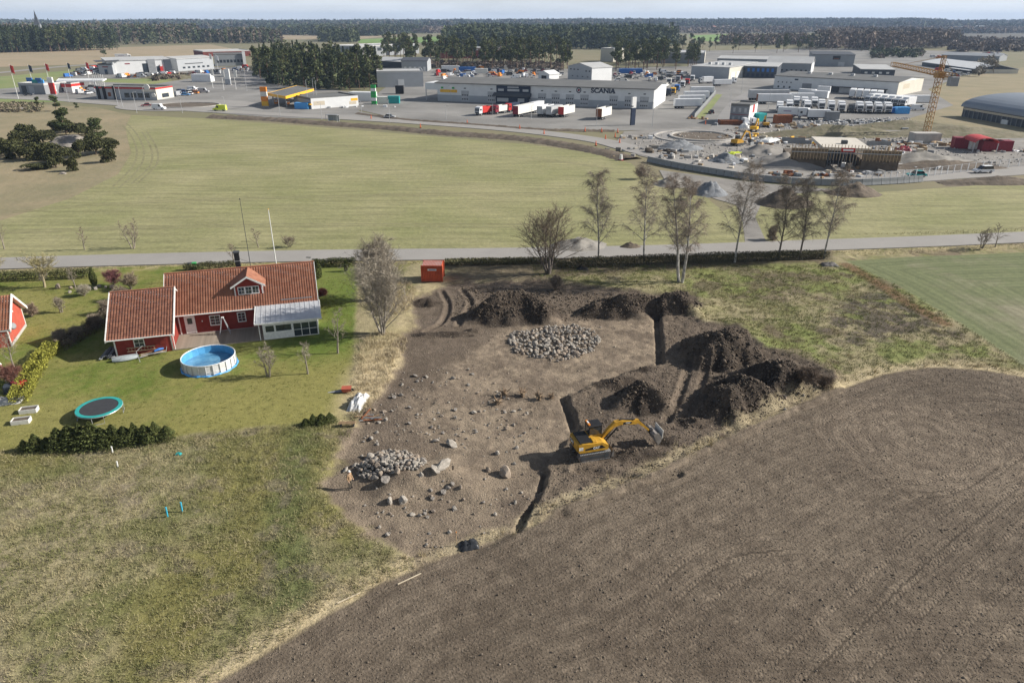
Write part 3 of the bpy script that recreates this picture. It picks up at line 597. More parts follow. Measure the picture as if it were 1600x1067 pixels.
def ellipsoid_bush(seed, rx, ry, rz, n, size, col, lumps=7, cvar=.35, zc=.55):
    g0 = random.Random(seed); L = np.array([(g0.uniform(-.55, .55), g0.uniform(-.55, .55), g0.uniform(.0, .75), g0.uniform(.35, .62)) for _ in range(lumps)])
    def fn(g, n):
        k = g.integers(0, lumps, n); d = g.normal(size=(n, 3)); d /= np.linalg.norm(d, axis=1)[:, None]; d[:, 2] = np.abs(d[:, 2]) * .9 - .15; rad = (L[k, 3] * g.uniform(.6, 1.05, n))[:, None]
        c = L[k, :3] + d * rad; return c * np.array([rx, ry, rz]), d
    V, cl = leaf_cloud(seed, fn, n, size, col, cvar); V[:, 2] = np.maximum(V[:, 2], 0.02)
    return np_mesh('foliage', V, np.arange(len(V)).reshape(-1, 3), TINT, dict(tint=cl.astype(np.float32)))
def stems_mesh(seed, n, h, spread, rad=.03):
    r = random.Random(seed); mb = MB()
    for i in range(n):
        a = r.random() * 6.28; mb.tube([(0, 0, -.1), (math.cos(a) * spread * .4, math.sin(a) * spread * .4, h * .5), (math.cos(a) * spread, math.sin(a) * spread, h)], [rad, rad * .7, rad * .3], 4, 0, False)
    return mb.mesh('stem', M['bark'])
# ---- birches along the road
BIRCH = [(935, 408, 274, 0, 'birch tree rising left of the thicker-crowned road birches'), (1006, 411, 270, 0, 'birch tree second in the row along the trimmed hedge'), (1148, 410, 262, 0, 'slim birch leaning beside the gravel track mouth'), (1215, 406, 284, 1, 'thin dark birch third from the right end of the roadside row'), (1249, 406, 284, 1, 'thin dark birch second from the right end of the roadside row'), (1287, 404, 272, 0, 'pale birch at the right end of the roadside row')]
for i, (px, py, ty, dk, lab) in enumerate(BIRCH):
    p = GZ(px, py); hgt = 0
    dd = p.y * math.cos(PITCH) + CH * math.sin(PITCH); hgt = (py - ty) * dd / FPX / math.cos(R(17)) * .97
    ms = bare_tree(100 + i, hgt, hgt * .27, .17, n1=30, n2=8, ntw=23, low=.20, twig=1.05, up=.6, white=not dk, droop=.45, tww=.014, twcol=(.27, .225, .18) if not dk else (.21, .18, .145))
    plant('birch_tree', lab, 'tree', p, ms, rotz=i * 1.1, group='birches along the country road')
p = GZ(1063, 441); ms = bare_tree(120, 15.0, 3.8, .24, n1=28, n2=8, ntw=26, low=.25, stems=2, twig=1.05, up=.6, white=1, droop=.4, tww=.0125, twcol=(.28, .23, .185)); plant('birch_tree', 'tall two-stemmed white birch standing alone in front of the hedge', 'tree', p, ms, rotz=2.0, group='birches along the country road')
p = GZ(857, 428); ms = bare_tree(130, 9.2, 5.2, .20, n1=20, n2=8, ntw=16, low=.16, stems=4, twig=.7, up=.55, twcol=(.22, .175, .125), tww=.012); plant('deciduous_tree', 'broad leafless multi-stemmed tree left of the birch row', 'tree', p, ms)
p = GZ(598, 522); ms = bare_tree(140, 10.0, 4.6, .16, n1=24, n2=8, ntw=17, low=.10, stems=5, twig=.75, up=.85, twcol=(.33, .29, .23), barkcol=(.30, .27, .23), tww=.0125); plant('deciduous_tree', 'tall leafless pale grey thicket tree at the garden corner by the diggings', 'tree', p, ms)
p = GZ(592, 470); ms = bare_tree(141, 8.0, 4.2, .13, n1=22, n2=8, ntw=16, low=.10, stems=5, twig=.75, up=.85, twcol=(.32, .275, .215), barkcol=(.30, .27, .23), tww=.0125); plant('deciduous_tree', 'leafless thicket tree behind the tall grey garden corner tree', 'tree', p, ms)
SMALL = [(528, 552, 5.0, 1.9, 'leafless apple tree right of the glazed veranda'), (420, 588, 3.4, 1.3, 'leafless fruit tree nearest the round pool'), (481, 584, 3.4, 1.3, 'leafless fruit tree on the lawn below the veranda'), (366, 412, 3.0, 1.2, 'small leafless tree peeping over the red house ridge'), (96, 488, 2.0, .9, 'low pruned fruit tree on the neighbouring lawn'), (22, 574, 3.6, 1.5, 'pale leafless tree beside the neighbouring red gable'),
         (133, 394, 4.0, 1.2, 'thin leafless sapling on the far road verge, left of the pair'), (209, 393, 5.0, 1.8, 'leafless bushy sapling on the far road verge, left of the chimney'), (8, 393, 5.0, 1.6, 'leafless sapling at the left edge of the far road verge'), (405, 391, 3.6, 1.4, 'leafless saplings behind the white flagpole'), (453, 390, 2.0, 1.5, 'low leafless shrub right of the white flagpole on the verge'), (118, 450, 3.0, 1.1, 'slender leafless tree in front of the neighbouring hedge'), (70, 448, 2.0, 1.2, 'thin leafless bush under the trimmed round tree'), (1534, 388, 3.0, 1.2, 'leafless roadside bush near the right edge'), (1555, 386, 3.4, 1.6, 'wider leafless roadside bush at the right edge')]
for i, (px, py, h_, s_, lab) in enumerate(SMALL):
    ms = bare_tree(200 + i, h_, s_, .07 + .012 * h_, n1=12, n2=5, ntw=8, low=.25, stems=1 + (i % 3 == 1) * 2, twig=.35, up=.6, twcol=(.30, .26, .20) if py > 440 else (.23, .185, .14), barkcol=(.24, .21, .17), tww=.012); plant('bare_tree', lab, 'tree', GZ(px, py), ms, rotz=i)
# clipped round willows by the road
for i, (px, py, lab) in enumerate([(70, 449, 'round-clipped pale willow on the lawn by the roadside hedge'), (-4, 448, 'round-clipped pale willow cut by the left edge')]):
    ms = bare_tree(240 + i, 3.4, 2.9, .2, n1=22, n2=7, ntw=14, low=.42, twig=.55, up=.5, twcol=(.33, .29, .15), barkcol=(.32, .27, .17), tww=.02); plant('willow_tree', lab, 'tree', GZ(px, py), ms, rotz=i * 2)
# dense leafless bushes
BUSH = [(178, 447, 2.2, 2.4, (.17, .075, .075), 'reddish leafless bush beside the cypress'), (205, 452, 2.0, 2.2, (.21, .17, .12), 'grey-brown leafless bush at the end of the drive'), (190, 470, 1.8, 1.9, (.21, .17, .13), 'grey-brown bush on the garden boundary behind the garage'), (170, 490, 1.6, 1.7, (.21, .175, .13), 'grey-brown bush halfway along the garden boundary'),
        (150, 512, 1.6, 1.6, (.21, .175, .13), 'grey-brown bush beside the garage gable'), (120, 530, 1.5, 1.5, (.20, .17, .13), 'grey-brown bush at the shaded lawn'), (95, 535, 1.4, 1.5, (.20, .17, .13), 'grey-brown bush next to the yellow-green hedge'), (50, 495, 1.4, 1.5, (.2, .15, .11), 'brown bush beside the neighbouring red gable'), (132, 462, 1.2, 1.4, (.30, .25, .19), 'pale dry bush by the stone heap on the neighbouring lawn'),
        (20, 600, 1.6, 2.6, (.13, .06, .045), 'dark red-brown clipped hedge bush by the neighbouring terrace'), (505, 462, .8, .8, (.10, .04, .035), 'small dark red bush beside the house gable'), (1000, 280, 2.6, 3.0, (.15, .11, .085), 'brown leafless bush at the field corner by the barrier'), (1225, 318, 2.6, 4.2, (.13, .095, .075), 'brown spoil-side bush right of the gravel track'), (1205, 380, 3.0, 1.8, (.2, .16, .12), 'leafless bush where the gravel track meets the road'), (1080, 312, 2.6, 2.4, (.16, .125, .095), 'brown bush behind the two-stemmed birch'), (1260, 600, 1.3, 2.4, (.10, .075, .055), 'heap of cut brown brushwood behind the big spoil heap'), (1285, 605, .9, 1.7, (.10, .075, .055), 'tail of the cut brushwood heap beside the meadow'), (868, 452, 2.0, 1.3, (.19, .155, .12), 'wispy leafless bush below the broad roadside tree')]
for i, (px, py, h_, w_, c_, lab) in enumerate(BUSH):
    ms = bare_tree(260 + i, h_, w_ * .55, .05, n1=9, n2=6, ntw=16, low=.05, stems=6, twig=.5, up=.4, twcol=tuple(min(.4, v * 1.45) for v in c_), barkcol=(.20, .17, .14), tww=.012); plant('leafless_bush', lab, 'bush', GZ(px, py), ms, ('stem', 'twigs'), rotz=i)
# roadside scrub on the far side of the road and the trimmed hedges
def hedge(name, lab, pts, w, h_, n, size, col, stems=True, cvar=.35, cat='hedge', top=.06):
    P = [GZ(*p) for p in pts]; L = [(b - a).length for a, b in zip(P[:-1], P[1:])]; tot = sum(L)
    o = thing(name, lab, cat, P[0])
    def fn(g, n):
        s = g.uniform(0, tot, n); c = np.zeros((n, 3)); acc = 0
        for a, b, l_ in zip(P[:-1], P[1:], L):
            m = (s >= acc) & (s <= acc + l_); t = ((s - acc) / l_)[m]; a_, b_ = np.array(a), np.array(b); c[m] = a_ + (b_ - a_) * t[:, None]; d = (b_ - a_) / l_; k = m.sum()
            q = g.uniform(-1, 1, k); q = np.sign(q) * np.abs(q) ** .5; zz = g.uniform(0, 1, k) ** .6
            wob = .85 + .3 * vnoise(s[m] / 1.1, s[m] * 0 + 3.3, 5); c[m, 0] += -d[1] * q * w / 2 * wob; c[m, 1] += d[0] * q * w / 2 * wob; c[m, 2] += zz * h_ * (.86 + top * 4 * vnoise(s[m] / 1.7, s[m] * 0, 8)); acc += l_
        return c - np.array(P[0]), c * 0
    V, cl = leaf_cloud(int(P[0].x * 7) % 991, fn, n, size, col, cvar); link('foliage', np_mesh('foliage', V, np.arange(len(V)).reshape(-1, 3), TINT, dict(tint=cl.astype(np.float32))), o)
    mb = MB(); acc = 0
    for a, b, l_ in zip(P[:-1], P[1:], L):
        for k in range(max(2, int(l_ / .9))):
            q = a.lerp(b, (k + .5) / max(2, int(l_ / .9))) - P[0]; mb.tube([q - Vector((0, 0, .1)), q + Vector((.05, .08, h_ * .7))], [.035, .012], 4, 0, False)
    link('stem', mb.mesh('stem', M['bark']), o, kind='stuff'); return o
hedge('clipped_hedge', 'long clipped leafless hedge along the road under the birches', [(868, 418), (1000, 413), (1150, 408), (1292, 403)], 1.6, 1.35, 26000, .17, (.10, .095, .055))
hedge('roadside_scrub', 'rough green and brown scrub bank right of the orange container', [(695, 412), (770, 411), (868, 409)], 2.0, .6, 7000, .20, (.13, .125, .06))
hedge('clipped_hedge', 'dark green clipped hedge along the road behind the house', [(488, 417), (556, 415)], 1.3, 1.2, 5000, .15, (.075, .085, .03))
hedge('clipped_hedge', 'clipped dark hedge along the road left of the cypress', [(-120, 444), (0, 438.5), (145, 433)], 1.4, 1.35, 12000, .15, (.085, .09, .04))
hedge('clipped_hedge', 'short clipped hedge behind the red house ridge', [(288, 424), (370, 420)], 1.2, 1.2, 4000, .15, (.10, .10, .045))
hedge('yellow_hedge', 'bright yellow-green hedge between the two gardens', [(85, 545), (62, 572), (45, 600), (30, 632)], 1.7, 1.15, 9000, .17, (.25, .245, .045), cvar=.45)
hedge('brown_hedge', 'leafless brown hedge on the shaded garden boundary', [(205, 470), (150, 515), (95, 548)], 1.6, 1.2, 7000, .16, (.14, .115, .085))
for i, (px, py, h_, lab) in enumerate([(148, 446, 2.6, 'dark columnar cypress beside the red-brown bush'), (498, 436, 3.0, 'narrow columnar cypress behind the house gable'), (541, 424, 1.6, 'small conical cypress by the roadside hedge')]):
    def fn(g, n, h_=h_):
        t = g.uniform(.03, 1, n); az = g.uniform(0, 6.28, n); r_ = h_ * .19 * np.sin(np.clip(t * 1.05 + .12, 0, 1) * 3.0) ** .7 * g.uniform(.75, 1.05, n); return np.stack([np.cos(az) * r_, np.sin(az) * r_, t * h_ + .1], 1), np.stack([np.cos(az), np.sin(az), t * 0], 1)
    V, cl = leaf_cloud(300 + i, fn, 1800, .16, (.085, .10, .03), .35); plant('cypress', lab, 'tree', GZ(px, py), (stems_mesh(i, 2, h_ * .6, .05), np_mesh('crown', V, np.arange(len(V)).reshape(-1, 3), TINT, dict(tint=cl.astype(np.float32)))))
# spruce hedge in front of the trampoline: a row of young spruces
SH = [(40, 704, 1.5), (58, 702, 1.7), (76, 701, 1.5), (95, 700, 2.1), (113, 698, 2.6), (130, 697, 2.3), (147, 696, 2.7), (163, 695, 2.4), (180, 693, 2.1), (197, 692, 2.2), (213, 690, 2.0), (229, 689, 2.0), (245, 687, 1.8), (262, 686, 1.6), (478, 664, 1.0), (490, 663, 1.2), (503, 661, 1.3), (516, 660, 1.1)]
SPR = [conifer(400 + i, 2.2, 1.25, 'spruce', 2600, (.08, .095, .03), .13) for i in range(4)]
for i, (px, py, h_) in enumerate(SH):
    plant('young_spruce', 'young spruce, number %d from the left in the spruce hedge before the trampoline' % (i + 1) if i < 14 else 'young spruce bush, number %d of the four by the lawn corner woodpile' % (i - 13), 'tree', GZ(px, py), SPR[i % 4], rotz=i * 1.7, group='spruce hedge', scale=(h_ / 2.0 * (1.05 + .5 * ((i * 7) % 5) / 4), h_ / 2.0 * (.85 + .5 * ((i * 3) % 5) / 4), h_ / 2.0 * (.68 + .28 * ((i * 11) % 7) / 6)))
# junipers and pines round the rock outcrop
JUN = [(10, 242, 5.0, 2.6), (30, 247, 5.0, 2.4), (48, 222, 5.6, 2.6), (28, 228, 5.0, 2.4), (70, 226, 4.6, 2.6), (60, 250, 4.6, 2.8), (78, 249, 4.4, 2.6), (96, 252, 4.0, 2.4), (88, 262, 3.2, 1.5), (113, 268, 3.6, 1.3), (124, 247, 5.0, 1.5), (150, 242, 5.4, 2.2), (170, 238, 4.4, 2.4), (142, 232, 4.6, 2.2), (168, 254, 4.0, 1.7), (104, 208, 5.4, 3.0), (122, 212, 4.4, 2.6), (88, 204, 3.6, 2.2), (58, 264, 1.6, 2.6), (135, 214, 3.6, 2.0), (-20, 240, 5, 2.6)]
JM = [ellipsoid_bush(450 + i, 1, 1, 1.25, 2600, .15, (.062, .066, .026), 8, .4) for i in range(4)]; JS = stems_mesh(5, 5, .8, .3, .04)
for i, (px, py, h_, r_) in enumerate(JUN):
    plant('juniper', 'dark green juniper bush in the clump around the bare rock on the dry meadow', 'bush', G(px, py), (JS, JM[i % 4]), ('stem', 'foliage'), i * 1.3, 'junipers around the rock', (r_ * 1.5, r_ * 1.5, h_ / 1.35))
PN = [conifer(470 + i, 10, 2.4, 'pine', 1500, (.07, .088, .032), .55) for i in range(2)]
for px, py, h_, lab in ((104, 212, 9, 'bushy pine standing behind the bare rock'), (156, 226, 8, 'bushy pine right of the bare rock'), (88, 174, 6.5, 'lone small pine by the upper road near the red totem'), (60, 166, 4.0, 'round dark bush beside the upper road at the left'), (120, 172, 3.0, 'small dark bush right of the lone small pine'), (163, 89, 9, 'pine clump behind the white dealership roof')):
    plant('pine_tree', lab, 'tree', G(px, py), PN[int(px) % 2], rotz=px, scale=(h_ / 10 * 1.3, h_ / 10 * 1.3, h_ / 10))
def rock_mesh(seed, sub=2, amp=.28, flat=.8):
    g = random.Random(seed); bm = bmesh.new(); bmesh.ops.create_icosphere(bm, subdivisions=sub, radius=1); o = Vector((g.random() * 50, g.random() * 50, g.random() * 50)); cuts = [(Vector((g.gauss(0, 1), g.gauss(0, 1), g.gauss(0, 1))).normalized(), g.uniform(.55, .85)) for _ in range(9)]
    from mathutils import noise
    for v in bm.verts:
        for d, k in cuts:
            t = v.co.dot(d)
            if t > k: v.co -= d * (t - k) * .92
        v.co *= 1 + amp * (noise.noise(v.co * 1.6 + o)); v.co.z *= flat
    me = bpy.data.meshes.new('stone'); bm.to_mesh(me); bm.free(); return me
def rock_mat(name, c1, c2): return mat(name, c1, .9, scale=2.2, col2=c2, detail=8, bump=.05, bscale=7)
M['granite'] = rock_mat('granite', (.16, .145, .13), (.33, .30, .265)); M['pale_granite'] = rock_mat('pale_granite', (.22, .20, .17), (.42, .38, .33)); M['brown_granite'] = rock_mat('brown_granite', (.22, .175, .135), (.36, .30, .24))
def outcrop(name, lab, px, py, sx, sy, sz, seed, m_='granite'):
    me = rock_mesh(seed, 3, .3); me.materials.append(M[m_]); me.polygons.foreach_set('use_smooth', [False] * len(me.polygons)); o = link(name, me, None, GZ(px, py) if py > 430 else G(px, py), .4, lab, 'rock'); o.scale = (sx, sy, sz); return o
outcrop('rock_outcrop', 'bare grey rock outcrop among the junipers', 108, 226, 6.5, 5, 3.2, 3); outcrop('rock_outcrop', 'low grey rock slab left of the lone small pine', 28, 172, 6, 3, 1.2, 5); outcrop('boulder', 'small boulder in the dry grass below the junipers', 98, 272, 1.0, .7, .6, 8)
# ================================================================ STONES
STONE = []
for k in range(12):
    me = rock_mesh(600 + k, 2, .25, .85); me.materials.append(M[('granite', 'pale_granite', 'brown_granite', 'pale_granite')[k % 4]]); STONE.append(me)
def cairn(name, lab, poly_px, n, smin, smax, dome, seed, big=()):
    """stone setting: every stone an object of its own"""
    r = random.Random(seed); poly = [G(*p) for p in poly_px]; pl = [tuple(p[:2]) for p in poly]; xs = [p[0] for p in pl]; ys = [p[1] for p in pl]; c = Vector((sum(xs) / len(xs), sum(ys) / len(ys), 0)); c.z = hz(c.x, c.y)
    root = thing(name, lab, 'cairn', c); cand = np.stack([np.random.default_rng(seed).uniform(min(xs), max(xs), 9000), np.random.default_rng(seed + 1).uniform(min(ys), max(ys), 9000)], 1)
    s = sdf(cand[:, 0], cand[:, 1], pl); cand = cand[s > .05]; s = s[s > .05]; zz = hzs(cand[:, 0], cand[:, 1]); kept = []; grid = {}
    for layer, frac in ((0, 1.0),):
        for (x, y), sd_, z in zip(cand, s, zz):
            if len(kept) >= n: break
            sz = r.uniform(smin, smax) * (1.5 if r.random() < .07 else 1); ok = True
            for (a, b, q) in kept:
                if (a - x) ** 2 + (b - y) ** 2 < ((q + sz) * .60) ** 2: ok = False; break
            if not ok: continue
            kept.append((x, y, sz)); o = link('stone', STONE[r.randrange(12)], root, (x - c.x, y - c.y, z - c.z + sz * .32 + dome * min(1, sd_ / 2.0) * r.uniform(.6, 1.1)))
            o.rotation_euler = (r.uniform(-.6, .6), r.uniform(-.6, .6), r.uniform(0, 6.28)); o.scale = (sz * r.uniform(.8, 1.25), sz * r.uniform(.7, 1.05), sz * r.uniform(.65, 1.0))
    return root
cairn('stone_cairn', 'round low cairn of pale stones on the cleared floor before the spoil heaps', [(797, 516), (840, 511), (862, 505), (900, 505), (930, 515), (939, 528), (930, 543), (905, 556), (870, 563), (830, 556), (798, 545), (793, 530)], 300, .17, .34, .18, 31)
cairn('stone_cairn', 'heap of rounded field stones on the near mound beside the standing person', [(556, 728), (575, 712), (605, 698), (640, 702), (660, 715), (668, 735), (655, 746), (615, 748), (580, 752), (560, 742)], 290, .15, .32, .55, 33)
def stone(px, py, s, lab, k=0, sq=(1, 1, 1), m_=None):
    p = GZ(px, py); o = link('field_stone', STONE[k % 12], None, p + Vector((0, 0, s * .3)), label=lab, cat='stone'); o.scale = (s * sq[0], s * sq[1], s * sq[2]); o.rotation_euler = (.2 * (k % 3), .15 * (k % 4), k * 1.9); return o
BIG = [(603, 750, .55, 'large rounded boulder at the front edge of the near stone heap', 4, (1.2, 1, .9)), (586, 748, .42, 'rounded boulder left of the largest one at the near stone heap', 0, (1, 1, 1)), (621, 738, .42, 'brownish boulder on top of the near stone heap front', 2, (1, 1, 1)), (658, 744, .36, 'angular boulder at the right foot of the near stone heap', 1, (.8, .9, 1.3)), (790, 742, .82, 'big mottled boulder standing apart right of the near mound', 2, (1, .9, 1.1)), (763, 735, .34, 'pointed stone beside the big mottled boulder', 6, (.9, .8, 1.2)), (777, 709, .36, 'pale stone by the excavator shadow', 5, (1, .9, .9)),
       (629, 783, .58, 'large split pale block in the pair below the near stone heap', 1, (1.1, .9, 1)), (609, 784, .45, 'pale angular block left of the large split block', 5, (.7, 1, 1.1)), (692, 728, .75, 'bare bedrock slab on the near mound crest', 3, (.8, 1.5, .55)), (680, 735, .6, 'pale rounded bedrock hump left of the mound slab', 7, (1, 1, .5)), (705, 695, .7, 'flat grey slab behind the near mound', 3, (1.2, .7, .45)), (680, 690, .5, 'low flat stone at the back of the near mound', 5, (1.3, .6, .4)), (580, 686, .5, 'flat pale stone near the lawn corner', 1, (1.3, .5, .3)),
       (740, 645, .42, 'flat pale stone lying on the open floor', 1, (1.3, 1, .5)), (708, 592, .34, 'stone in the middle of the upper floor', 0, (1, 1, 1)), (649, 588, .4, 'dark flat stone by the upper floor edge', 8, (1.2, .8, .5)), (712, 640, .32, 'stone in the middle row of the floor', 4, (1.2, .8, .7)), (627, 618, .3, 'right stone of the small group by the dry grass', 0, (1, 1, 1)), (616, 621, .34, 'left stone of the small group by the dry grass', 4, (1, 1, .9)), (640, 637, .3, 'dark stone below the small group', 8, (1.2, .8, .6)), (640, 662, .3, 'dark stone above the near mound', 8, (1.1, .9, .7)), (700, 763, .3, 'stone in the loose ring right of the near heap', 0, (1, 1, 1)), (693, 769, .36, 'largest stone of the loose ring right of the near heap', 4, (1, 1, 1)), (720, 762, .26, 'right stone of the loose ring right of the near heap', 2, (1, 1, 1)), (707, 757, .3, 'rear stone of the loose ring right of the near heap', 8, (1, 1, 1)), (676, 779, .26, 'lone stone below the loose ring', 4, (1, 1, 1)), (656, 806, .24, 'left stone of the trio low on the mound', 0, (1, 1, 1)), (664, 803, .24, 'middle stone of the trio low on the mound', 8, (1, 1, 1)), (668, 808, .22, 'right stone of the trio low on the mound', 4, (1, 1, 1)), (702, 832, .26, 'pale stone casting a shadow low on the diggings', 1, (1, 1, 1)), (605, 836, .36, 'flat pale stone low left on the diggings', 1, (1.2, .7, .4)), (540, 735, .4, 'flat stone left of the near stone heap', 9, (1.3, .6, .4)), (554, 728, .4, 'smooth shaded stone at the left of the near stone heap', 9, (1.1, .7, .5)),
       (1214, 634, .22, 'upper white stone on the big spoil heap foot', 1, (1, 1, .8)), (1226, 640, .24, 'lower white stone on the big spoil heap foot', 1, (1, 1, .8)), (1226, 622, .34, 'brown boulder lying on the big spoil heap', 2, (.9, 1, 1.1)), (1255, 618, .2, 'small pale stone right on the big spoil heap', 5, (1, 1, 1)), (1296, 687, .1, 'single white pebble lying on the ploughed field', 1, (1, 1, .8)), (938, 512, .2, 'lone stone right of the round cairn', 8, (1.3, .8, .8))]
for q in BIG: stone(q[0], q[1], q[2] * .84, *q[3:])
r9 = random.Random(77)
dig = POLY['dig']; n_small = 0
while n_small < 280:
    px = r9.uniform(560, 830); py = r9.choice([r9.uniform(575, 690), r9.uniform(640, 860)]); p = G(px, py)
    if float(sdf(np.array([p.x]), np.array([p.y]), dig)[0]) < .8 or (580 < px < 680 and 695 < py < 760): continue
    s = r9.uniform(.06, .15) if r9.random() < .8 else r9.uniform(.15, .24); p = GZ(px, py)
    o = link('small_stone', STONE[r9.randrange(12)], None, p + Vector((0, 0, s * .25)), label='small grey-brown stone loose on the bare soil of the diggings', cat='stone', group='small stones scattered on the diggings'); o.scale = (s * 1.2, s, s * .8); o.rotation_euler = (r9.random(), r9.random(), r9.random() * 6); n_small += 1
def scatter(n, cond, seed, box): 
    g = np.random.default_rng(seed); x = g.uniform(box[0], box[1], n * 3); y = g.uniform(box[2], box[3], n * 3); k = cond(x, y); return x[k][:n], y[k][:n], g
def clods(name, lab, n, cond, seed, box, s0, s1, cols):
    x, y, g = scatter(n, cond, seed, box); n = len(x); z = hzs(x, y); s = g.uniform(s0, s1, n) * (1 + (g.random(n) < .03) * 1.0)
    B = np.array([(1, 0, 0), (-1, 0, 0), (0, 1, 0), (0, -1, 0), (0, 0, 1), (0, 0, -1)], float); T = np.array([(0, 2, 4), (2, 1, 4), (1, 3, 4), (3, 0, 4), (2, 0, 5), (1, 2, 5), (3, 1, 5), (0, 3, 5)])
    Q = B[None] * g.uniform(.6, 1.3, (n, 6, 1)) + g.normal(0, .15, (n, 6, 3)); a = g.uniform(0, 6.28, n); ca, sa = np.cos(a)[:, None], np.sin(a)[:, None]
    X = (Q[..., 0] * ca - Q[..., 1] * sa) * s[:, None] + x[:, None]; Y = (Q[..., 0] * sa + Q[..., 1] * ca) * s[:, None] + y[:, None]; Z = Q[..., 2] * s[:, None] * .75 + z[:, None] + .2 * s[:, None]
    V = np.stack([X, Y, Z], 2).reshape(-1, 3); Fc = (T[None] + (np.arange(n) * 6)[:, None, None]).reshape(-1, 3); c0, c1 = np.array(cols[0]), np.array(cols[1]); t = g.random(n)[:, None]; cl = np.repeat(c0 * (1 - t) + c1 * t, 6, 0).astype(np.float32)
    link(name, np_mesh(name, V, Fc, TINT, dict(tint=cl)), label=lab, cat='soil', kind='stuff')
P_ = POLY
clods('soil_clods', 'crumbled brown clods over the ploughed field', 46000, lambda x, y: (sdf(x, y, P_['field']) > .3) & (np.abs(x) < .74 * y + 12), 41, (-40, 75, 24, 80), .02, .056, ((.085, .068, .052), (.235, .195, .15)))
clods('dug_clods', 'dark clods of earth over the spoil and dug ground', 14000, lambda x, y: (hzs(x, y) > .5) & (sdf(x, y, P_['dig']) > 0), 43, (-5, 40, 40, 100), .04, .19, ((.045, .036, .028), (.14, .11, .083)))
clods('turned_clods', 'brown clods over the churned ground round the excavator', 7000, lambda x, y: (sdf(x, y, P_['raised']) > -.3) & (sdf(x, y, P_['dig']) > 0) & (hzs(x, y) < .6), 49, (-5, 40, 40, 100), .03, .10, ((.075, .06, .046), (.19, .15, .115)))
for nm_, q_, sd_ in (('round_cairn_rubble', [(797, 516), (862, 506), (930, 515), (936, 528), (905, 555), (870, 562), (798, 545)], 71), ('near_cairn_rubble', [(558, 730), (605, 700), (645, 705), (664, 735), (615, 747), (575, 750)], 73)):
    qq = [tuple(v[:2]) for v in GP(q_)]; clods(nm_, 'small stones filling the gaps of the ' + ('round cairn' if sd_ == 71 else 'near stone heap'), 1500, lambda x, y: sdf(x, y, qq) > 0, sd_, (min(a[0] for a in qq), max(a[0] for a in qq), min(a[1] for a in qq), max(a[1] for a in qq)), .05, .13, ((.12, .105, .09), (.36, .33, .285)))
clods('soil_crumbs', 'small crumbs of soil and gravel on the cleared floor', 12000, lambda x, y: (sdf(x, y, P_['dig']) > 0), 45, (-25, 30, 35, 105), .02, .065, ((.10, .08, .06), (.42, .36, .28)))
clods('spoil_clods', 'clods on the far spoil heaps', 5000, lambda x, y: sdf(x, y, [tuple(v[:2]) for v in GP([(700, 500), (720, 445), (860, 450), (1080, 465), (1100, 490), (900, 498)])]) > 0, 47, (-20, 40, 75, 115), .05, .16, ((.05, .04, .03), (.14, .11, .08)))
# ================================================================ GRASS
def grass(name, lab, n, cond, seed, box, hmin, hmax, w, c0, c1, lean=.5, clump=0.0):
    x, y, g = scatter(n, cond, seed, box); n = len(x)
    if clump: 
        ix = g.integers(0, n, n // 9); k = g.integers(0, len(ix), n); x = x[ix][k] + g.normal(0, clump, n); y = y[ix][k] + g.normal(0, clump, n)
    z = hzs(x, y); h_ = g.uniform(hmin, hmax, n); a = g.uniform(0, 6.28, n); b = g.uniform(0, 6.28, n); ln = h_ * lean * g.uniform(.2, 1.2, n)
    V = np.empty((n, 3, 3)); V[:, 0] = np.stack([x - np.cos(a) * w, y - np.sin(a) * w, z - .02], 1); V[:, 1] = np.stack([x + np.cos(a) * w, y + np.sin(a) * w, z - .02], 1); V[:, 2] = np.stack([x + np.cos(b) * ln + .1 * h_, y + np.sin(b) * ln, z + h_], 1)
    t = np.clip(fbm(x, y, 2.5, 3, seed) * 1.6 - .3 + g.normal(0, .22, n), 0, 1)[:, None]; cl = np.repeat(np.array(c0) * (1 - t) + np.array(c1) * t, 3, 0).astype(np.float32)
    link(name, np_mesh(name, V.reshape(-1, 3), np.arange(n * 3).reshape(-1, 3), TINT, dict(tint=cl)), label=lab, cat='grass', kind='stuff')
fan = lambda x, y, m=8: (np.abs(x) < .74 * y + m)
grass('meadow_grass', 'matted straw and green grass of the near meadow', 70000, lambda x, y: fan(x, y) & (sdf(x, y, P_['lawn']) < -.2) & (sdf(x, y, P_['dig']) < 0) & (sdf(x, y, P_['field']) < -.3) & (x < 0), 51, (-48, 2, 24, 62), .08, .28, .022, (.37, .315, .19), (.165, .175, .065), 1.1, .18)
grass('dry_edge_grass', 'tall dry straw grass along the edge of the ploughed field', 26000, lambda x, y: fan(x, y) & (np.abs(sdf(x, y, P_['field']) + .8 + (fbm(x, y, 2.5, 2, 8) - .5) * 1.2) < .8) & (y < 78) & (fbm(x, y, 3.0, 2, 18) > .36), 53, (-30, 60, 24, 78), .2, .62, .02, (.46, .385, .25), (.36, .30, .17), .75, .16)
grass('right_meadow_grass', 'tussocky dry and fresh grass of the meadow right of the diggings', 50000, lambda x, y: fan(x, y) & (sdf(x, y, P_['dig']) < -.2) & (sdf(x, y, P_['field']) < -.5) & (sdf(x, y, P_['crop']) < .2) & (x > 3) & (y > 58), 55, (3, 75, 58, 105), .08, .30, .028, (.32, .265, .155), (.15, .185, .055), .9, .2)
tl = [tuple(v[:2]) for v in GP([(548, 620), (560, 540), (570, 530), (640, 480), (650, 452), (640, 440), (610, 440), (600, 520), (640, 525), (622, 570), (595, 612), (575, 650), (552, 655)])]
grass('tall_dry_grass', 'tall bleached grass between the lawn and the diggings', 16000, lambda x, y: sdf(x, y, tl) > 0, 57, (-26, -8, 55, 105), .2, .7, .022, (.50, .42, .29), (.40, .33, .20), .8, .2)
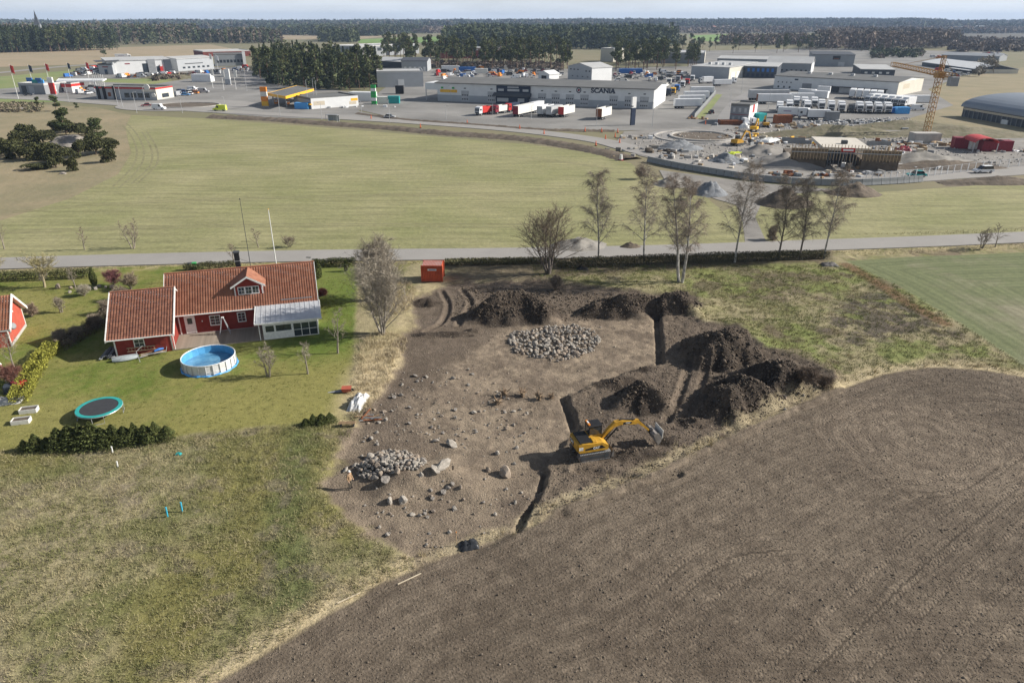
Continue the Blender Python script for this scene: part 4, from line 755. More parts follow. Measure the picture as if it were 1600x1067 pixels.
grass('lawn_grass', 'short green lawn grass of the garden', 60000, lambda x, y: fan(x, y) & (sdf(x, y, P_['lawn']) > .1) & (y < 100), 59, (-80, -18, 50, 100), .03, .08, .03, (.13, .17, .035), (.24, .22, .08), 1.0, .1)
grass('verge_grass', 'dry verge grass along both sides of the country road', 22000, lambda x, y: fan(x, y, 14) & (np.abs(pathdist(x, y, ROAD)[0] - 4.4) < 1.0), 61, (-95, 95, 98, 130), .12, .4, .03, (.44, .37, .22), (.24, .24, .09), .6)
# tufts of garden rubble kept low: scrub beyond the road at the track mouth is in the bush list
# ================================================================ RED HOUSE
defm('falu_red', (.235, .036, .026), .85, scale=2, var=.15); defm('trim_white', (.74, .73, .70), .6); defm('deck_wood', (.30, .255, .20), .85, scale=2, var=.2); defm('sheet_metal', (.60, .62, .64), .38, scale=.8, var=.12, metal=.3)
def tile_material():
    m = mat('clay_tile', (.225, .088, .053), .8, scale=1.1, col2=(.37, .17, .105), detail=9); return m
M['tile'] = tile_material(); M['old_tile'] = mat('old_clay_tile', (.155, .064, .047), .85, scale=2.2, col2=(.34, .155, .098), detail=9)
HT = R(16); HO = Vector((-40.2, 78.2, 0)); HO.z = .02
def tile_slope(name, parent, u0, u1, n0, z0, n1, z1, m_, per=.30, course=.36, cut=None):
    """pantiles: waves across, steps down the slope; from eave (n0,z0) to ridge (n1,z1)"""
    L = math.hypot(n1 - n0, z1 - z0); nc = max(2, int(L / course)); d = ((n1 - n0) / L, (z1 - z0) / L); nn = (-d[1], d[0]) if d[0] > 0 else (d[1], -d[0])
    nu = int((u1 - u0) / per * 6); us = np.linspace(u0, u1, nu + 1); w = .035 * np.sin(us / per * 2 * math.pi) + .018 * np.sin(us / per * 4 * math.pi + .6); V = []; Fc = []
    for c in range(nc):
        for e, lift in ((c, .045), (c + 1, .012)):
            s = L * e / nc; jit = .010 * np.sin(us * 2.1 + c * 1.7); V.append(np.stack([us, n0 + d[0] * s + nn[0] * (w + lift + jit), z0 + d[1] * s + nn[1] * (w + lift + jit)], 1))
    V = np.concatenate(V); k = nu + 1
    for r_ in range(2 * nc - 1):
        a = r_ * k + np.arange(nu); q = np.stack([a, a + 1, a + k + 1, a + k], 1); Fc.append(q if d[0] > 0 else q[:, ::-1])
    Fc = np.concatenate(Fc)
    if cut is not None:
        cu, cn = V[Fc].mean(1)[:, 0], V[Fc].mean(1)[:, 1]; Fc = Fc[~cut(cu, cn)]
    return link(name, np_mesh(name, V, Fc, M[m_]), parent, kind='stuff')
def window(parent, u0, u1, z0, z1, n, cols=2, rows=2, face=-1, frame='trim_white', fw=.09, name='window', out=.05, side=None):
    """casement: white frame, dark pane set back, glazing bars; face -1 looks to the front. side: window on a gable at u=side"""
    mb = MB(); gl = MB(); br = MB()
    def B(b, a0, a1, y0, y1, c0, c1):
        if side is None: b.box(a0, a1, min(n + face * y0, n + face * y1), max(n + face * y0, n + face * y1), c0, c1)
        else: b.box(min(side + face * y0, side + face * y1), max(side + face * y0, side + face * y1), a0, a1, c0, c1)
    B(mb, u0 - fw, u0, 0, out, z0 - fw, z1 + fw); B(mb, u1, u1 + fw, 0, out, z0 - fw, z1 + fw); B(mb, u0, u1, 0, out, z1, z1 + fw); B(mb, u0, u1, 0, out + .02, z0 - fw, z0)
    B(gl, u0, u1, -.03, .012, z0, z1)
    w = .035
    for i in range(1, cols): c = u0 + (u1 - u0) * i / cols; B(br, c - w / 2, c + w / 2, .012, .034, z0, z1)
    for i in range(1, rows): c = z0 + (z1 - z0) * i / rows; B(br, u0, u1, .0125, .030, c - w / 2, c + w / 2)
    o = mb.part(name, frame, parent); gl.part('pane', 'glass', o)
    if cols > 1 or rows > 1: br.part('glazing_bar', frame, o, kind='stuff')
    return o
H = thing('red_house', 'red wooden house with clay tile roof, dormer, garage wing and white veranda', 'house', HO, HT)
zE, zR, nD = 2.75, 6.4, 4.6; sl = (zR - zE) / (nD + .5)
mb = MB(); mb.box(-1.0, 16.0, 0, 9.2, -.2, 2.85); mb.prism([(0, 2.85), (9.2, 2.85), (4.6, 6.2)], -1.0, 16.0, 'x'); wall = mb.part('wall', 'falu_red', H)
mb = MB(); 
for k in range(72): mb.box(-.2 + k * .225, -.2 + k * .225 + .05, -.022, 0, .12, 2.8)
mb.part('cladding_batten', 'falu_red', wall, kind='stuff')
mb = MB(); mb.box(-1.0, 16, -.04, 0, -.2, .12); mb.part('plinth', 'concrete', wall)
roof = MB().prism([(-.5, zE - .16), (-.5, zE - .02), (nD, zR - .02), (9.7, zE - .02), (9.7, zE - .16), (nD, zR - .2)], -1.4, 16.45, 'x').part('roof', 'trim_white', H)
tile_slope('roof_tiles', roof, -1.4, 16.45, -.55, zE, nD, zR, 'tile', cut=lambda u, n: (np.abs(u - 8.35) < 1.75) & (n > 1.25) & (n < 4.1 - np.abs(u - 8.35) * .9)); tile_slope('roof_tiles', roof, -1.4, 16.45, 9.75, zE, nD, zR, 'tile')
MB().tube([(-1.42, nD, zR + .07), (16.47, nD, zR + .07)], .11, 8).part('ridge_tiles', 'tile', roof)
for u in (-1.46, 16.42): MB().prism([(-.62, zE - .22), (nD, zR - .16), (nD, zR + .12), (-.62, zE + .06)], u, u + .06, 'x').part('bargeboard', 'trim_white', roof)
MB().tube([(-.2, -.64, zE - .03), (16.4, -.64, zE - .03)], .07, 8).part('gutter', 'trim_white', roof)
mb = MB(); 
for k in range(9): mb.box(12.0 + k * .42, 12.4 + k * .42, 0.05, .12, zE + sl * .62 + .02, zE + sl * .62 + .16)
mb.part('snow_guard', 'mid_grey', roof, kind='stuff')
# chimney pipe with guy wires and tall mast
ch = MB().bbox(6.9, 7.5, 4.9, 5.5, 5.9, 8.4, .03).part('chimney', 'black', roof); MB().box(6.82, 7.58, 4.82, 5.58, 8.25, 8.42).part('cap', 'dark_grey', ch); MB().box(6.885, 7.515, 4.885, 5.515, 7.2, 7.26).part('collar', 'light_grey', ch)
for s in (-1, 1): MB().tube([(7.2 + .3 * s, 5.2, 7.4), (7.2 + 2.6 * s, 5.0, zR - .02)], .02, 4).part('guy_wire', 'dark_grey', ch)
# dormer
dz0, dz1, dn = 4.02, 5.35, 1.18
D = MB().box(6.75, 9.95, dn, 4.4, 3.75, dz1).prism([(6.75, dz1), (9.95, dz1), (8.35, 6.22)], dn, 4.6, 'y').part('dormer', 'falu_red', H)
dr = MB()
for s in (-1, 1):
    e = 8.35 + s * 2.0; dr.add([(e, dn - .45, 5.10), (8.35, dn - .45, 6.34), (8.35, 4.6, 6.34), (e, 3.2, 5.10), (e, dn - .45, 5.20), (8.35, dn - .45, 6.45), (8.35, 4.65, 6.45), (e, 3.25, 5.20)], [(0, 1, 2, 3), (7, 6, 5, 4), (0, 4, 5, 1), (3, 2, 6, 7), (0, 3, 7, 4)])
drp = dr.part('dormer_roof', 'trim_white', D)
for s in (-1, 1):
    V = []; Fc = []; nv = 60; ys = np.linspace(dn - .47, 4.4, nv)
    for c in range(11):
        t = c / 10; V.append(np.stack([np.full(nv, 8.35 + s * 2.05 * (1 - t)), np.minimum(ys, 3.2 + 1.4 * t), 5.17 + (6.46 - 5.17) * t + .03 * np.sin(ys / .3 * 6.283) + .055 + .02 * (c % 2)], 1))
    V = np.concatenate(V)
    for c in range(10): a = c * nv + np.arange(nv - 1); q = np.stack([a, a + 1, a + nv + 1, a + nv], 1); Fc.append(q[:, ::-1] if s < 0 else q)
    link('dormer_tiles', np_mesh('dormer_tiles', V, np.concatenate(Fc), M['tile']), D, kind='stuff')
    e = 8.35 + s * 2.03; MB().add([(e, dn - .5, 5.02), (8.35, dn - .5, 6.26), (8.35, dn - .5, 6.50), (e, dn - .5, 5.26), (e, dn - .44, 5.02), (8.35, dn - .44, 6.26), (8.35, dn - .44, 6.50), (e, dn - .44, 5.26)], [(0, 1, 2, 3), (7, 6, 5, 4), (0, 4, 5, 1), (3, 2, 6, 7), (0, 3, 7, 4), (1, 5, 6, 2)]).part('bargeboard', 'trim_white', drp)
    MB().box(8.35 + s * 1.6 - .07, 8.35 + s * 1.6 + .07, dn - .03, dn + .05, 3.75, 5.32).part('corner_board', 'trim_white', D)
for k in range(3): window(D, 7.17 + k * .83, 7.17 + k * .83 + .66, 4.14, 4.98, dn, 2, 2, fw=.085)
# front door, windows
door = MB().box(.75, 1.7, -.03, 0.0, .18, 2.28).part('door', 'trim_white', H); MB().box(.95, 1.5, -.045, -.028, 1.35, 2.1).part('pane', 'glass', door); mb = MB(); mb.box(.63, .75, -.05, 0, .15, 2.4).box(1.7, 1.82, -.05, 0, .15, 2.4).box(.75, 1.7, -.05, 0, 2.28, 2.4).part('frame', 'trim_white', door)
MB().bbox(1.58, 1.64, -.09, -.03, 1.15, 1.2, .01).part('handle', 'silver', door)
window(H, 3.55, 4.6, .95, 2.1, 0, 2, 3); window(H, 6.75, 7.55, 1.05, 2.15, 0, 2, 3); window(H, 3.2, 4.2, 3.6, 4.7, 0, 2, 2, face=1, side=16.0)
MB().bbox(2.55, 2.68, -.1, 0, 1.5, 1.68, .02).part('wall_lamp', 'trim_white', H)
for u in (-.02, 16.0): MB().box(u, u + .14, -.045, .02, .1, 2.8).part('corner_board', 'trim_white', H)
# garage wing
gw = MB().box(-6.3, -.3, -4.25, 6.4, -.3, 2.3).prism([(-4.25, 2.3), (6.4, 2.3), (1.1, 5.55)], -6.3, -.3, 'x').part('garage_wall', 'falu_red', H)
gE, gR_, gn = 2.2, 5.8, 1.1
gr = MB().prism([(-4.75, gE - .14), (-4.75, gE - .02), (gn, gR_ - .02), (6.9, gE - .02), (6.9, gE - .14), (gn, gR_ - .18)], -6.9, .1, 'x').part('garage_roof', 'trim_white', H)
tile_slope('roof_tiles', gr, -6.9, .1, -4.8, gE, gn, gR_, 'old_tile'); tile_slope('roof_tiles', gr, -6.9, .1, 6.95, gE, gn, gR_, 'old_tile'); MB().tube([(-6.92, gn, gR_ + .07), (.12, gn, gR_ + .07)], .11, 8).part('ridge_tiles', 'old_tile', gr)
for u in (-7.0, .08): MB().prism([(-4.9, gE - .22), (gn, gR_ - .16), (gn, gR_ + .14), (-4.9, gE + .08)], u, u + .12, 'x').part('bargeboard', 'trim_white', gr)
MB().tube([(-6.9, -4.86, gE - .05), (.1, -4.86, gE - .05)], .07, 8).part('gutter', 'trim_white', gr); MB().tube([(.0, -4.84, gE - .1), (-.1, -4.3, 1.9), (-.1, -4.3, .1)], .045, 6).part('downpipe', 'trim_white', gr)
for u in (-6.33, -.42): MB().box(u, u + .15, -4.29, -4.22, 0, 2.2).part('corner_board', 'trim_white', gw)
window(gw, -4.2, -3.25, .9, 1.75, -4.25, 2, 2); MB().box(-1.55, -.85, -4.275, -4.25, .9, 1.5).part('hatch', 'falu_red', gw)
# wooden deck, one plank at a time
dk = MB().box(-.3, 16.1, -4.26, -.045, -.25, .03).part('deck', 'deck_wood', H)
pl = MB().box(0, 9.55, 0, .135, 0, .03).mesh('plank', 'deck_wood')
for k in range(28): link('plank', pl, dk, (-.28, -4.26 + k * .15, .032 + .002 * (k % 3)))
# veranda with sheet-metal roof
V_ = thing('veranda', 'white glazed veranda with pale sheet-metal roof at the house corner', 'veranda', HO, HT)
V_.parent = H; V_.location = (0, 0, 0); V_.rotation_euler = (0, 0, 0)
for k in ('label', 'category'): del V_[k]
vr = MB().prism([(-4.75, 2.28), (-4.75, 2.36), (-.35, 2.93), (-.35, 2.85)], 8.95, 16.6, 'x').part('veranda_roof', 'sheet_metal', V_)
mb = MB()
for k in range(14): u = 9.1 + k * .57; mb.prism([(-4.77, 2.362), (-4.77, 2.40), (-.35, 2.97), (-.35, 2.932)], u, u + .035, 'x')
mb.part('standing_seam', 'sheet_metal', vr, kind='stuff'); MB().box(8.9, 16.65, -4.83, -4.752, 2.2, 2.38).part('fascia', 'trim_white', vr)
for u in (8.9, 16.56): MB().prism([(-4.75, 2.12), (-4.75, 2.40), (-.36, 2.98), (-.36, 2.7)], u - .02, u + .05, 'x').part('bargeboard', 'trim_white', vr)
MB().box(9.75, 13.2, -4.32, -4.25, .05, 1.0).part('parapet', 'trim_white', V_); MB().box(9.75, 16.1, -4.33, -4.24, 1.78, 2.25).part('lintel', 'trim_white', V_)
for u0, u1 in ((9.75, 10.05), (11.0, 11.22), (13.0, 13.25), (15.98, 16.12)): MB().box(u0, u1, -4.325, -4.245, .05, 1.8).part('post', 'trim_white', V_)
MB().box(9.28, 9.38, -4.32, -4.22, .05, 2.3).part('post', 'trim_white', V_)
for u0, u1 in ((10.05, 11.0), (11.22, 12.08), (12.13, 13.0)): MB().box(u0, u1, -4.29, -4.27, 1.0, 1.78).part('pane', 'glass', V_)
for k in range(3):
    for z0, z1 in ((.12, .92), (.98, 1.78)): MB().box(13.27 + k * .91, 14.12 + k * .91, -4.29, -4.27, z0, z1).part('pane', 'glass', V_)
mb = MB(); mb.box(13.25, 16.0, -4.31, -4.26, .92, .98)
for k in (1, 2): mb.box(13.2 + k * .91, 13.27 + k * .91, -4.312, -4.258, .05, 1.78)
mb.box(13.25, 16.0, -4.32, -4.25, .05, .12); mb.part('mullion', 'trim_white', V_)
MB().box(16.06, 16.12, -4.24, -.05, .05, 1.0).part('side_wall', 'trim_white', V_); MB().box(16.08, 16.10, -4.2, -.05, 1.0, 2.1).part('pane', 'glass', V_); MB().box(9.72, 9.76, -4.24, -.05, .05, 2.2).part('side_wall', 'trim_white', V_)
def HL(u, n, z=0): c, s = math.cos(HT), math.sin(HT); return Vector((HO.x + u * c - n * s, HO.y + u * s + n * c, z))
def hthing(name, lab, cat, u, n, z=0, rot=0): return thing(name, lab, cat, HL(u, n, z), HT + rot)
# ladder on the deck, orchard ladder and things against the garage
t = hthing('step_ladder', 'aluminium step ladder standing open on the wooden deck', 'ladder', 5.1, -1.2, .066)
for s in (-1, 1):
    MB().tube([(s * .62 - .0, -.16, 0), (s * .07, 0, 2.15)], .045, 5).part('rail', 'silver', t); MB().tube([(s * .62, .5, 0), (s * .07, .12, 2.15)], .045, 5).part('rail', 'silver', t)
for k in range(6):
    z = .3 + k * .3; x = .62 - .55 * z / 2.15
    for s in (-1, 1): MB().box(s * x - .03, s * x + .03, -.16 * (1 - z / 2.15), .5 - .38 * z / 2.15, z, z + .03).part('rung', 'silver', t)
MB().bbox(-.16, .16, -.08, .2, 2.13, 2.22, .02).part('top_platform', 'white_paint', t)
t = hthing('ladder', 'wooden ladder leaning sideways along the garage wall', 'ladder', -5.1, -4.42, .45, .0)
for z in (0, .42): MB().box(0, 3.0, -.04, .04, z, z + .07).part('rail', 'raw_wood', t)
for k in range(9): MB().box(.15 + k * .335, .19 + k * .335, -.03, .03, .07, .42).part('rung', 'raw_wood', t)
t = hthing('rowing_boat', 'upturned pale grey rowing boat on the grass before the garage', 'boat', -5.2, -5.3, .02, .12)
prof = []; N_ = 14
V = []; Fc = []
for i in range(N_ + 1):
    s = i / N_; w = .52 * math.sin(math.pi * min(1, s * .85 + .12)) ** .6; hh = .42 * (1 - .35 * abs(2 * s - 1) ** 2)
    for j in range(9): a = math.pi * j / 8; V.append(((s - .5) * 2.7, -math.cos(a) * w, math.sin(a) ** .7 * hh))
for i in range(N_):
    for j in range(8): a = i * 9 + j; Fc.append((a, a + 9, a + 10, a + 1))
link('hull', np_mesh('hull', V, np.array(Fc), mat('boat_grey', (.33, .37, .38), .5), None, True), t); MB().box(-1.25, 1.25, -.025, .025, .38, .47).part('keel', 'light_grey', t)
t = hthing('lumber_pile', 'heap of boards and rolled blue tarpaulin beside the garage corner', 'boards', -2.4, -5.0, .02, .25)
r5 = random.Random(5)
for k in range(7): o = MB().box(-1.3, 1.3, -.05, .05, 0, .04).part('board', ('wood', 'raw_wood', 'light_grey')[k % 3], t, loc=(r5.uniform(-.2, .3), r5.uniform(-.25, .3), .03 + .045 * k)); o.rotation_euler = (0, 0, r5.uniform(-.3, .3))
MB().tube([(.2, .1, .38), (.7, .3, .42), (1.2, .5, .34)], [.1, .16, .1], 8).part('tarpaulin', 'blue', t); MB().tube([(1.4, .3, .0), (1.75, .5, 1.15)], .03, 5).part('pole', 'light_grey', t)
t = hthing('plank_stack', 'dark stack of old planks leaning at the left garage corner', 'planks', -7.3, -3.4, 0, .0)
for k in range(9): o = MB().bbox(-.16, .16, -1.3, 1.3, 0, .06, .01).part('plank', 'dark_grey' if k % 2 else 'mid_grey', t, loc=(-.5 + .14 * k, r5.uniform(-.2, .2), .05 + .07 * (k % 4))); o.rotation_euler = (0, r5.uniform(-.3, .3), r5.uniform(-.12, .12))
t = hthing('clothes_line', 'thin pole with a leaning stick on the lawn before the boat', 'pole', -3.5, -6.6, 0); MB().tube([(0, 0, 0), (-.15, 0, 1.35)], .03, 5).part('pole', 'light_grey', t); MB().tube([(-.15, 0, 1.3), (.5, .5, 1.75)], .02, 5).part('stick', 'light_grey', t)
# flagpole and mast
p = G(435, 436); t = thing('flagpole', 'tall white flagpole behind the red house', 'flagpole', p); MB().tube([(0, 0, -.2), (0, 0, 10.4)], [.09, .045], 10).part('pole', 'white_paint', t); MB().cyl(0, 0, 10.4, 10.5, .08, 8).part('finial', 'yellow', t); MB().bbox(-.2, .2, -.2, .2, 0, .4, .03).part('base', 'concrete', t)
p = G(395, 437); t = thing('radio_mast', 'thin dark mast standing behind the black chimney', 'mast', p); MB().tube([(0, 0, 0), (0, 0, 12.0)], [.055, .03], 6).part('mast', 'dark_grey', t); MB().cyl(0, 0, 11.8, 12.1, .06, 6).part('tip', 'dark_grey', t); MB().box(-.8, .8, -.02, .02, 5.8, 5.84).part('cross_arm', 'dark_grey', t)
p = G(485, 420); t = thing('road_sign', 'small sign pole by the road behind the house gable', 'sign', p); MB().cyl(0, 0, 0, 1.9, .035, 6).part('post', 'light_grey', t); MB().box(-.45, .3, -.02, .02, 1.75, 1.9).part('plate', 'mid_grey', t)
for px, py, m_, lab in ((298, 421.5, 'dark_grey', 'dark wheelie bin by the road behind the house'), (305, 421, 'green', 'green wheelie bin beside the dark one')):
    t = thing('wheelie_bin', lab, 'bin', GZ(px, py), .2); MB().prism([(-.24, .1), (.24, .1), (.3, 1.0), (-.3, 1.0)], -.3, .3, 'y').part('body', m_, t); MB().bbox(-.32, .32, -.34, .36, 1.0, 1.1, .03).part('lid', m_, t); 
    for s in (-1, 1): MB().tube([(s * .24, .28, .1), (s * .18, .28, .1)], .1, 10).part('wheel', 'tyre', t)
sheet('gravel_drive', [tuple(HL(u, n)[:2]) for u, n in ((-1.5, 9.5), (-4.4, 9.6), (-4.8, 14), (-3.5, 21), (1.5, 21), (-.5, 14))], .12, 'gravel')
# ---- pool
p = GZ(328, 571); t = thing('round_pool', 'round frame pool with pale sides and blue liner on the lawn', 'pool', p)
RP = 2.8; n_ = 24; mb = MB(); inn = MB(); 
for k in range(n_):
    a0, a1 = 6.2832 * k / n_, 6.2832 * (k + 1) / n_; c0, s0, c1, s1 = math.cos(a0), math.sin(a0), math.cos(a1), math.sin(a1)
    r1, r0 = RP, RP - .05
    o = MB().add([(r1 * c0, r1 * s0, .05), (r1 * c1, r1 * s1, .05), (r1 * c1, r1 * s1, 1.22), (r1 * c0, r1 * s0, 1.22), (r0 * c0, r0 * s0, .05), (r0 * c1, r0 * s1, .05), (r0 * c1, r0 * s1, 1.22), (r0 * c0, r0 * s0, 1.22)], [(0, 1, 2, 3), (3, 2, 6, 7), (0, 4, 5, 1)]).part('side_panel', mat('pool_wall', (.62, .62, .61), .55, scale=1.5, var=.12), t)
    inn.add([(r0 * c0, r0 * s0, .06), (r0 * c1, r0 * s1, .06), (r0 * c1, r0 * s1, 1.21), (r0 * c0, r0 * s0, 1.21)], [(3, 2, 1, 0)])
    MB().tube([((r1 + .05) * c0, (r1 + .05) * s0, 0), ((r1 + .04) * c0, (r1 + .04) * s0, 1.22)], .035, 6).part('leg', 'light_grey', t)
inn.add([(RP * .98 * math.cos(6.2832 * k / n_), RP * .98 * math.sin(6.2832 * k / n_), .07) for k in range(n_)], [tuple(range(n_))]); inn.part('liner', mat('pool_liner', (.10, .34, .58), .4, scale=1.2, var=.2), t)
MB().tube([(RP * math.cos(6.2832 * k / 48), RP * math.sin(6.2832 * k / 48), 1.24) for k in range(49)], .05, 8, 0, False).part('rim', 'metal_white', t); MB().tube([((RP + .03) * math.cos(6.2832 * k / 48), (RP + .03) * math.sin(6.2832 * k / 48), .42) for k in range(49)], .022, 5, 0, False).part('strap', 'white_paint', t)
MB().tube([((RP + .12) * math.cos(6.2832 * k / 48 + .2), (RP + .12) * math.sin(6.2832 * k / 48 + .2), .05 + .04 * math.sin(k * 1.3)) for k in range(49)], [.10 + .05 * math.sin(k * 2.1) for k in range(49)], 6, 0, False).part('ground_cloth', 'sky_blue', t)
wm = mat('pool_water', (.05, .19, .36), .08, scale=1.1, col2=(.16, .36, .52), detail=6, spec=.6, bump=.03, bscale=2.5); MB().add([(RP * .975 * math.cos(6.2832 * k / n_), RP * .975 * math.sin(6.2832 * k / n_), .36) for k in range(n_)], [tuple(range(n_))]).part('water', wm, t)
# ---- trampoline
p = GZ(158, 648); t = thing('trampoline', 'round trampoline with dark mat and turquoise edge pad', 'trampoline', p)
RT, zt = 2.05, .86; ring = lambda r_, z, n=40: [(r_ * math.cos(6.2832 * k / n), r_ * math.sin(6.2832 * k / n), z) for k in range(n)]
MB().add(ring(1.72, zt), [tuple(range(40))]).add(ring(1.72, zt - .01), [tuple(range(40))[::-1]]).part('mat', mat('trampoline_mat', (.045, .047, .052), .8), t)
pd = MB(); a, b, c, d = ring(1.70, zt + .03), ring(RT, zt + .03), ring(RT + .02, zt - .05), ring(1.70, zt + .005); pd.add(a + b + c + d, [(k, (k + 1) % 40, 40 + (k + 1) % 40, 40 + k)[::-1] for k in range(40)] + [(40 + k, 40 + (k + 1) % 40, 80 + (k + 1) % 40, 80 + k)[::-1] for k in range(40)] + [(k, 120 + k, 120 + (k + 1) % 40, (k + 1) % 40) for k in range(40)]); pd.part('edge_pad', mat('pad_teal', (.03, .33, .31), .6, scale=2), t)
MB().tube(ring(RT, zt - .06) + [ring(RT, zt - .06)[0]], .035, 6, 0, False).part('frame', 'silver', t)
for k in range(4):
    a0 = .4 + k * 1.5708; q = [Vector((RT * math.cos(a0 + e), RT * math.sin(a0 + e), 0)) for e in (-.25, .25)]; MB().tube([q[0] + Vector((0, 0, zt - .06)), q[0] + Vector((0, 0, .03)), q[1] + Vector((0, 0, .03)), q[1] + Vector((0, 0, zt - .06))], .03, 6).part('leg', 'silver', t)
# ---- raised beds, sheds and clutter in the gardens
for px, py, lab in ((46, 643, 'rear wooden raised bed filled with soil'), (34, 660, 'front wooden raised bed filled with soil')):
    t = thing('raised_bed', lab, 'planter', GZ(px, py), .25)
    for s in (-1, 1): MB().box(-.75, .75, s * .4 - .03, s * .4 + .03, 0, .42).part('board', 'off_white', t); MB().box(s * .75 - .03, s * .75 + .03, -.37, .37, 0, .415).part('board', 'off_white', t)
    MB().box(-.72, .72, -.37, .37, 0, .32).part('soil', 'bank_soil', t)
# neighbour's red house with its gable at the left edge
p = G(19, 541); NT = R(19.5); t = thing('red_cottage', 'red cottage with white trim and tiled roof cut by the left edge', 'house', p, NT)
# local: gable in the x-z plane facing -y... gable looks right/down
MB().box(-9, 0, 0, 6.4, -.2, 2.5).prism([(0, 2.5), (6.4, 2.5), (3.2, 5.0)], -9, 0, 'x').part('wall', mat('cottage_red', (.42, .085, .055), .85, scale=1.5, var=.12), t)
rr = MB()
for s in (-1, 1):
    e = 3.2 + s * 3.75; rr.add([(-9.3, e, 2.12), (.45, e, 2.12), (.45, 3.2, 5.08), (-9.3, 3.2, 5.08), (-9.3, e, 2.28), (.45, e, 2.28), (.45, 3.2, 5.24), (-9.3, 3.2, 5.24)], [(0, 1, 2, 3), (7, 6, 5, 4), (0, 4, 5, 1), (1, 5, 6, 2), (3, 2, 6, 7), (0, 3, 7, 4)])
rp = rr.part('roof', 'trim_white', t)
tile_slope('roof_tiles', rp, -9.3, .43, -.57, 2.3, 3.2, 5.26, 'tile'); tile_slope('roof_tiles', rp, -9.3, .43, 6.97, 2.3, 3.2, 5.26, 'tile')
for s in (-1, 1):
    e = 3.2 + s * 3.8; MB().add([(.44, e, 2.0), (.44, 3.2, 5.0), (.44, 3.2, 5.4), (.44, e, 2.38), (.56, e, 2.0), (.56, 3.2, 5.0), (.56, 3.2, 5.4), (.56, e, 2.38)], [(0, 1, 2, 3), (7, 6, 5, 4), (0, 4, 5, 1), (3, 2, 6, 7), (0, 3, 7, 4)]).part('bargeboard', 'trim_white', rp); MB().box(-.05, .05, 3.2 + s * 3.2 - .07, 3.2 + s * 3.2 + .07, 0, 2.5).part('corner_board', 'trim_white', t)
MB().box(0, .06, 0, 6.4, -.1, .35).part('plinth', 'concrete', t); MB().cyl(.12, 3.0, 3.2, 3.35, .09, 8).part('vent', 'trim_white', t)
ds = MB(); 
for k in range(12): pass
MB().tube([(.1, .5, 2.2), (.55, .4, 2.3)], .03, 6).part('dish_arm', 'dark_grey', t); MB().tube([(.55, .4, 2.35), (.66, .3, 2.4)], [.42, .30], 14).part('satellite_dish', 'mid_grey', t)
# neighbour's terrace: parasol, red barrow, grill cover, tarpaulin heap
p = GZ(10, 597); t = thing('closed_parasol', 'closed pink and white parasol on the neighbouring terrace', 'parasol', p); MB().cyl(0, 0, 0, 2.0, .03, 6).part('pole', 'white_paint', t); MB().tube([(0, 0, .8), (0, 0, 1.2), (0, 0, 2.15)], [.12, .16, .05], 8).part('canopy', mat('pink_cloth', (.62, .26, .24), .8), t); MB().cyl(0, 0, 2.1, 2.3, .12, 8, 0, .04).part('cap', 'white_paint', t)
p = GZ(34, 608); t = thing('garden_cart', 'red garden tractor parked beside the yellow hedge', 'cart', p, 1.2); MB().bbox(-.6, .6, -.4, .4, .35, .85, .06).part('body', 'red', t); MB().bbox(-.75, -.35, -.35, .35, .5, 1.1, .05).part('seat', 'dark_red', t); MB().tube([(.3, 0, .8), (.15, 0, 1.15)], .04, 6).part('steering', 'black', t)
for a in (-.45, .45):
    for s in (-1, 1): MB().wheel(a, s * .45, .22, .22, .16).part('wheel', 'tyre', t)
p = GZ(20, 612); t = thing('grill', 'black covered grill on the neighbouring terrace', 'grill', p, .4); MB().bbox(-.7, .7, -.4, .4, .05, .9, .12).part('cover', mat('dark_cover', (.045, .055, .07), .6), t); MB().box(-.75, .75, -.45, .45, 0, .12).part('base', 'dark_grey', t)
def crumple(name, lab, cat, px, py, rx, ry, h_, m_, seed, rot=0, z=0):
    g = random.Random(seed); nx, ny = 13, 9; V = []; Fc = []
    for j in range(ny):
        for i in range(nx):
            u = i / (nx - 1) * 2 - 1; v = j / (ny - 1) * 2 - 1; e = max(0, 1 - max(abs(u), abs(v)) ** 4); V.append((u * rx * g.uniform(.9, 1.06), v * ry * g.uniform(.9, 1.06), e * h_ * g.uniform(.45, 1.15) + .02))
    for j in range(ny - 1):
        for i in range(nx - 1): a = j * nx + i; Fc.append((a, a + 1, a + nx + 1, a + nx))
    return link(name, np_mesh(name, V, np.array(Fc), M[m_] if isinstance(m_, str) else m_), None, GZ(px, py) + Vector((0, 0, z)), rot, lab, cat)
crumple('tarpaulin', 'crumpled pale grey tarpaulin on the neighbouring terrace', 'tarpaulin', 10, 628, 1.5, .8, .5, mat('pale_tarp', (.42, .42, .40), .7, scale=1.5, var=.25), 3, .3)
crumple('white_bag_row', 'long pile wrapped in white plastic at the lawn edge', 'wrapped pile', 560, 630, .72, 1.7, .75, mat('white_plastic', (.62, .62, .61), .4, scale=3, var=.25, bump=.08, bscale=5), 5, -.1)
crumple('black_tarpaulin', 'crumpled black tarpaulin at the bottom of the diggings', 'tarpaulin', 732, 853, .75, .55, .42, mat('black_plastic', (.028, .03, .034), .28, scale=2, var=.3), 7, .3)
t = thing('wheelbarrow', 'red wheelbarrow tray lying with dark tools by the lawn edge', 'wheelbarrow', GZ(542, 612), .1); MB().prism([(-.35, .15), (.35, .15), (.5, .5), (-.5, .5)], -.4, .4, 'y').part('tray', mat('brick_red', (.40, .10, .06), .7), t)
for k in range(5): o = MB().box(-1.5, 0, -.04, .04, 0, .05).part('tool', ('dark_grey', 'light_grey')[k % 2], t, loc=(-.5, -.35 + k * .17, .12 + .03 * (k % 2))); o.rotation_euler = (0, -.12, .1 * (k - 2))
MB().wheel(.55, 0, .18, .18, .1).part('wheel', 'tyre', t)
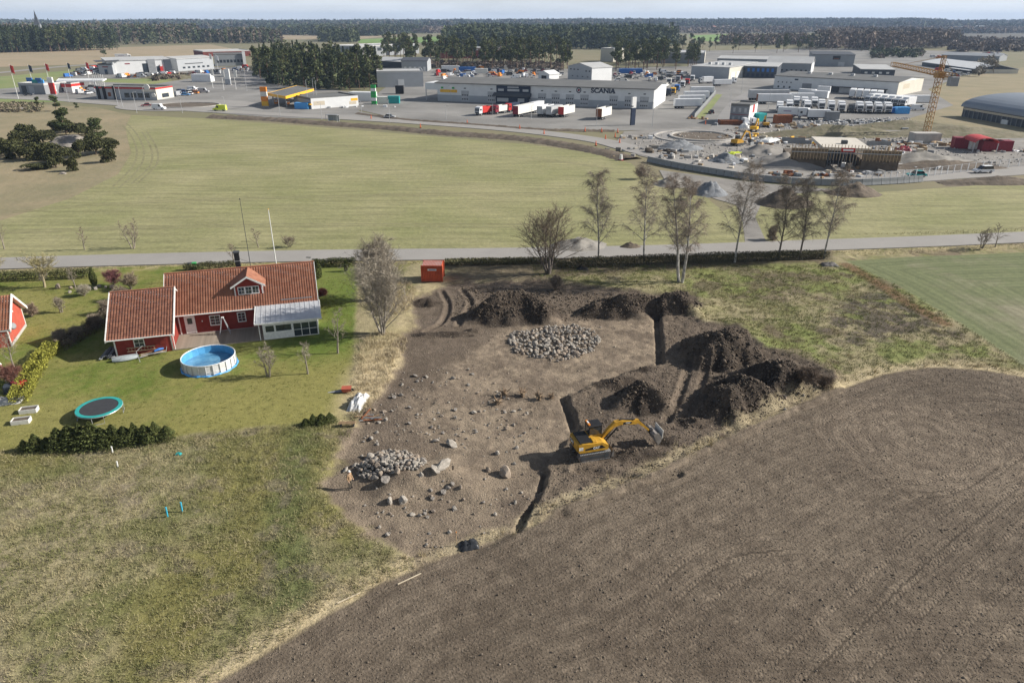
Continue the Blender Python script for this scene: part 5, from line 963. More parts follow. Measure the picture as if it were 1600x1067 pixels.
for k, (px, py, lab) in enumerate(((543, 665, 'brown plank bench lying at the corner of the lawn'),)):
    t = thing('plank_bench', lab, 'bench', GZ(px, py), .02)
    for j in range(3): MB().bbox(-.8, .8, -.07, .07, .3, .36, .01).part('plank', 'wood', t, loc=(0, -.17 + .17 * j, 0))
    for s in (-1, 1): MB().box(s * .6 - .06, s * .6 + .06, -.2, .2, 0, .3).part('leg', 'dark_grey', t)
t = thing('scrap_pile', 'jumble of old boards behind the bench at the lawn corner', 'boards', GZ(575, 655), .3)
for k in range(9): o = MB().box(-.9, .9, -.06, .06, 0, .05).part('board', ('wood', 'mid_grey', 'rust')[k % 3], t, loc=(r5.uniform(-.4, .4), r5.uniform(-.5, .5), .05 + .04 * k)); o.rotation_euler = (r5.uniform(-.2, .2), r5.uniform(-.2, .2), r5.uniform(0, 3))
t = thing('stone_heap', 'low heap of grey stones on the neighbouring lawn', 'stone heap', GZ(136, 452), 0)
for k in range(14): o = link('stone', STONE[k % 12], t, (r5.gauss(0, 1.2), r5.gauss(0, .5), .2)); s_ = r5.uniform(.25, .5); o.scale = (s_,) * 3; o.rotation_euler = (k, k * 2, k)
for k, (px, py, h_, m_, lab) in enumerate(((262, 807, .85, mat('pipe_blue', (.05, .42, .60), .5), 'left bright blue pipe sticking out of the meadow'), (285, 799, .85, MATS['pipe_blue'], 'right bright blue pipe sticking out of the meadow'), (176, 707, .6, 'white_paint', 'white marker post in front of the spruce hedge'), (184, 729, .5, 'white_paint', 'lower white marker post in the meadow'))):
    t = thing('marker_pipe', lab, 'pipe', GZ(px, py)); MB().tube([(0, 0, -.1), (.03, 0, h_)], .06, 10).part('pipe', m_, t); MB().cyl(.03, 0, h_, h_ + .04, .07, 10).part('cap', m_, t)
crumple('blue_rag', 'crumpled teal bag lying in the meadow grass', 'bag', 279, 710, .28, .2, .2, 'teal', 9)
# ---- orange container
p = GZ(677, 436.5); t = thing('shipping_container', 'small orange-red steel container standing by the road', 'container', p + Vector((0, 0, .05)), R(-1)); CW, CL, CHh = 1.5, 1.25, 2.5
M['container'] = mat('container_red', (.42, .075, .03), .6, scale=1.2, var=.22, detail=8)
MB().box(-CW + .05, CW - .05, -CL + .05, CL - .05, .15, CHh - .06).part('box', 'container', t)
for s in (-1, 1):
    for q in (-1, 1): MB().bbox(s * CW - .08, s * CW + .08, q * CL - .08, q * CL + .08, .02, CHh, .01).part('corner_post', 'container', t)
    MB().box(-CW + .08, CW - .08, s * CL - .05, s * CL + .05, .06, .2).part('bottom_rail', 'container', t); MB().box(-CW + .08, CW - .08, s * CL - .05, s * CL + .05, CHh - .14, CHh - .01).part('top_rail', 'container', t)
for k in range(12): MB().prism([(-CW + .12 + k * .235, -CL + .05), (-CW + .16 + k * .235, -CL - .0), (-CW + .26 + k * .235, -CL - .0), (-CW + .30 + k * .235, -CL + .05)][::-1], .2, CHh - .14, 'z').part('corrugation', 'container', t)
mb = MB()
for k in range(13): mb.box(-CW + .1 + k * .22, -CW + .2 + k * .22, -CL + .08, CL - .08, CHh - .06, CHh - .025)
mb.part('roof_rib', mat('container_roof', (.42, .20, .17), .5, scale=1, col2=(.42, .36, .34)), t, kind='stuff'); MB().box(-.6, .68, -CL - .03, -CL - .005, 1.72, 1.98).part('sign_plate', 'white_paint', t); MB().box(-.4, .6, -CL - .036, -CL - .03, 1.79, 1.91).part('sign_band', mat('sign_blue', (.12, .22, .42), .5), t)
# ================================================================ EXCAVATOR, PERSON, STUMPS
M['cat_yellow'] = mat('machine_yellow', (.50, .275, .03), .55, scale=2.5, var=.22)
p = GZ(922, 712); EX = thing('excavator', 'yellow crawler excavator digging at the edge of the spoil', 'excavator', p + Vector((.0, .3, .1)), R(16)); 
def track(y):
    pr = [(-1.55, .35), (-1.40, .08), (-1.15, 0), (1.15, 0), (1.40, .08), (1.55, .35), (1.40, .60), (1.15, .68), (-1.15, .68), (-1.40, .60)]
    o = MB().prism(pr, y - .26, y + .26, 'y').part('track', mat('track_steel', (.10, .085, .075), .8, scale=3, var=.3), EX); sh = MB()
    for k in range(19):
        x = -1.35 + k * .15
        for z in (.66, -.02): sh.box(x, x + .1, y - .28, y + .28, z, z + .05)
    sh.part('track_shoe', 'mid_grey', o, kind='stuff')
    for x in (-1.1, 1.1): MB().tube([(x, y - .275, .34), (x, y + .275, .34)], .24, 14).part('sprocket', 'dark_grey', o)
    mb = MB().prism([(-.9, .2), (.9, .2), (.8, .46), (-.8, .46)], y - .272, y + .272, 'y'); mb.part('track_frame', 'dark_grey', o)
for y in (-.92, .92): track(y)
MB().bbox(-.8, .8, -.66, .66, .3, .72, .08).part('undercarriage', 'dark_grey', EX); MB().cyl(0, 0, .7, .86, .55, 18).part('slew_ring', 'black', EX)
MB().prism([(1.55, .12), (1.72, .05), (1.78, .5), (1.70, .75), (1.60, .5)], -1.2, 1.2, 'y').part('dozer_blade', mat('worn_steel', (.22, .20, .18), .6, scale=2, var=.3), EX)
for y in (-.45, .45): MB().tube([(.7, y, .4), (1.62, y, .35)], .07, 6).part('blade_arm', 'dark_grey', EX)
# upper body
up = MB().prism([(-1.5, .95), (-1.35, .86), (1.25, .86), (1.25, 1.30), (.75, 1.62), (-1.2, 1.72), (-1.5, 1.62)], -1.1, 1.1, 'y').part('body', 'cat_yellow', EX)
MB().prism([(-1.58, .98), (-1.52, .98), (-1.52, 1.66), (-1.58, 1.58)], -.95, .95, 'y').part('counterweight', 'cat_yellow', up)
MB().bbox(-1.35, -.25, -.95, .95, 1.70, 1.82, .03).part('engine_hood', 'black', up); MB().bbox(-.2, .2, -1.0, -.2, 1.66, 1.82, .04).part('tank', 'cat_yellow', up); MB().cyl(-.9, .6, 1.8, 2.2, .05, 8).part('exhaust', 'dark_grey', up)
MB().prism([(-.9, 1.08), (1.0, 1.08), (.6, 1.42), (-.9, 1.24)], -1.108, -1.1, 'y').part('side_band', 'black', up); l_ = link('lettering', text_mesh('CAT', .30, .004, 'white_paint', .012), up); l_.location = (.12, -1.112, 1.21); l_.rotation_euler = (R(90), 0, 0)
MB().box(-1.592, -1.582, -.1, .85, 1.08, 1.55).part('rear_band', 'black', up); l_ = link('lettering', text_mesh('CAT', .40, .004, 'white_paint', .014), up); l_.location = (-1.597, .38, 1.31); l_.rotation_euler = (R(90), 0, R(-90))
l_ = link('lettering', text_mesh('M', .22, .004, 'white_paint', .01), up); l_.location = (-1.19, -1.108, 1.28); l_.rotation_euler = (R(90), 0, 0)
MB().bbox(-1.48, -1.1, -1.104, -1.09, 1.15, 1.45, .003).part('badge', 'white_paint', up)
cb = MB()
for x, y in ((-.12, .12), (-.12, 1.05), (1.02, .12), (1.02, 1.05)): cb.box(x, x + .07, y, y + .07, 1.28, 2.55)
cab = cb.part('cab', 'black', EX); MB().bbox(-.2, 1.12, .06, 1.18, 2.55, 2.66, .04).part('roof', 'black', cab); MB().box(-.06, 1.02, .135, .15, 1.75, 2.5).part('side_glass', 'glass', cab); MB().box(1.05, 1.07, .19, 1.05, 1.5, 2.5).part('windscreen', 'glass', cab); MB().box(-.06, 1.02, 1.08, 1.1, 1.75, 2.5).part('side_glass', 'glass', cab); MB().box(-.1, -.08, .19, 1.05, 1.75, 2.5).part('rear_glass', 'glass', cab)
MB().bbox(-.12, 1.1, .1, 1.15, 1.2, 1.74, .04).part('cab_base', 'cat_yellow', cab); MB().bbox(.1, .55, .4, .8, 1.75, 2.3, .06).part('seat', mat('hi_vis', (.45, .55, .05), .8), cab)
MB().bbox(-.16, .02, .2, 1.05, 2.67, 2.80, .02).part('light_bar', 'orange', cab); MB().bbox(-.14, .0, .45, .8, 2.80, 2.84, .01).part('light_bar_lens', 'white_paint', cab)
def arm(pts, w, name, par, m_='cat_yellow'):
    """box-section arm through (x, z, half depth)"""
    top = [(x, z + h_) for x, z, h_ in pts]; bot = [(x, z - h_) for x, z, h_ in pts]; return MB().prism((bot + top[::-1]), -w / 2, w / 2, 'y').part(name, m_, par)
bo = arm([(1.0, 1.35, .14), (1.5, 2.0, .19), (2.15, 2.62, .24), (2.8, 2.72, .21), (4.3, 2.45, .13)], .34, 'boom', EX)
MB().box(2.95, 3.75, -.176, -.17, 2.50, 2.72).part('boom_band', 'black', bo); l_ = link('lettering', text_mesh('CAT', .22, .004, 'white_paint', .008), bo); l_.location = (3.4, -.18, 2.61); l_.rotation_euler = (R(90), R(8), 0)
st = arm([(3.9, 2.62, .10), (4.4, 2.55, .20), (5.0, 2.0, .13), (5.75, 1.25, .10)], .26, 'stick', EX)
for a, b, c in (((1.3, .2, 1.1), (2.4, .2, 2.35), .07), ((1.3, -.2, 1.1), (2.4, -.2, 2.35), .07), ((2.6, 0, 2.98), (4.1, 0, 2.80), .065), ((4.55, 0, 2.62), (5.6, 0, 1.55), .055)): o = MB().tube([a, b], c, 8).part('hydraulic_cylinder', 'black', EX); MB().tube([Vector(a).lerp(Vector(b), .5), b], c * .55, 8).part('rod', 'silver', o)
bk = MB(); prof = [(5.6, 1.30), (5.85, 1.45), (6.25, 1.35), (6.50, 1.0), (6.52, .55), (6.25, .2), (6.2, .28), (6.40, .6), (6.38, .95), (6.18, 1.22), (5.85, 1.3)]
b_ = bk.prism(prof, -.75, .75, 'y').part('bucket', 'worn_steel' if 'worn_steel' in M else MATS['worn_steel'], EX)
for s in (-.77, .75): MB().prism([(5.7, 1.3), (5.9, 1.44), (6.25, 1.35), (6.50, 1.0), (6.52, .55), (6.22, .2)], s, s + .02, 'y').part('bucket_side', MATS['worn_steel'], b_)
MB().bbox(5.55, 5.95, -.2, .2, 1.15, 1.55, .05).part('tilt_hitch', 'black', EX)
MB().prism([(6.55, .7), (6.62, .9), (6.66, 1.6), (6.60, 1.65)], -.75, .75, 'y').part('bucket_plate', 'off_white', b_)
def skin_body(joints, edges, rad, name, mats, zone):
    me = bpy.data.meshes.new(name); me.from_pydata(joints, edges, []); o = bpy.data.objects.new(name, me); COL.objects.link(o); m = o.modifiers.new('s', 'SKIN')
    for v, r_ in zip(me.skin_vertices[0].data, rad): v.radius = (r_, r_)
    me.skin_vertices[0].data[0].use_root = True
    ss = o.modifiers.new('d', 'SUBSURF'); ss.levels = 2; ss.render_levels = 2; dg = bpy.context.evaluated_depsgraph_get(); new = bpy.data.meshes.new_from_object(o.evaluated_get(dg)); bpy.data.objects.remove(o)
    new.materials.clear()
    for q in mats: new.materials.append(q)
    for f in new.polygons: f.material_index = zone(f.center); f.use_smooth = True
    return new
J = [(0, 0, .92), (0, 0, 1.15), (0, 0, 1.40), (0, -.01, 1.50), (0, -.02, 1.62), (0, -.02, 1.72)]; E_ = [(0, 1), (1, 2), (2, 3), (3, 4), (4, 5)]; RD = [.155, .15, .15, .06, .095, .085]
for s in (-1, 1):
    b = len(J); J += [(s * .10, 0, .86), (s * .12, -.03, .48), (s * .12, .03, .10), (s * .13, -.14, .05)]; E_ += [(0, b), (b, b + 1), (b + 1, b + 2), (b + 2, b + 3)]; RD += [.105, .07, .05, .045]
    b = len(J); J += [(s * .20, 0, 1.40), (s * .28, .03, 1.14), (s * .26, -.10, .92), (s * .26, -.14, .84)]; E_ += [(2, b), (b, b + 1), (b + 1, b + 2), (b + 2, b + 3)]; RD += [.07, .052, .04, .035]
    for k in range(5): J.append((s * .26 + (k - 2) * .018, -.15 - (.02 if k else .0), .755 + .012 * abs(k - 2) + (.05 if k == 0 else 0))); E_.append((b + 3, len(J) - 1)); RD.append(.0095)
skin_m, jack, trou, boot = mat('skin', (.55, .36, .27), .6), mat('tan_jacket', (.33, .22, .13), .85, scale=6, var=.35), mat('work_trousers', (.11, .095, .075), .85, scale=5, var=.3), M['black']
def zone(c): return 0 if c.z > 1.475 or (abs(c.x) > .2 and c.z < .88) else (1 if c.z > .84 else (2 if c.z > .14 else 3))
pe = thing('person', 'person in tan work jacket and pale cap standing left of the near stone heap', 'person', GZ(548, 763), R(60)); bd = skin_body(J, E_, RD, 'body', [skin_m, jack, trou, boot], zone); body = link('body', bd, pe)
hd = MB(); hd.tube([(0, -.02, 1.70), (0, -.02, 1.77), (0, -.02, 1.82)], [.108, .10, .05], 12).part('cap', 'off_white', pe); MB().prism([(-.07, -.2), (.07, -.2), (.09, -.1), (-.09, -.1)], 1.70, 1.715, 'z').part('cap_brim', 'off_white', pe)
for s in (-1, 1): MB().cyl(s * .035, -.112, 1.645, 1.66, .012, 6).part('eye', 'black', pe); MB().bbox(s * .094 - .012, s * .094 + .012, -.03, .01, 1.6, 1.67, .008).part('ear', skin_m, pe)
MB().prism([(-.018, -.105), (.018, -.105), (0, -.14)], 1.60, 1.64, 'z').part('nose', skin_m, pe); MB().box(-.03, .03, -.112, -.104, 1.565, 1.575).part('mouth', 'dark_red', pe)
def stump(px, py, s, lab, seed):
    g = random.Random(seed); t = thing('tree_stump', lab, 'stump', GZ(px, py), g.random() * 6); me = rock_mesh(seed + 900, 2, .4, 1.0); me.materials.append(mat('root_soil', (.10, .072, .05), .95, scale=3, col2=(.21, .155, .10))); o = link('root_ball', me, t, (0, 0, s * .35)); o.scale = (s * .55, s * .45, s * .6)
    for k in range(11):
        a = g.random() * 6.28; e = g.uniform(-.2, 1.2); d = Vector((math.cos(a) * math.cos(e), math.sin(a) * math.cos(e), math.sin(e))); b = Vector((0, 0, s * .4)); MB().tube([b, b + d * s * .55 + Vector((0, 0, .05)), b + d * s * g.uniform(.8, 1.1) + Vector((g.uniform(-.1, .1), g.uniform(-.1, .1), g.uniform(-.1, .15)))], [s * .12, s * .08, s * .03], 5).part('root', mat('root_wood', (.22, .155, .10), .9, scale=4, var=.35), t)
for q in ((778, 631, .75, 'pale uprooted stump, nearest of the four on the cleared floor', 1), (788, 619, .75, 'yellowish uprooted stump behind the nearest one', 2), (816, 619, .7, 'dark uprooted stump second from the right on the floor', 3), (842, 624, .7, 'dark uprooted stump at the right of the four', 4), (862, 622, .5, 'small dark root clod by the dug edge', 5)): stump(*q)
# marker poles at the diggings
for px, py, h_, lab in ((1026, 492, 1.2, 'thin wooden marker pole at the head of the straight trench'), (713, 852, 1.3, 'thin wooden stake beside the black tarpaulin')):
    t = thing('marker_stake', lab, 'stake', GZ(px, py)); MB().tube([(0, 0, -.1), (.02, 0, h_)], .03, 5).part('stake', 'raw_wood', t); MB().tube([(.02, 0, h_ - .12), (.02, 0, h_)], .034, 5).part('painted_tip', 'orange', t)
crumple('dark_bundle', 'small black bundle lying by the hedge below the first birch', 'bundle', 910, 421, .9, .5, .45, 'black', 12); crumple('scrap_heap', 'small dark scrap heap in the meadow corner by the last birch', 'scrap', 1296, 415, 1.3, .8, .5, mat('charred', (.06, .055, .055), .9, scale=2, col2=(.2, .19, .18)), 13)
for i, (px, py, L) in enumerate(((640, 905, 1.8), (545, 935, 1.6))):
    o = MB().bbox(-L / 2, L / 2, -.04, .04, 0, .05, .008).part('dropped_lath', mat('bleached_lath', (.55, .47, .34), .8), None, loc=GZ(px, py) + Vector((0, 0, .05)), rotz=.62, label=('upper' if i == 0 else 'lower') + ' pale wooden lath lying on the edge of the ploughed field', cat='lath')
# ================================================================ BUILDINGS BEYOND THE FIELD
def hpx(p, ytop):
    """height of a vertical standing at ground point p whose top is seen at photo row ytop"""
    k = (533.5 - ytop) / FPX; c, s = math.cos(PITCH), math.sin(PITCH)
    return CH + p.y * (k * c - s) / (c + k * s)
defm('wall_white', (.66, .67, .67), .6, scale=.3, var=.05); defm('wall_grey', (.36, .38, .40), .6, scale=.3, var=.05); defm('wall_midgrey', (.25, .265, .28), .6, scale=.3, var=.06); defm('wall_dark', (.055, .065, .08), .6, scale=.3, var=.1); defm('wall_cream', (.60, .57, .49), .6, scale=.3, var=.06)
def hall(name, lab, pL, pR, ytop, depth, wall='wall_white', roof='roof_grey', kind='gable', rise=.06, panels=0, base=None, cat='building', front=(), right=(), h_=None, over=.4):
    """industrial hall: front wall from pL to pR (photo points of its foot), built back by depth metres. front / right: (part name, a0, a1, z0, z1, material[, proud])"""
    A = G(*pL); B = G(*pR); L = (B - A).length; ang = math.atan2(B.y - A.y, B.x - A.x); h = h_ or max(2.5, hpx(A, ytop)); t = thing(name, lab, cat, A, ang); D = depth
    rz = h + D * .5 * rise * 2 if kind == 'mono' else h + D * .5 * rise * 2
    if kind == 'gable': prof = [(0, 0), (D, 0), (D, h), (D / 2, rz), (0, h)]
    elif kind == 'mono': prof = [(0, 0), (D, 0), (D, rz), (0, h)]
    elif kind == 'arch': prof = [(0, 0), (D, 0)] + [(D / 2 + D / 2 * math.cos(math.pi * k / 12), h + rise * D * math.sin(math.pi * k / 12)) for k in range(13)]
    else: prof = [(0, 0), (D, 0), (D, h), (0, h)]
    if kind == 'cross':   # gable looks to the front
        MB().prism([(0, 0), (L, 0), (L, h), (L / 2, h + L * rise), (0, h)], 0, D, 'y').part('wall', wall, t)
    else: MB().prism(prof, 0, L, 'x').part('wall', wall, t)
    th = .35; r = MB()
    if kind == 'gable':
        for a, b, za, zb in ((-over, D / 2, h - over * 2 * (rz - h) / D, rz), (D + over, D / 2, h - over * 2 * (rz - h) / D, rz)):
            r.prism([(a, za + .02), (a, za + th), (b, zb + th), (b, zb + .02)] if a < b else [(a, za + .02), (b, zb + .02), (b, zb + th), (a, za + th)], -over, L + over, 'x')
    elif kind == 'mono': r.prism([(-over, h + .02), (D + over, rz + .02), (D + over, rz + th), (-over, h + th)], -over, L + over, 'x')
    elif kind == 'arch':
        P = [(D / 2 + (D / 2 + .5) * math.cos(math.pi * k / 16), h + rise * D * math.sin(math.pi * k / 16) + .02) for k in range(17)]; r.prism([(a, z + .3) for a, z in P] + P[::-1], -1.0, L + 1.0, 'x')
    elif kind == 'cross':
        for s in (0, 1):
            e = -over if s == 0 else L + over; zz = h - over * 2 * rise; r.prism([(e, zz + .02), (L / 2, h + L * rise + .02), (L / 2, h + L * rise + th), (e, zz + th)] if s == 0 else [(e, zz + .02), (e, zz + th), (L / 2, h + L * rise + th), (L / 2, h + L * rise + .02)], -over, D + over, 'y')
    else:
        r.box(.25, L - .25, .25, D - .25, h - .2, h + .05)
        for a in ((0, L, -.03, .25), (0, L, D - .25, D + .03), (-.03, .25, .25, D - .25), (L - .25, L + .03, .25, D - .25)): r.box(a[0], a[1], a[2], a[3], h - .4, h + .5)
    r.part('roof', roof, t)
    if panels:
        w = L / panels
        for k in range(panels): MB().box(k * w + .06, (k + 1) * w - .06, -.10, -.005, (base or 0) + .06 if base else .05, h - .12).part('panel', wall, t)
        if base:
            for k in range(panels): MB().box(k * w + .06, (k + 1) * w - .06, -.08, -.005, .02, base - .03).part('base_panel', 'wall_grey', t)
    pr0 = .12 if panels else .02
    for q in front:
        nm, a0, a1, z0, z1, m_ = q[:6]; pr = pr0 + (q[6] if len(q) > 6 else .05); MB().box(a0 * L, a1 * L, -pr, .0, z0 * h, z1 * h).part(nm, m_, t)
    for q in right:
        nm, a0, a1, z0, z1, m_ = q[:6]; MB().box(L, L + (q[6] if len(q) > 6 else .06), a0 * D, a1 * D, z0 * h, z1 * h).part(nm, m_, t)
    t['L'] = L; t['h'] = h; return t, L, h, D
def clean(t):
    for k in ('L', 'h'): 
        if k in t: del t[k]
def row(nm, n, a0, a1, z0, z1, m_, fill=.6): w = (a1 - a0) / n; return [(nm, a0 + w * (k + .5 - fill / 2), a0 + w * (k + .5 + fill / 2), z0, z1, m_) for k in range(n)]
# --- the long white truck workshop
doors = [.185, .31, .358, .541, .602, .664, .727, .851, .915, .978]
T, L, h, D = hall('workshop_hall', 'long white and grey truck workshop with dark lettering on its front', (684, 158), (1020, 171), 130, 36, 'wall_white', 'roof_grey', 'gable', .035, 11, None, over=.9, front=())
MB().box(0, L, -.125, -.0, .02, h * .36).part('base_band', 'wall_grey', T)
for k, c in enumerate(doors):
    if .40 < c < .55 and k == 3: pass
    u = (c - .05) * L / .965; d_ = MB().box(u - 1.9, u + 1.9, -.17, -.02, .05, h * .62).part('sectional_door', 'light_grey', T)
    for j in range(4): MB().box(u - 1.6 + j * .86, u - 1.15 + j * .86, -.185, -.168, h * .12, h * .2).part('pane', 'glass', d_); MB().box(u - 1.6 + j * .86, u - 1.15 + j * .86, -.185, -.168, h * .34, h * .42).part('pane', 'glass', d_)
    MB().box(u - .5, u + .5, -.3, -.11, h * .73, h * .78).part('door_lamp', 'dark_grey', T)
e0, e1 = .295 * L, .455 * L; en = MB().box(e0, e1, -.6, -.0, h * .30, h * .97).part('entrance_block', 'navy', T); MB().prism([(-2.6, h * .42), (-2.6, h * .47), (-.6, h * .60), (-.6, h * .42)], e0 - 1.2, e1 + .6, 'x').part('entrance_roof', 'roof_dark', T); MB().box(e0, e1 - .5, -1.6, -.2, .05, h * .40).part('entrance_wall', 'navy', T)
for a, b, z0, z1 in ((.05, .22, .68, .80), (.33, .68, .68, .80), (.78, .95, .68, .80), (.33, .66, .86, .93)): MB().box(e0 + (e1 - e0) * a, e0 + (e1 - e0) * b, -.66, -.6, h * z0, h * z1).part('window', 'light_grey', en)
for a, b in ((.04, .38), (.66, .85)): MB().box(e0 + (e1 - e0) * a, e0 + (e1 - e0) * b, -1.66, -1.6, h * .12, h * .32).part('shop_window', 'light_grey', T)
MB().box(.015 * L, .10 * L, -.22, -.1, h * .50, h * .66).part('yellow_sign', 'yellow', T)
for a in (.02, .075): MB().box(a * L, a * L + 1.2, -.2, -.1, h * .70, h * .80).part('green_sign', 'green', T)
MB().prism([(0, h * .62), (12, h * .62), (12, h), (0, h)], -6.2, 0, 'x').part('side_canopy', 'wall_white', T); MB().box(-6.1, -5.8, .1, .4, 0, h * .62).part('canopy_post', 'light_grey', T)
l_ = link('lettering', text_mesh('SCANIA', 2.7, .05, 'navy', .09, 1.12), T); l_.location = (.782 * L, -.2, h * .845); l_.rotation_euler = (R(90), 0, 0)
em = MB().prism([(math.cos(6.2832 * k / 16) * 1.15, h * .85 + math.sin(6.2832 * k / 16) * 1.25) for k in range(16)], -.2, -.11, 'y').part('emblem', 'navy', T); MB().prism([(math.cos(6.2832 * k / 16) * .8, h * .85 + math.sin(6.2832 * k / 16) * .9) for k in range(16)], -.24, -.2, 'y').part('emblem_disc', 'light_grey', em); MB().prism([(-.45, h * .85 - .6), (.5, h * .85 - .2), (.35, h * .85 + .6), (-.3, h * .85 + .4)], -.26, -.24, 'y').part('emblem_crest', 'dark_red', em); em.location.x = .675 * L
MB().box(.60 * L, .645 * L, -.16, -.1, h * .58, h * .66).part('notice', 'metal_white', T)
for k in range(4): MB().box(L, L + .08, D * (.02 + .245 * k), D * (.25 + .245 * k), .1, h - .2).part('side_panel', 'wall_white', T)
clean(T)
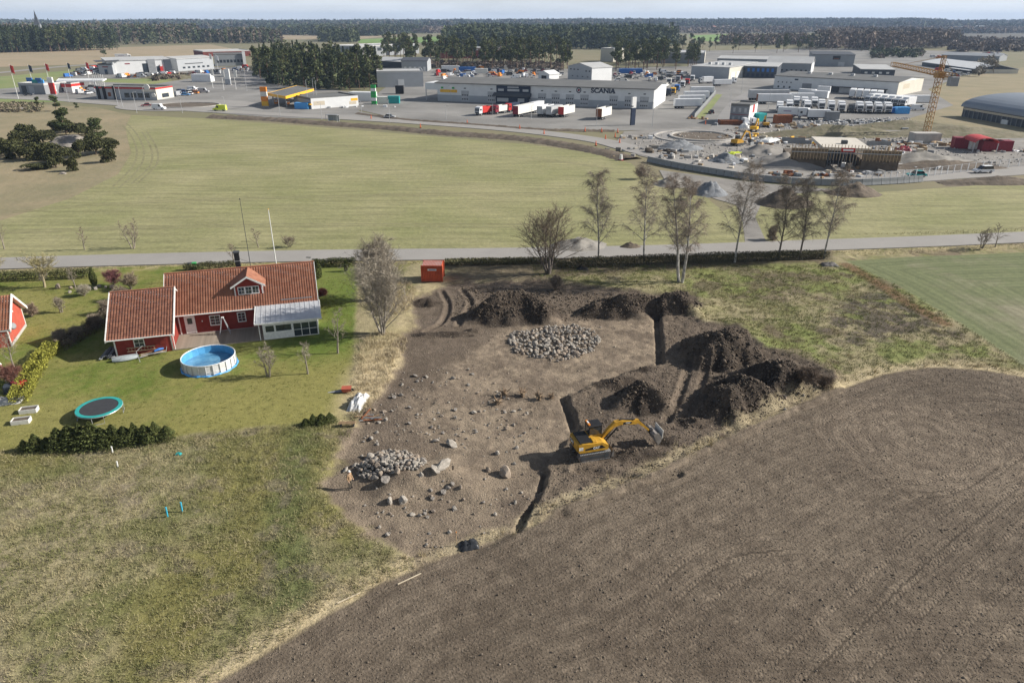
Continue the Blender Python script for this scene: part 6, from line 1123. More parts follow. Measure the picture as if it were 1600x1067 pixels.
# --- other halls, left to right
B_ = [  # some right ends carry a paler sheet: sunlight put into the colour
 ('wash_hall', 'blue-grey car wash with blue signs on its roof at the left', (32, 146.5), (71, 148), 131, 14, 'wall_midgrey', 'roof_light', 'flat', 0, dict(front=[('roller_door', .1, .3, 0, .8, 'dark_grey'), ('roller_door', .4, .6, 0, .8, 'wall_grey')], right=row('pane', 1, .1, .6, .2, .8, 'off_white'))),
 ('kiosk_shop', 'small red and white service shop behind the red totem', (92, 145), (114, 145.5), 131, 9, 'wall_white', 'roof_light', 'flat', 0, dict(front=[('red_band', 0, 1, .62, .98, 'red'), ('window', .1, .4, .1, .55, 'glass')], right=[('red_band', 0, 1, .7, .98, 'red')])),
 ('burger_restaurant', 'low grey and cream restaurant with red roof edge and round sign', (152, 155), (246, 157), 137, 13, 'wall_grey', 'roof_grey', 'flat', 0, dict(front=[('roof_edge', -.01, 1.01, .93, 1.05, 'red', .3), ('black_pier', .03, .07, 0, 1.12, 'black', .5), ('black_pier', .13, .17, 0, 1.12, 'black', .5), ('black_pier', .30, .335, 0, 1.15, 'black', .5), ('poster', .2, .25, .25, .6, 'rust'), ('cream_front', .78, 1.01, .72, .92, 'wall_cream', .35)] + row('window', 4, .46, .9, .18, .58, 'glass', .75), right=[('cream_end', 0, 1, .05, .9, 'wall_cream', .1), ('window', .3, .7, .15, .5, 'glass', .16), ('roof_edge', 0, 1, .93, 1.04, 'red', .2)])),
 ('car_dealership', 'white car dealership with slanted roof and dark glass bays', (170, 117), (268, 113.5), 96, 26, 'wall_white', 'roof_light', 'mono', .04, dict(front=[('showroom_glass', .0, .07, .08, .8, 'glass'), ('white_fin', .09, .12, 0, 1, 'wall_white', .6), ('showroom_glass', .55, .64, .05, .75, 'glass'), ('glass_tower', .64, .76, .05, 1.06, 'mid_grey', .5), ('showroom_glass', .77, .83, .05, .5, 'glass'), ('red_sign', .825, .87, .05, .62, 'red', .7), ('sign_plate', .83, .865, .5, .62, 'white_paint', .8), ('dark_block', .9, 1.02, 0, 1.02, 'wall_dark', .6), ('red_lettering', .28, .36, .72, .80, 'dark_red')])),
 ('dealer_canopy', 'grey entrance block under the sharp roof tip of the dealership', (156, 117), (178, 117), 101, 12, 'wall_grey', 'roof_dark', 'flat', 0, dict(front=[('door', .4, .6, 0, .5, 'glass'), ('red_lettering', .3, .7, .7, .8, 'dark_red')])),
 ('grey_warehouse', 'low grey warehouse right of the dealership', (279, 112), (335, 108), 93, 24, 'wall_grey', 'roof_light', 'gable', .05, dict(front=[('dark_strip', .2, .7, .55, .62, 'dark_grey')] + row('window', 6, .1, .9, .2, .35, 'glass', .5))),
 ('blue_office', 'blue-grey office hall with white end tower left of the pine grove', (336, 104), (384, 103), 86, 30, 'wall_midgrey', 'roof_grey', 'flat', 0, dict(front=row('window', 8, .05, .95, .3, .55, 'glass', .7) + [('white_tower', .93, 1.03, 0, 1.25, 'wall_white', 1.5)])),
 ('flat_warehouse', 'long low warehouse with dark edge behind the left halls', (318, 90), (392, 88), 81, 40, 'brown_brick', 'roof_light', 'flat', 0, dict()),
 ('grey_hall', 'light grey corrugated hall right of the pine grove', (590, 137), (662, 136), 113, 24, 'wall_grey', 'roof_light', 'flat', 0, dict(front=[('white_door', .45, .58, 0, .5, 'wall_white'), ('ventilator', .38, .42, 0, .2, 'light_grey')])),
 ('tall_grey_hall', 'taller hall with dark gable and pale bay doors behind the light grey hall', (628, 112), (668, 112), 96, 26, 'wall_grey', 'roof_dark', 'gable', .07, dict(front=row('bay_door', 5, .05, .98, 0, .45, 'white_paint', .5))),
 ('shed_hall', 'pale-roofed hall behind the pine grove', (580, 105), (628, 108), 95, 30, 'wall_dark', 'roof_light', 'gable', .07, dict()),
 ('brick_hall', 'long dark red brick hall behind the pines', (690, 92), (790, 91), 76, 30, 'brown_brick', 'roof_light', 'flat', 0, dict(front=row('window', 12, .02, .98, .78, .9, 'light_grey', .8))),
 ('grey_factory', 'grey factory with pale roof behind the pines at centre left', (560, 90), (655, 84), 73, 40, 'wall_midgrey', 'roof_light', 'flat', 0, dict(front=row('window', 8, .05, .95, .5, .8, 'glass', .6))),
 ('white_block', 'pale block between the pines behind the white office', (938, 96), (958, 97), 76, 15, 'wall_cream', 'roof_light', 'flat', 0, dict()),
 ('white_office', 'tall white metal building with small windows behind the workshop', (887, 125), (924, 128.5), 104, 17, 'wall_grey', 'roof_light', 'cross', .10, dict(front=row('window', 3, .05, .5, .78, .86, 'dark_grey', .5) + row('window', 2, .7, .98, .7, .8, 'dark_grey', .4) + row('window', 4, .1, .95, .3, .36, 'dark_grey', .3), right=[('painted_sunlit_end', 0, 1, 0, 1, 'wall_white', .05)])),  # white building: front coloured grey as shade, right end white as sunlight
 ('storage_tent', 'white gabled storage tent beside the white office', (841, 124), (858, 125), 116, 11, 'wall_white', 'wall_white', 'cross', .22, dict(front=[('opening', .3, .75, 0, .75, 'black')])),
 ('far_white_hall', 'pale hall with grey end right of the pine belt', (1030, 99), (1100, 100), 83, 60, 'wall_midgrey', 'roof_light', 'flat', 0, dict(right=[('painted_sunlit_end', 0, 1, 0, 1, 'wall_cream', .05)])),
 ('depot_hall', 'blue-grey depot with row of white bay doors on its lit end', (1079, 121.5), (1138, 124.5), 104, 46, 'wall_grey', 'roof_light', 'mono', .03, dict(panels=5, right=[('painted_sunlit_end', 0, 1, 0, 1, 'wall_cream', .05)] + [('bay_door', .08 + .18 * k, .2 + .18 * k, .02, .6, 'white_paint', .12) for k in range(5)])),  # cream end sheet paints the sun on the right side
 ('blue_glass_hall', 'dark blue glazed hall beside the depot', (1162, 121.5), (1212, 123), 104, 30, 'wall_dark', 'roof_light', 'mono', .03, dict(front=row('window', 6, .05, .95, .55, .85, 'blue', .5) + row('window', 6, .05, .95, .1, .4, 'navy', .6))),
 ('long_grey_hall', 'long blue-grey hall with pale pitched roof behind the depot', (1120, 100), (1275, 104), 92, 32, 'wall_midgrey', 'roof_light', 'gable', .05, dict()),
 ('white_gable_hall', 'grey hall with white gable end left of the trucking terminal', (1196, 113), (1266, 115), 98.5, 24, 'wall_midgrey', 'roof_light', 'gable', .16, dict(front=row('window', 8, .1, .95, .2, .35, 'glass', .4), right=[('painted_sunlit_end', 0, 1, 0, 1.0, 'wall_white', .05)])),
 ('truck_terminal', 'long white trucking terminal with grey roof and dark loading bays', (1208, 138.5), (1400, 151), 119, 40, 'wall_white', 'roof_grey', 'gable', .035, dict(panels=12, front=[('loading_recess', .43, .92, .02, .42, 'wall_dark', .05), ('bay_door', .56, .66, .02, .40, 'light_grey', .12), ('bay_door', .25, .33, .02, .55, 'mid_grey'), ('dark_canopy', .42, .93, .42, .47, 'dark_grey', 1.6), ('door_sign', .18, .21, .75, .86, 'navy')] + row('window', 4, .02, .17, .5, .6, 'dark_grey', .25) + row('window', 3, .02, .17, .1, .25, 'glass', .3), right=[('painted_sunlit_end', 0, 1, 0, 1.0, 'wall_cream', .06), ('faded_mark', .2, .45, .45, .8, 'beige', .08)])),
 ('black_sign_hall', 'dark grey hall with a black sign above its door', (1268, 104), (1333, 105), 86, 32, 'wall_midgrey', 'roof_dark', 'mono', .04, dict(front=[('sign', .48, .66, .60, .92, 'black'), ('sign_mark', .51, .63, .64, .70, 'rust', .1), ('door', .63, .78, 0, .4, 'light_grey')], right=[('dark_side', 0, 1, 0, .95, 'wall_dark', .05)] + [('side_window', .15 + .2 * k, .28 + .2 * k, .2, .45, 'light_grey', .1) for k in range(4)])),
 ('flat_roof_hall', 'dark low hall with pale flat roof behind the trucking terminal', (1344, 118.5), (1397, 119.5), 109, 38, 'wall_dark', 'roof_light', 'mono', .03, dict(front=row('window', 4, .05, .9, .35, .65, 'off_white', .4), right=[('pale_side', .1, .5, .1, .8, 'wall_cream', .06)])),
 ('white_roof_hall', 'hall with bright white pitched roof and open dark front at the right', (1440, 103), (1524, 115), 97.5, 28, 'wall_dark', 'wall_white', 'gable', .10, dict(front=[('open_bay', .3, .62, .02, .8, 'black', .06), ('white_lean_to', .66, 1.0, .62, .72, 'wall_white', 5.0)], right=[('painted_sunlit_end', 0, 1, 0, 1, 'wall_cream', .05)])),
 ('blue_roof_hall', 'blue-grey hall behind the white-roofed one', (1470, 94), (1560, 97), 86.5, 30, 'wall_midgrey', 'wall_midgrey', 'gable', .06, dict()),
 ('arched_hall', 'dark blue hall with wide curved pale roof at the right edge', (1502, 182), (1660, 211), 167, 42, 'wall_dark', mat('arch_roof', (.22, .245, .28), .4, scale=.1, var=.05, metal=.2), 'arch', .11, dict(front=[('clerestory', .01, .99, .72, .92, 'beige')] + [('column', .03 + .05 * k, .034 + .05 * k, 0, .7, 'mid_grey', .3) for k in range(19)] + [('white_gate', .44, .50, .0, .42, 'wall_white', .35)])),
]
for (nm, lab, pL, pR, yt, dp, w_, r_, kd, rs_, ex) in B_:
    T, L, h, D = hall(nm, lab, pL, pR, yt, dp, w_, r_, kd, rs_, **ex); clean(T)
    if nm == 'wash_hall':
        for k, (a, z, m_) in enumerate(((.42, 1.4, 'blue'), (.78, 1.4, 'blue'), (.62, .6, 'teal'), (.86, .6, 'sky_blue'))): MB().bbox(L * a - 1.9, L * a + 1.9, 1, 1.6, h + z - .4, h + z + 1.5, .08).part('roof_sign', m_, T)
    if nm == 'burger_restaurant': MB().prism([(math.cos(6.2832 * k / 20) * 1.5 + L * .88, h * 1.12 + math.sin(6.2832 * k / 20) * 1.3) for k in range(20)], -.9, -.5, 'y').part('round_sign', 'off_white', T); MB().prism([(math.cos(6.2832 * k / 20) * 1.0 + L * .965, h * .45 + math.sin(6.2832 * k / 20) * 1.0) for k in range(20)], -.7, -.4, 'y').part('round_sign', 'off_white', T)
    if nm == 'car_dealership': MB().prism([(-6, h * .95), (L * .2, h * 1.02), (L * .2, h * 1.06), (-7, h * 1.03)], -1.5, 10, 'y').part('roof_tip', 'roof_dark', T)
    if nm in ('far_white_hall', 'depot_hall', 'white_gable_hall', 'truck_terminal'):
        for k in range(4): MB().bbox(L * (.2 + .18 * k), L * (.2 + .18 * k) + 1.8, D * .3, D * .3 + 1.8, h + .3, h + 2.2, .1).part('roof_unit', 'light_grey', T)
t, L, h, D = hall('site_office', 'two-storey grey site cabins with white end and red sign at the roadworks', (1139, 192.5), (1168, 194.5), 164, 12, 'wall_midgrey', 'roof_grey', 'flat', 0, panels=0, front=row('window', 3, .05, .95, .62, .85, 'light_grey', .4) + row('window', 3, .05, .95, .15, .38, 'light_grey', .35) + [('floor_joint', 0, 1, .48, .51, 'dark_red'), ('red_door', .68, .82, .02, .36, 'red')], right=[('white_end', 0, 1, .02, .98, 'wall_white', .05), ('red_sign', .42, .62, .55, .98, 'red', .1)]); clean(t)
# service station: canopy, shop, totems
t, L, h, D = hall('station_shop', 'white service station shop with lit long wall and grey front', (460, 165), (487, 171), 150, 22, 'wall_grey', 'roof_grey', 'flat', 0, front=[('awning', .75, 1.05, .45, .55, 'yellow', 1.0)], right=[('painted_sunlit_wall', 0, 1, 0, 1.05, 'wall_white', .1), ('mural', .05, .28, .35, .75, 'beige', .14), ('yellow_sign', .84, .99, .55, .82, 'yellow', .14), ('poster', .8, .95, .2, .5, 'beige', .14)]); clean(t)  # white shop: sun and shade of its two sides put into wall colours
def canopy(name, lab, pts, z, th, posts, m_, fascia):
    P = GP(pts, z); c = sum(P, Vector()) / len(P); t = thing(name, lab, 'canopy', (c.x, c.y, 0)); MB().prism([(p.x - c.x, p.y - c.y) for p in P][::-1] if (P[1] - P[0]).cross(P[2] - P[0]).z < 0 else [(p.x - c.x, p.y - c.y) for p in P], z - th, z, 'z').part('canopy_roof', m_, t)
    for a, b in zip(P, P[1:] + P[:1]):
        d = (b - a).normalized(); n_ = Vector((d.y, -d.x, 0)) * .12; q = [a - c, b - c, b - c + n_, a - c + n_]; MB().prism([(v.x, v.y) for v in q], z - th - .1, z + .1, 'z').part('fascia', fascia, t)
    for px, py in posts: p = G(px, py) - Vector((c.x, c.y, 0)); MB().box(p.x - .25, p.x + .25, p.y - .25, p.y + .25, 0, z - th).part('post', 'light_grey', t)
    return t
canopy('pump_canopy', 'white service station canopy with yellow edge above the pumps', [(418, 146), (446, 151), (490, 139), (464, 134)], 5.2, .9, [(428, 164), (448, 167), (470, 156)], 'roof_grey', 'yellow')
canopy('white_canopy', 'thin white canopy of the left service station', [(88, 127), (160, 126), (166, 123), (92, 123)], 5.5, .5, [(100, 139), (120, 139), (150, 138)], 'wall_white', 'wall_white')
for px, py in ((432, 163), (450, 164)):
    t = thing('fuel_pump', 'fuel pump under the yellow canopy, %s' % ('left one' if px == 432 else 'right one'), 'pump', G(px, py), .3); MB().bbox(-.8, .8, -.5, .5, 0, 1.9, .08).part('body', 'orange', t); MB().box(-.6, .6, -.52, -.5, 1.0, 1.6).part('display', 'white_paint', t); MB().box(-1.6, 1.6, -.9, .9, 0, .15).part('island', 'concrete', t)
def totem(lab, px, py, yt, w, mats):
    p = G(px, py); h = hpx(p, yt); t = thing('price_totem', lab, 'sign', p, R(-10)); n = len(mats); MB().box(-w / 2 - .3, w / 2 + .3, -.6, .6, 0, .3).part('plinth', 'concrete', t)
    for k, m_ in enumerate(mats): MB().bbox(-w / 2, w / 2, -.4, .4, .3 + (h - .3) * k / n, .3 + (h - .3) * (k + 1) / n - .04, .05).part('panel', m_, t)
totem('tall pale orange totem at the service station', 415, 167, 136, 3.0, ['yellow', 'orange', 'off_white', 'orange']); totem('tall bright green totem by the filling lot', 585, 164, 133, 2.3, ['green', 'white_paint', 'green', 'green', 'white_paint', 'green']); totem('red and white totem of the left service station', 84, 148, 121, 3.0, ['red', 'red', 'white_paint']); totem('white totem tower by the street left of the pine grove', 357, 133, 108, 3.4, ['wall_grey', 'white_paint', 'white_paint'])
p = G(988, 196); hh = hpx(p, 152); t = thing('pylon_sign', 'tall blue pylon sign with pale head in front of the workshop', 'sign', p, R(-60)); MB().box(-.35, .35, -.9, .9, 0, hh * .62).part('shaft', 'navy', t); MB().bbox(-.36, .36, -.95, .95, hh * .62, hh, .04).part('head', 'white_paint', t); MB().box(-.38, .38, -.97, -.3, hh * .66, hh * .7).part('emblem', 'navy', t)
# containers and boxes
def container(lab, px, py, L, w, h_, rot, m_, name='container', cat='container'):
    t = thing(name, lab, cat, G(px, py), R(rot)); MB().box(-L / 2, L / 2, -w / 2, w / 2, .1, h_).part('box', m_, t)
    for s in (-1, 1):
        for q in (-1, 1): MB().box(s * L / 2 - .12 * (s > 0) - .0, s * L / 2 + .12 * (s < 0), q * w / 2 - .08, q * w / 2 + .08, 0, h_ + .05).part('corner_post', m_, t)
    for k in range(int(L / .6)): MB().box(-L / 2 + .2 + k * .6, -L / 2 + .5 + k * .6, -w / 2 - .05, -w / 2, .25, h_ - .2).part('rib', m_, t)
    return t
for q in (('blue container beside the service station shop', 473, 170.5, 6, 2.5, 2.6, -8, 'sky_blue'), ('white container block left of the green totem', 568, 158, 12, 5, 4, -12, 'wall_white'), ('pale cabin right of the green totem', 597, 162, 6, 3, 3, 0, 'off_white'), ('green and white kiosk box at the filling lot', 616, 162, 5, 3, 3.2, 0, 'teal'), ('black bin box before the light grey hall', 625, 147, 4, 3, 4, 0, 'black'), ('white cabin barracks on the grass left of the totem tower', 318, 128, 12, 5, 4.4, -4, 'metal_white'), ('red container left of the arched shelter', 1504, 232, 6, 3, 3.2, -12, 'dark_red'), ('red container right of the arched shelter', 1546, 236, 6, 3, 3.0, -6, 'dark_red'), ('red container at the far right of the shelter', 1562, 236, 5, 3, 3.0, -6, 'dark_red'), ('blue container before the white van at the truck yard', 1408, 178, 5, 3, 2.6, 0, 'sky_blue'), ('pale blue container left of the blue one', 1394, 177, 4, 3, 2.2, 0, 'blue'), ('grey container end in the truck yard front row', 1298, 189, 5, 3, 3.4, -10, 'mid_grey'), ('red container behind the roadworks diggers', 1222, 193, 6, 3, 3, 10, 'rust'), ('blue cabin between the red containers of the roadworks', 1186, 190, 4, 3, 3, 30, 'teal'), ('low red skip beside the site office', 1141, 195, 8, 3, 1.6, 0, 'rust'), ('grey concrete box block at the foot of the tower crane', 1443, 223, 8, 4, 3, 0, 'concrete'), ('blue storage box behind the workshop by the pines', 730, 113, 12, 3, 3.5, 0, 'blue'), ('white storage box behind the workshop by the pines', 704, 111, 13, 3, 3.5, 0, 'metal_white'), ('blue flat container row beyond the white office', 985, 115, 16, 4, 3, 0, 'blue'), ('white box behind the blue storage box', 752, 115, 9, 3, 3.2, 0, 'off_white'), ('blue box right of the blue storage box', 770, 114, 9, 3, 2.6, 0, 'navy')): container(*q)
p = G(1528, 236); t = thing('arched_shelter', 'red arched tent roof spanning between the red containers', 'shelter', p, R(-8)); W_ = 6.5; MB().prism([(W_ / 2 * math.cos(math.pi * k / 12), 2.9 + 1.3 * math.sin(math.pi * k / 12)) for k in range(13)] + [((W_ / 2 - .2) * math.cos(math.pi * k / 12), 2.8 + 1.2 * math.sin(math.pi * k / 12)) for k in range(12, -1, -1)], -4, 4, 'y').part('tent_roof', mat('tent_red', (.50, .06, .06), .6), t)
for s in (-1, 1):
    for y in (-3.8, 3.8): MB().cyl(s * (W_ / 2 - .1), y, 0, 2.9, .1, 6).part('post', 'light_grey', t)
MB().bbox(-1.8, 1.8, 1.5, 3.2, 0, 3, .3).part('wrapped_stack', 'off_white', t)
# --- vehicles
def wheels(xs, y, r, w=.28):
    return [('wheel', MB().wheel(x, s * y, r, r, w, 12).mesh('wheel', 'tyre'), [('hub', MB().wheel(x, s * (y + .02), r, r * .5, w, 8).mesh('hub', 'silver'))]) for x in xs for s in (-1, 1)]
def car_parts(m_, kind):
    L = {'car': 4.4, 'suv': 4.7, 'van': 5.6}[kind]; h1, h2 = {'car': (.78, 1.42), 'suv': (.95, 1.72), 'van': (1.15, 2.3)}[kind]; x = L / 2
    body = MB().prism([(-x, .35), (x, .35), (x, .62), (x - .15, h1 - .12), (x - 1.1, h1), (-x + .1, h1), (-x, h1 - .1)], -.88, .88, 'y')
    if kind == 'van': cabp = [(-x + .05, h1), (x - 1.1, h1), (x - 1.75, h2), (-x + .12, h2)]
    else: cabp = [(-x + (.15 if kind == 'suv' else .45), h1), (x - 1.15, h1), (x - 1.85, h2), (-x + (.45 if kind == 'suv' else 1.0), h2)]
    out = [('body', body.mesh('body', m_)), ('cabin', MB().prism(cabp, -.76, .76, 'y').mesh('cabin', m_ if kind == 'van' else 'car_glass')), ('roof', MB().bbox(cabp[3][0] + .05, cabp[2][0] - .05, -.72, .72, h2 - .02, h2 + .05, .03).mesh('roof', m_))]
    if kind == 'van': out += [('windscreen', MB().add([(x - 1.12, -.68, h1 + .02), (x - 1.12, .68, h1 + .02), (x - 1.70, .68, h2 - .1), (x - 1.70, -.68, h2 - .1)], [(0, 1, 2, 3)]).mesh('windscreen', 'car_glass'))] + [('side_window', MB().box(x - 2.6, x - 1.75, s * .765 - .01, s * .765 + .01, h1 + .1, h2 - .25).mesh('side_window', 'car_glass')) for s in (-1, 1)]
    out += [('headlight', MB().bbox(x - .06, x + .02, s * .62 - .18, s * .62 + .18, .55, .70, .02).mesh('headlight', 'white_paint')) for s in (-1, 1)] + [('tail_light', MB().bbox(-x - .02, -x + .05, s * .68 - .12, s * .68 + .12, .55, .75, .02).mesh('tail_light', 'red')) for s in (-1, 1)]
    return out + wheels((-L * .31, L * .31), .80, .33)
def car(lab, px, py, rot, m_='silver', kind='car', group=None, z=.1): return build_thing(('car', m_, kind), lambda: car_parts(m_, kind), {'car': 'car', 'suv': 'car', 'van': 'van'}[kind], lab, {'car': 'car', 'suv': 'car', 'van': 'van'}[kind], G(px, py) + Vector((0, 0, z)), R(rot), group)
def truck_parts(cab, box, L, boxh, open_=False, tail=None):
    """rigid truck: cab at +x"""
    x = L / 2; o = [('cab', MB().prism([(x - 2.0, .9), (x, .9), (x + .02, 1.7), (x - .22, 3.0), (x - .5, 3.25), (x - 2.0, 3.5)], -1.22, 1.22, 'y').mesh('cab', cab), [('windscreen', MB().add([(x + .035, -1.1, 1.75), (x + .035, 1.1, 1.75), (x - .19, 1.05, 2.85), (x - .19, -1.05, 2.85)], [(0, 1, 2, 3)]).mesh('windscreen', 'car_glass')), ('grille', MB().box(x - .02, x + .05, -.9, .9, .95, 1.55).mesh('grille', 'dark_grey')), ('side_window', MB().box(x - 1.3, x - .45, -1.235, -1.22, 1.9, 2.7).mesh('side_window', 'car_glass')), ('side_window', MB().box(x - 1.3, x - .45, 1.22, 1.235, 1.9, 2.7).mesh('side_window', 'car_glass'))]), ('chassis', MB().box(-x, x - .1, -.5, .5, .6, .95).mesh('chassis', 'dark_grey'))]
    if box:
        if open_:
            b = MB().box(-x, x - 2.2, -1.25, 1.25, 1.0, 1.15).box(-x, x - 2.2, -1.25, -1.15, 1.15, boxh).box(-x, x - 2.2, 1.15, 1.25, 1.15, boxh).box(x - 2.3, x - 2.2, -1.15, 1.15, 1.15, boxh + .2).box(-x, -x + .1, -1.15, 1.15, 1.15, boxh); o.append(('tipper_body', b.mesh('tipper_body', box)))
        else: o.append(('cargo_box', MB().bbox(-x, x - 2.2, -1.25, 1.25, 1.0, boxh, .05).mesh('cargo_box', box), [('rear_door', MB().box(-x - .03, -x, -1.15, 1.15, 1.1, boxh - .1).mesh('rear_door', tail or box)), ('side_stripe', MB().box(-x + .3, x - 2.5, -1.265, -1.25, 1.12, 1.35).mesh('side_stripe', mat('plum', (.16, .05, .10), .5))), ('side_print', MB().box(-x + L * .22, x - 2.2 - L * .25, -1.262, -1.25, 2.35, 2.8).mesh('side_print', mat('print_grey', (.33, .28, .38), .5)))]))
    return o + wheels((-x + 1.0, -x + 2.2, x - 1.3), 1.05, .5)
def trailer_parts(m_, L, hgt, end, open_=False):
    x = L / 2; b = MB()
    if open_: b.box(-x, x, -1.25, 1.25, 1.1, 1.25).box(-x, x, -1.25, -1.17, 1.25, hgt).box(-x, x, 1.17, 1.25, 1.25, hgt).box(x - .1, x, -1.17, 1.17, 1.25, hgt); 
    else: b.bbox(-x, x, -1.25, 1.25, 1.1, hgt, .05)
    o = [('cargo_box', b.mesh('cargo_box', m_), [('rear_door', MB().box(-x - .05, -x, -1.2, 1.2, 1.12, hgt - .05).mesh('rear_door', end))]), ('chassis', MB().box(-x + .2, x - .2, -.5, .5, .75, 1.1).mesh('chassis', 'dark_grey'))]
    for k in range(5): o[0][2].append(('side_rib', MB().box(-x + L * (k + .5) / 5 - .05, -x + L * (k + .5) / 5 + .05, -1.28, -1.25, 1.15, hgt - .05).mesh('side_rib', m_)))
    return o + wheels((-x + 1.0, -x + 2.3, -x + 3.6), 1.05, .48)
def truck(lab, px, py, rot, cab='metal_white', box='metal_white', L=9.5, bh=3.9, open_=False, group=None, tail=None): return build_thing(('truck', cab, box, L, bh, open_, tail), lambda: truck_parts(cab, box, L, bh, open_, tail), 'truck', lab, 'truck', G(px, py) + Vector((0, 0, .06)), R(rot), group)
def trailer(lab, px, py, rot, m_='metal_white', L=13.5, h_=4.0, end='light_grey', open_=False, group=None): return build_thing(('trailer', m_, L, h_, end, open_), lambda: trailer_parts(m_, L, h_, end, open_), 'trailer', lab, 'trailer', G(px, py) + Vector((0, 0, .06)), R(rot), group)
# workshop forecourt
truck('red and white tipper truck standing first at the left of the workshop forecourt', 755, 180, 235, 'metal_white', 'red', 8, 3.2, True); truck('red tipper truck second from the left on the workshop forecourt', 780, 178, 235, 'dark_red', 'off_white', 8, 3.2, True); truck('dark purple truck with red front on the workshop forecourt', 800, 175, 235, 'red', 'navy', 8, 3.4)
trailer('maroon-ended trailer with pale side on the workshop forecourt', 818, 181, 60, 'off_white', 13, 4.2, 'dark_red'); trailer('black-ended white trailer behind the maroon one', 838, 176, 60, 'metal_white', 9, 4.2, 'black'); trailer('open pale grey trailer right of the maroon one', 852, 181, 60, 'metal_white', 10, 4.0, 'light_grey', True); trailer('pale grey trailer end-on in the workshop forecourt', 866, 182, 60, 'light_grey', 10, 4.0, 'light_grey'); trailer('red and white open trailer at the right of the forecourt row', 885, 182, 60, 'off_white', 10, 4.0, 'red', True); trailer('lone open trailer with dark tailgate in front of the workshop lettering', 943, 186, 60, 'off_white', 9.5, 4.2, 'rust', True)
# truck yard
g = 'trucks in the transport yard'
trailer('long blue-grey trailer side-on at the back of the transport yard', 1200, 157, 2, 'light_grey', 19, 4.6, group=g); trailer('white box trailer side-on before the long blue-grey one', 1208, 163, -2, 'metal_white', 15, 4.3, 'rust', group=g); trailer('white trailer side-on right of the lettered one', 1250, 161, -4, 'metal_white', 11, 4.2, 'rust', group=g); trailer('white trailer at an angle by the terminal bay', 1260, 154, -40, 'metal_white', 8, 4.2, group=g); trailer('white trailer backed up beside the terminal door', 1279, 157, -40, 'metal_white', 8, 4.2, group=g); trailer('small white trailer tucked against the terminal wall', 1286, 149, -30, 'metal_white', 6, 4.2, group=g)
for k in range(5): trailer('white trailer end-on at the loading bays, number %d of five from the left' % (k + 1), 1331 + k * 10.5, 153.5 + k * .9, 62, 'metal_white', 10, 4.2, 'metal_white', group='trailers at the loading bays')
for k in range(6): truck('white truck with dark windscreen, number %d from the left behind the parked cabs' % (k + 1), 1362 + k * 11, 162 + k * 1.1, 215, 'metal_white', 'metal_white', 9, 4.1, group='second row of white trucks')
for k, (px, py) in enumerate(((1217, 176), (1232, 173), (1243, 167), (1256, 168), (1271, 168), (1260, 174), (1282, 172), (1297, 174), (1313, 175), (1341, 176), (1355, 176.5), (1370, 177), (1385, 177))): truck('white truck cab facing the spoil bank, number %d from the left in the yard' % (k + 1), px, py, 252, 'metal_white', 'metal_white', 7.5, 4.0, group='white truck cabs facing the spoil bank')
truck('dark dismantled truck between the white cabs', 1328, 176, 250, 'dark_grey', 'dark_grey', 7, 2.2, True); truck('white box truck driving right in the front row of the yard, left one', 1234, 184.5, -20, 'metal_white', 'metal_white', 9.5, 3.9, group=g); truck('white box truck driving right in the front row of the yard, right one', 1250, 185, -38, 'metal_white', 'metal_white', 10, 3.9, group=g); trailer('white box body with reddish lettering in the front row of the yard', 1277, 188, -10, 'metal_white', 8, 3.8, 'mid_grey'); car('white van right of the blue containers', 1434, 173, 5, 'metal_white', 'van'); trailer('white trailer behind the white van', 1428, 164, 0, 'metal_white', 13, 4.0)
trailer('white tank trailer by the depot street corner', 1128, 135, 12, 'metal_white', 11, 3.6); truck('white and blue tractor unit by the tank trailer', 1142, 131, 15, 'metal_white', None, 6, 3); truck('box truck with grey front before the depot end', 1102, 131, 200, 'light_grey', 'metal_white', 9, 3.9)
for k, (px, py) in enumerate(((1074, 170), (1080, 164), (1087, 157), (1096, 149))): trailer('white trailer along the fence of the side road, number %d from the near end' % (k + 1), px, py, 8, 'metal_white', 12, 4.0, 'metal_white', group='trailers along the fence')
for k, (px, py, m_) in enumerate(((1045, 150, 'navy'), (1052, 148, 'yellow'), (1058, 143, 'blue'), (1067, 137, 'metal_white'), (1074, 133, 'red'), (1082, 127, 'metal_white'), (1060, 128, 'silver'), (1046, 132, 'off_white'))): truck('%s tractor unit beside the workshop end, number %d from the front' % ({'navy': 'dark blue', 'yellow': 'yellow', 'blue': 'blue', 'metal_white': 'white', 'red': 'red', 'silver': 'silver', 'off_white': 'cream'}[m_], k + 1) if k != 5 else 'white tractor unit right of the red one in the yard beside the workshop', px, py, 250, m_, None, 6.2, 3)
r6 = random.Random(66); pal = ['metal_white'] * 6 + ['off_white', 'silver', 'light_grey', 'dark_grey', 'blue', 'red', 'orange', 'navy']
def crowd(n, poly, lab, grp, kinds=('car', 'van', 'suv')):
    P = [tuple(v[:2]) for v in GP(poly)]; xs = [q[0] for q in P]; ys = [q[1] for q in P]; k = 0; kept = []
    for _ in range(4000):
        if k >= n: break
        x, y = r6.uniform(min(xs), max(xs)), r6.uniform(min(ys), max(ys))
        if float(sdf(np.array([x]), np.array([y]), P)[0]) < 1 or any((a - x) ** 2 + (b - y) ** 2 < 16 for a, b in kept): continue
        kept.append((x, y)); k += 1; m_ = r6.choice(pal); kd = r6.choice(kinds)
        build_thing(('car', m_, kd), lambda: car_parts(m_, kd), 'van' if kd == 'van' else 'car', lab, 'vehicle', (x, y, .1), r6.choice((0, 1.2, 1.6, 3.1)) + r6.uniform(-.2, .2), grp)
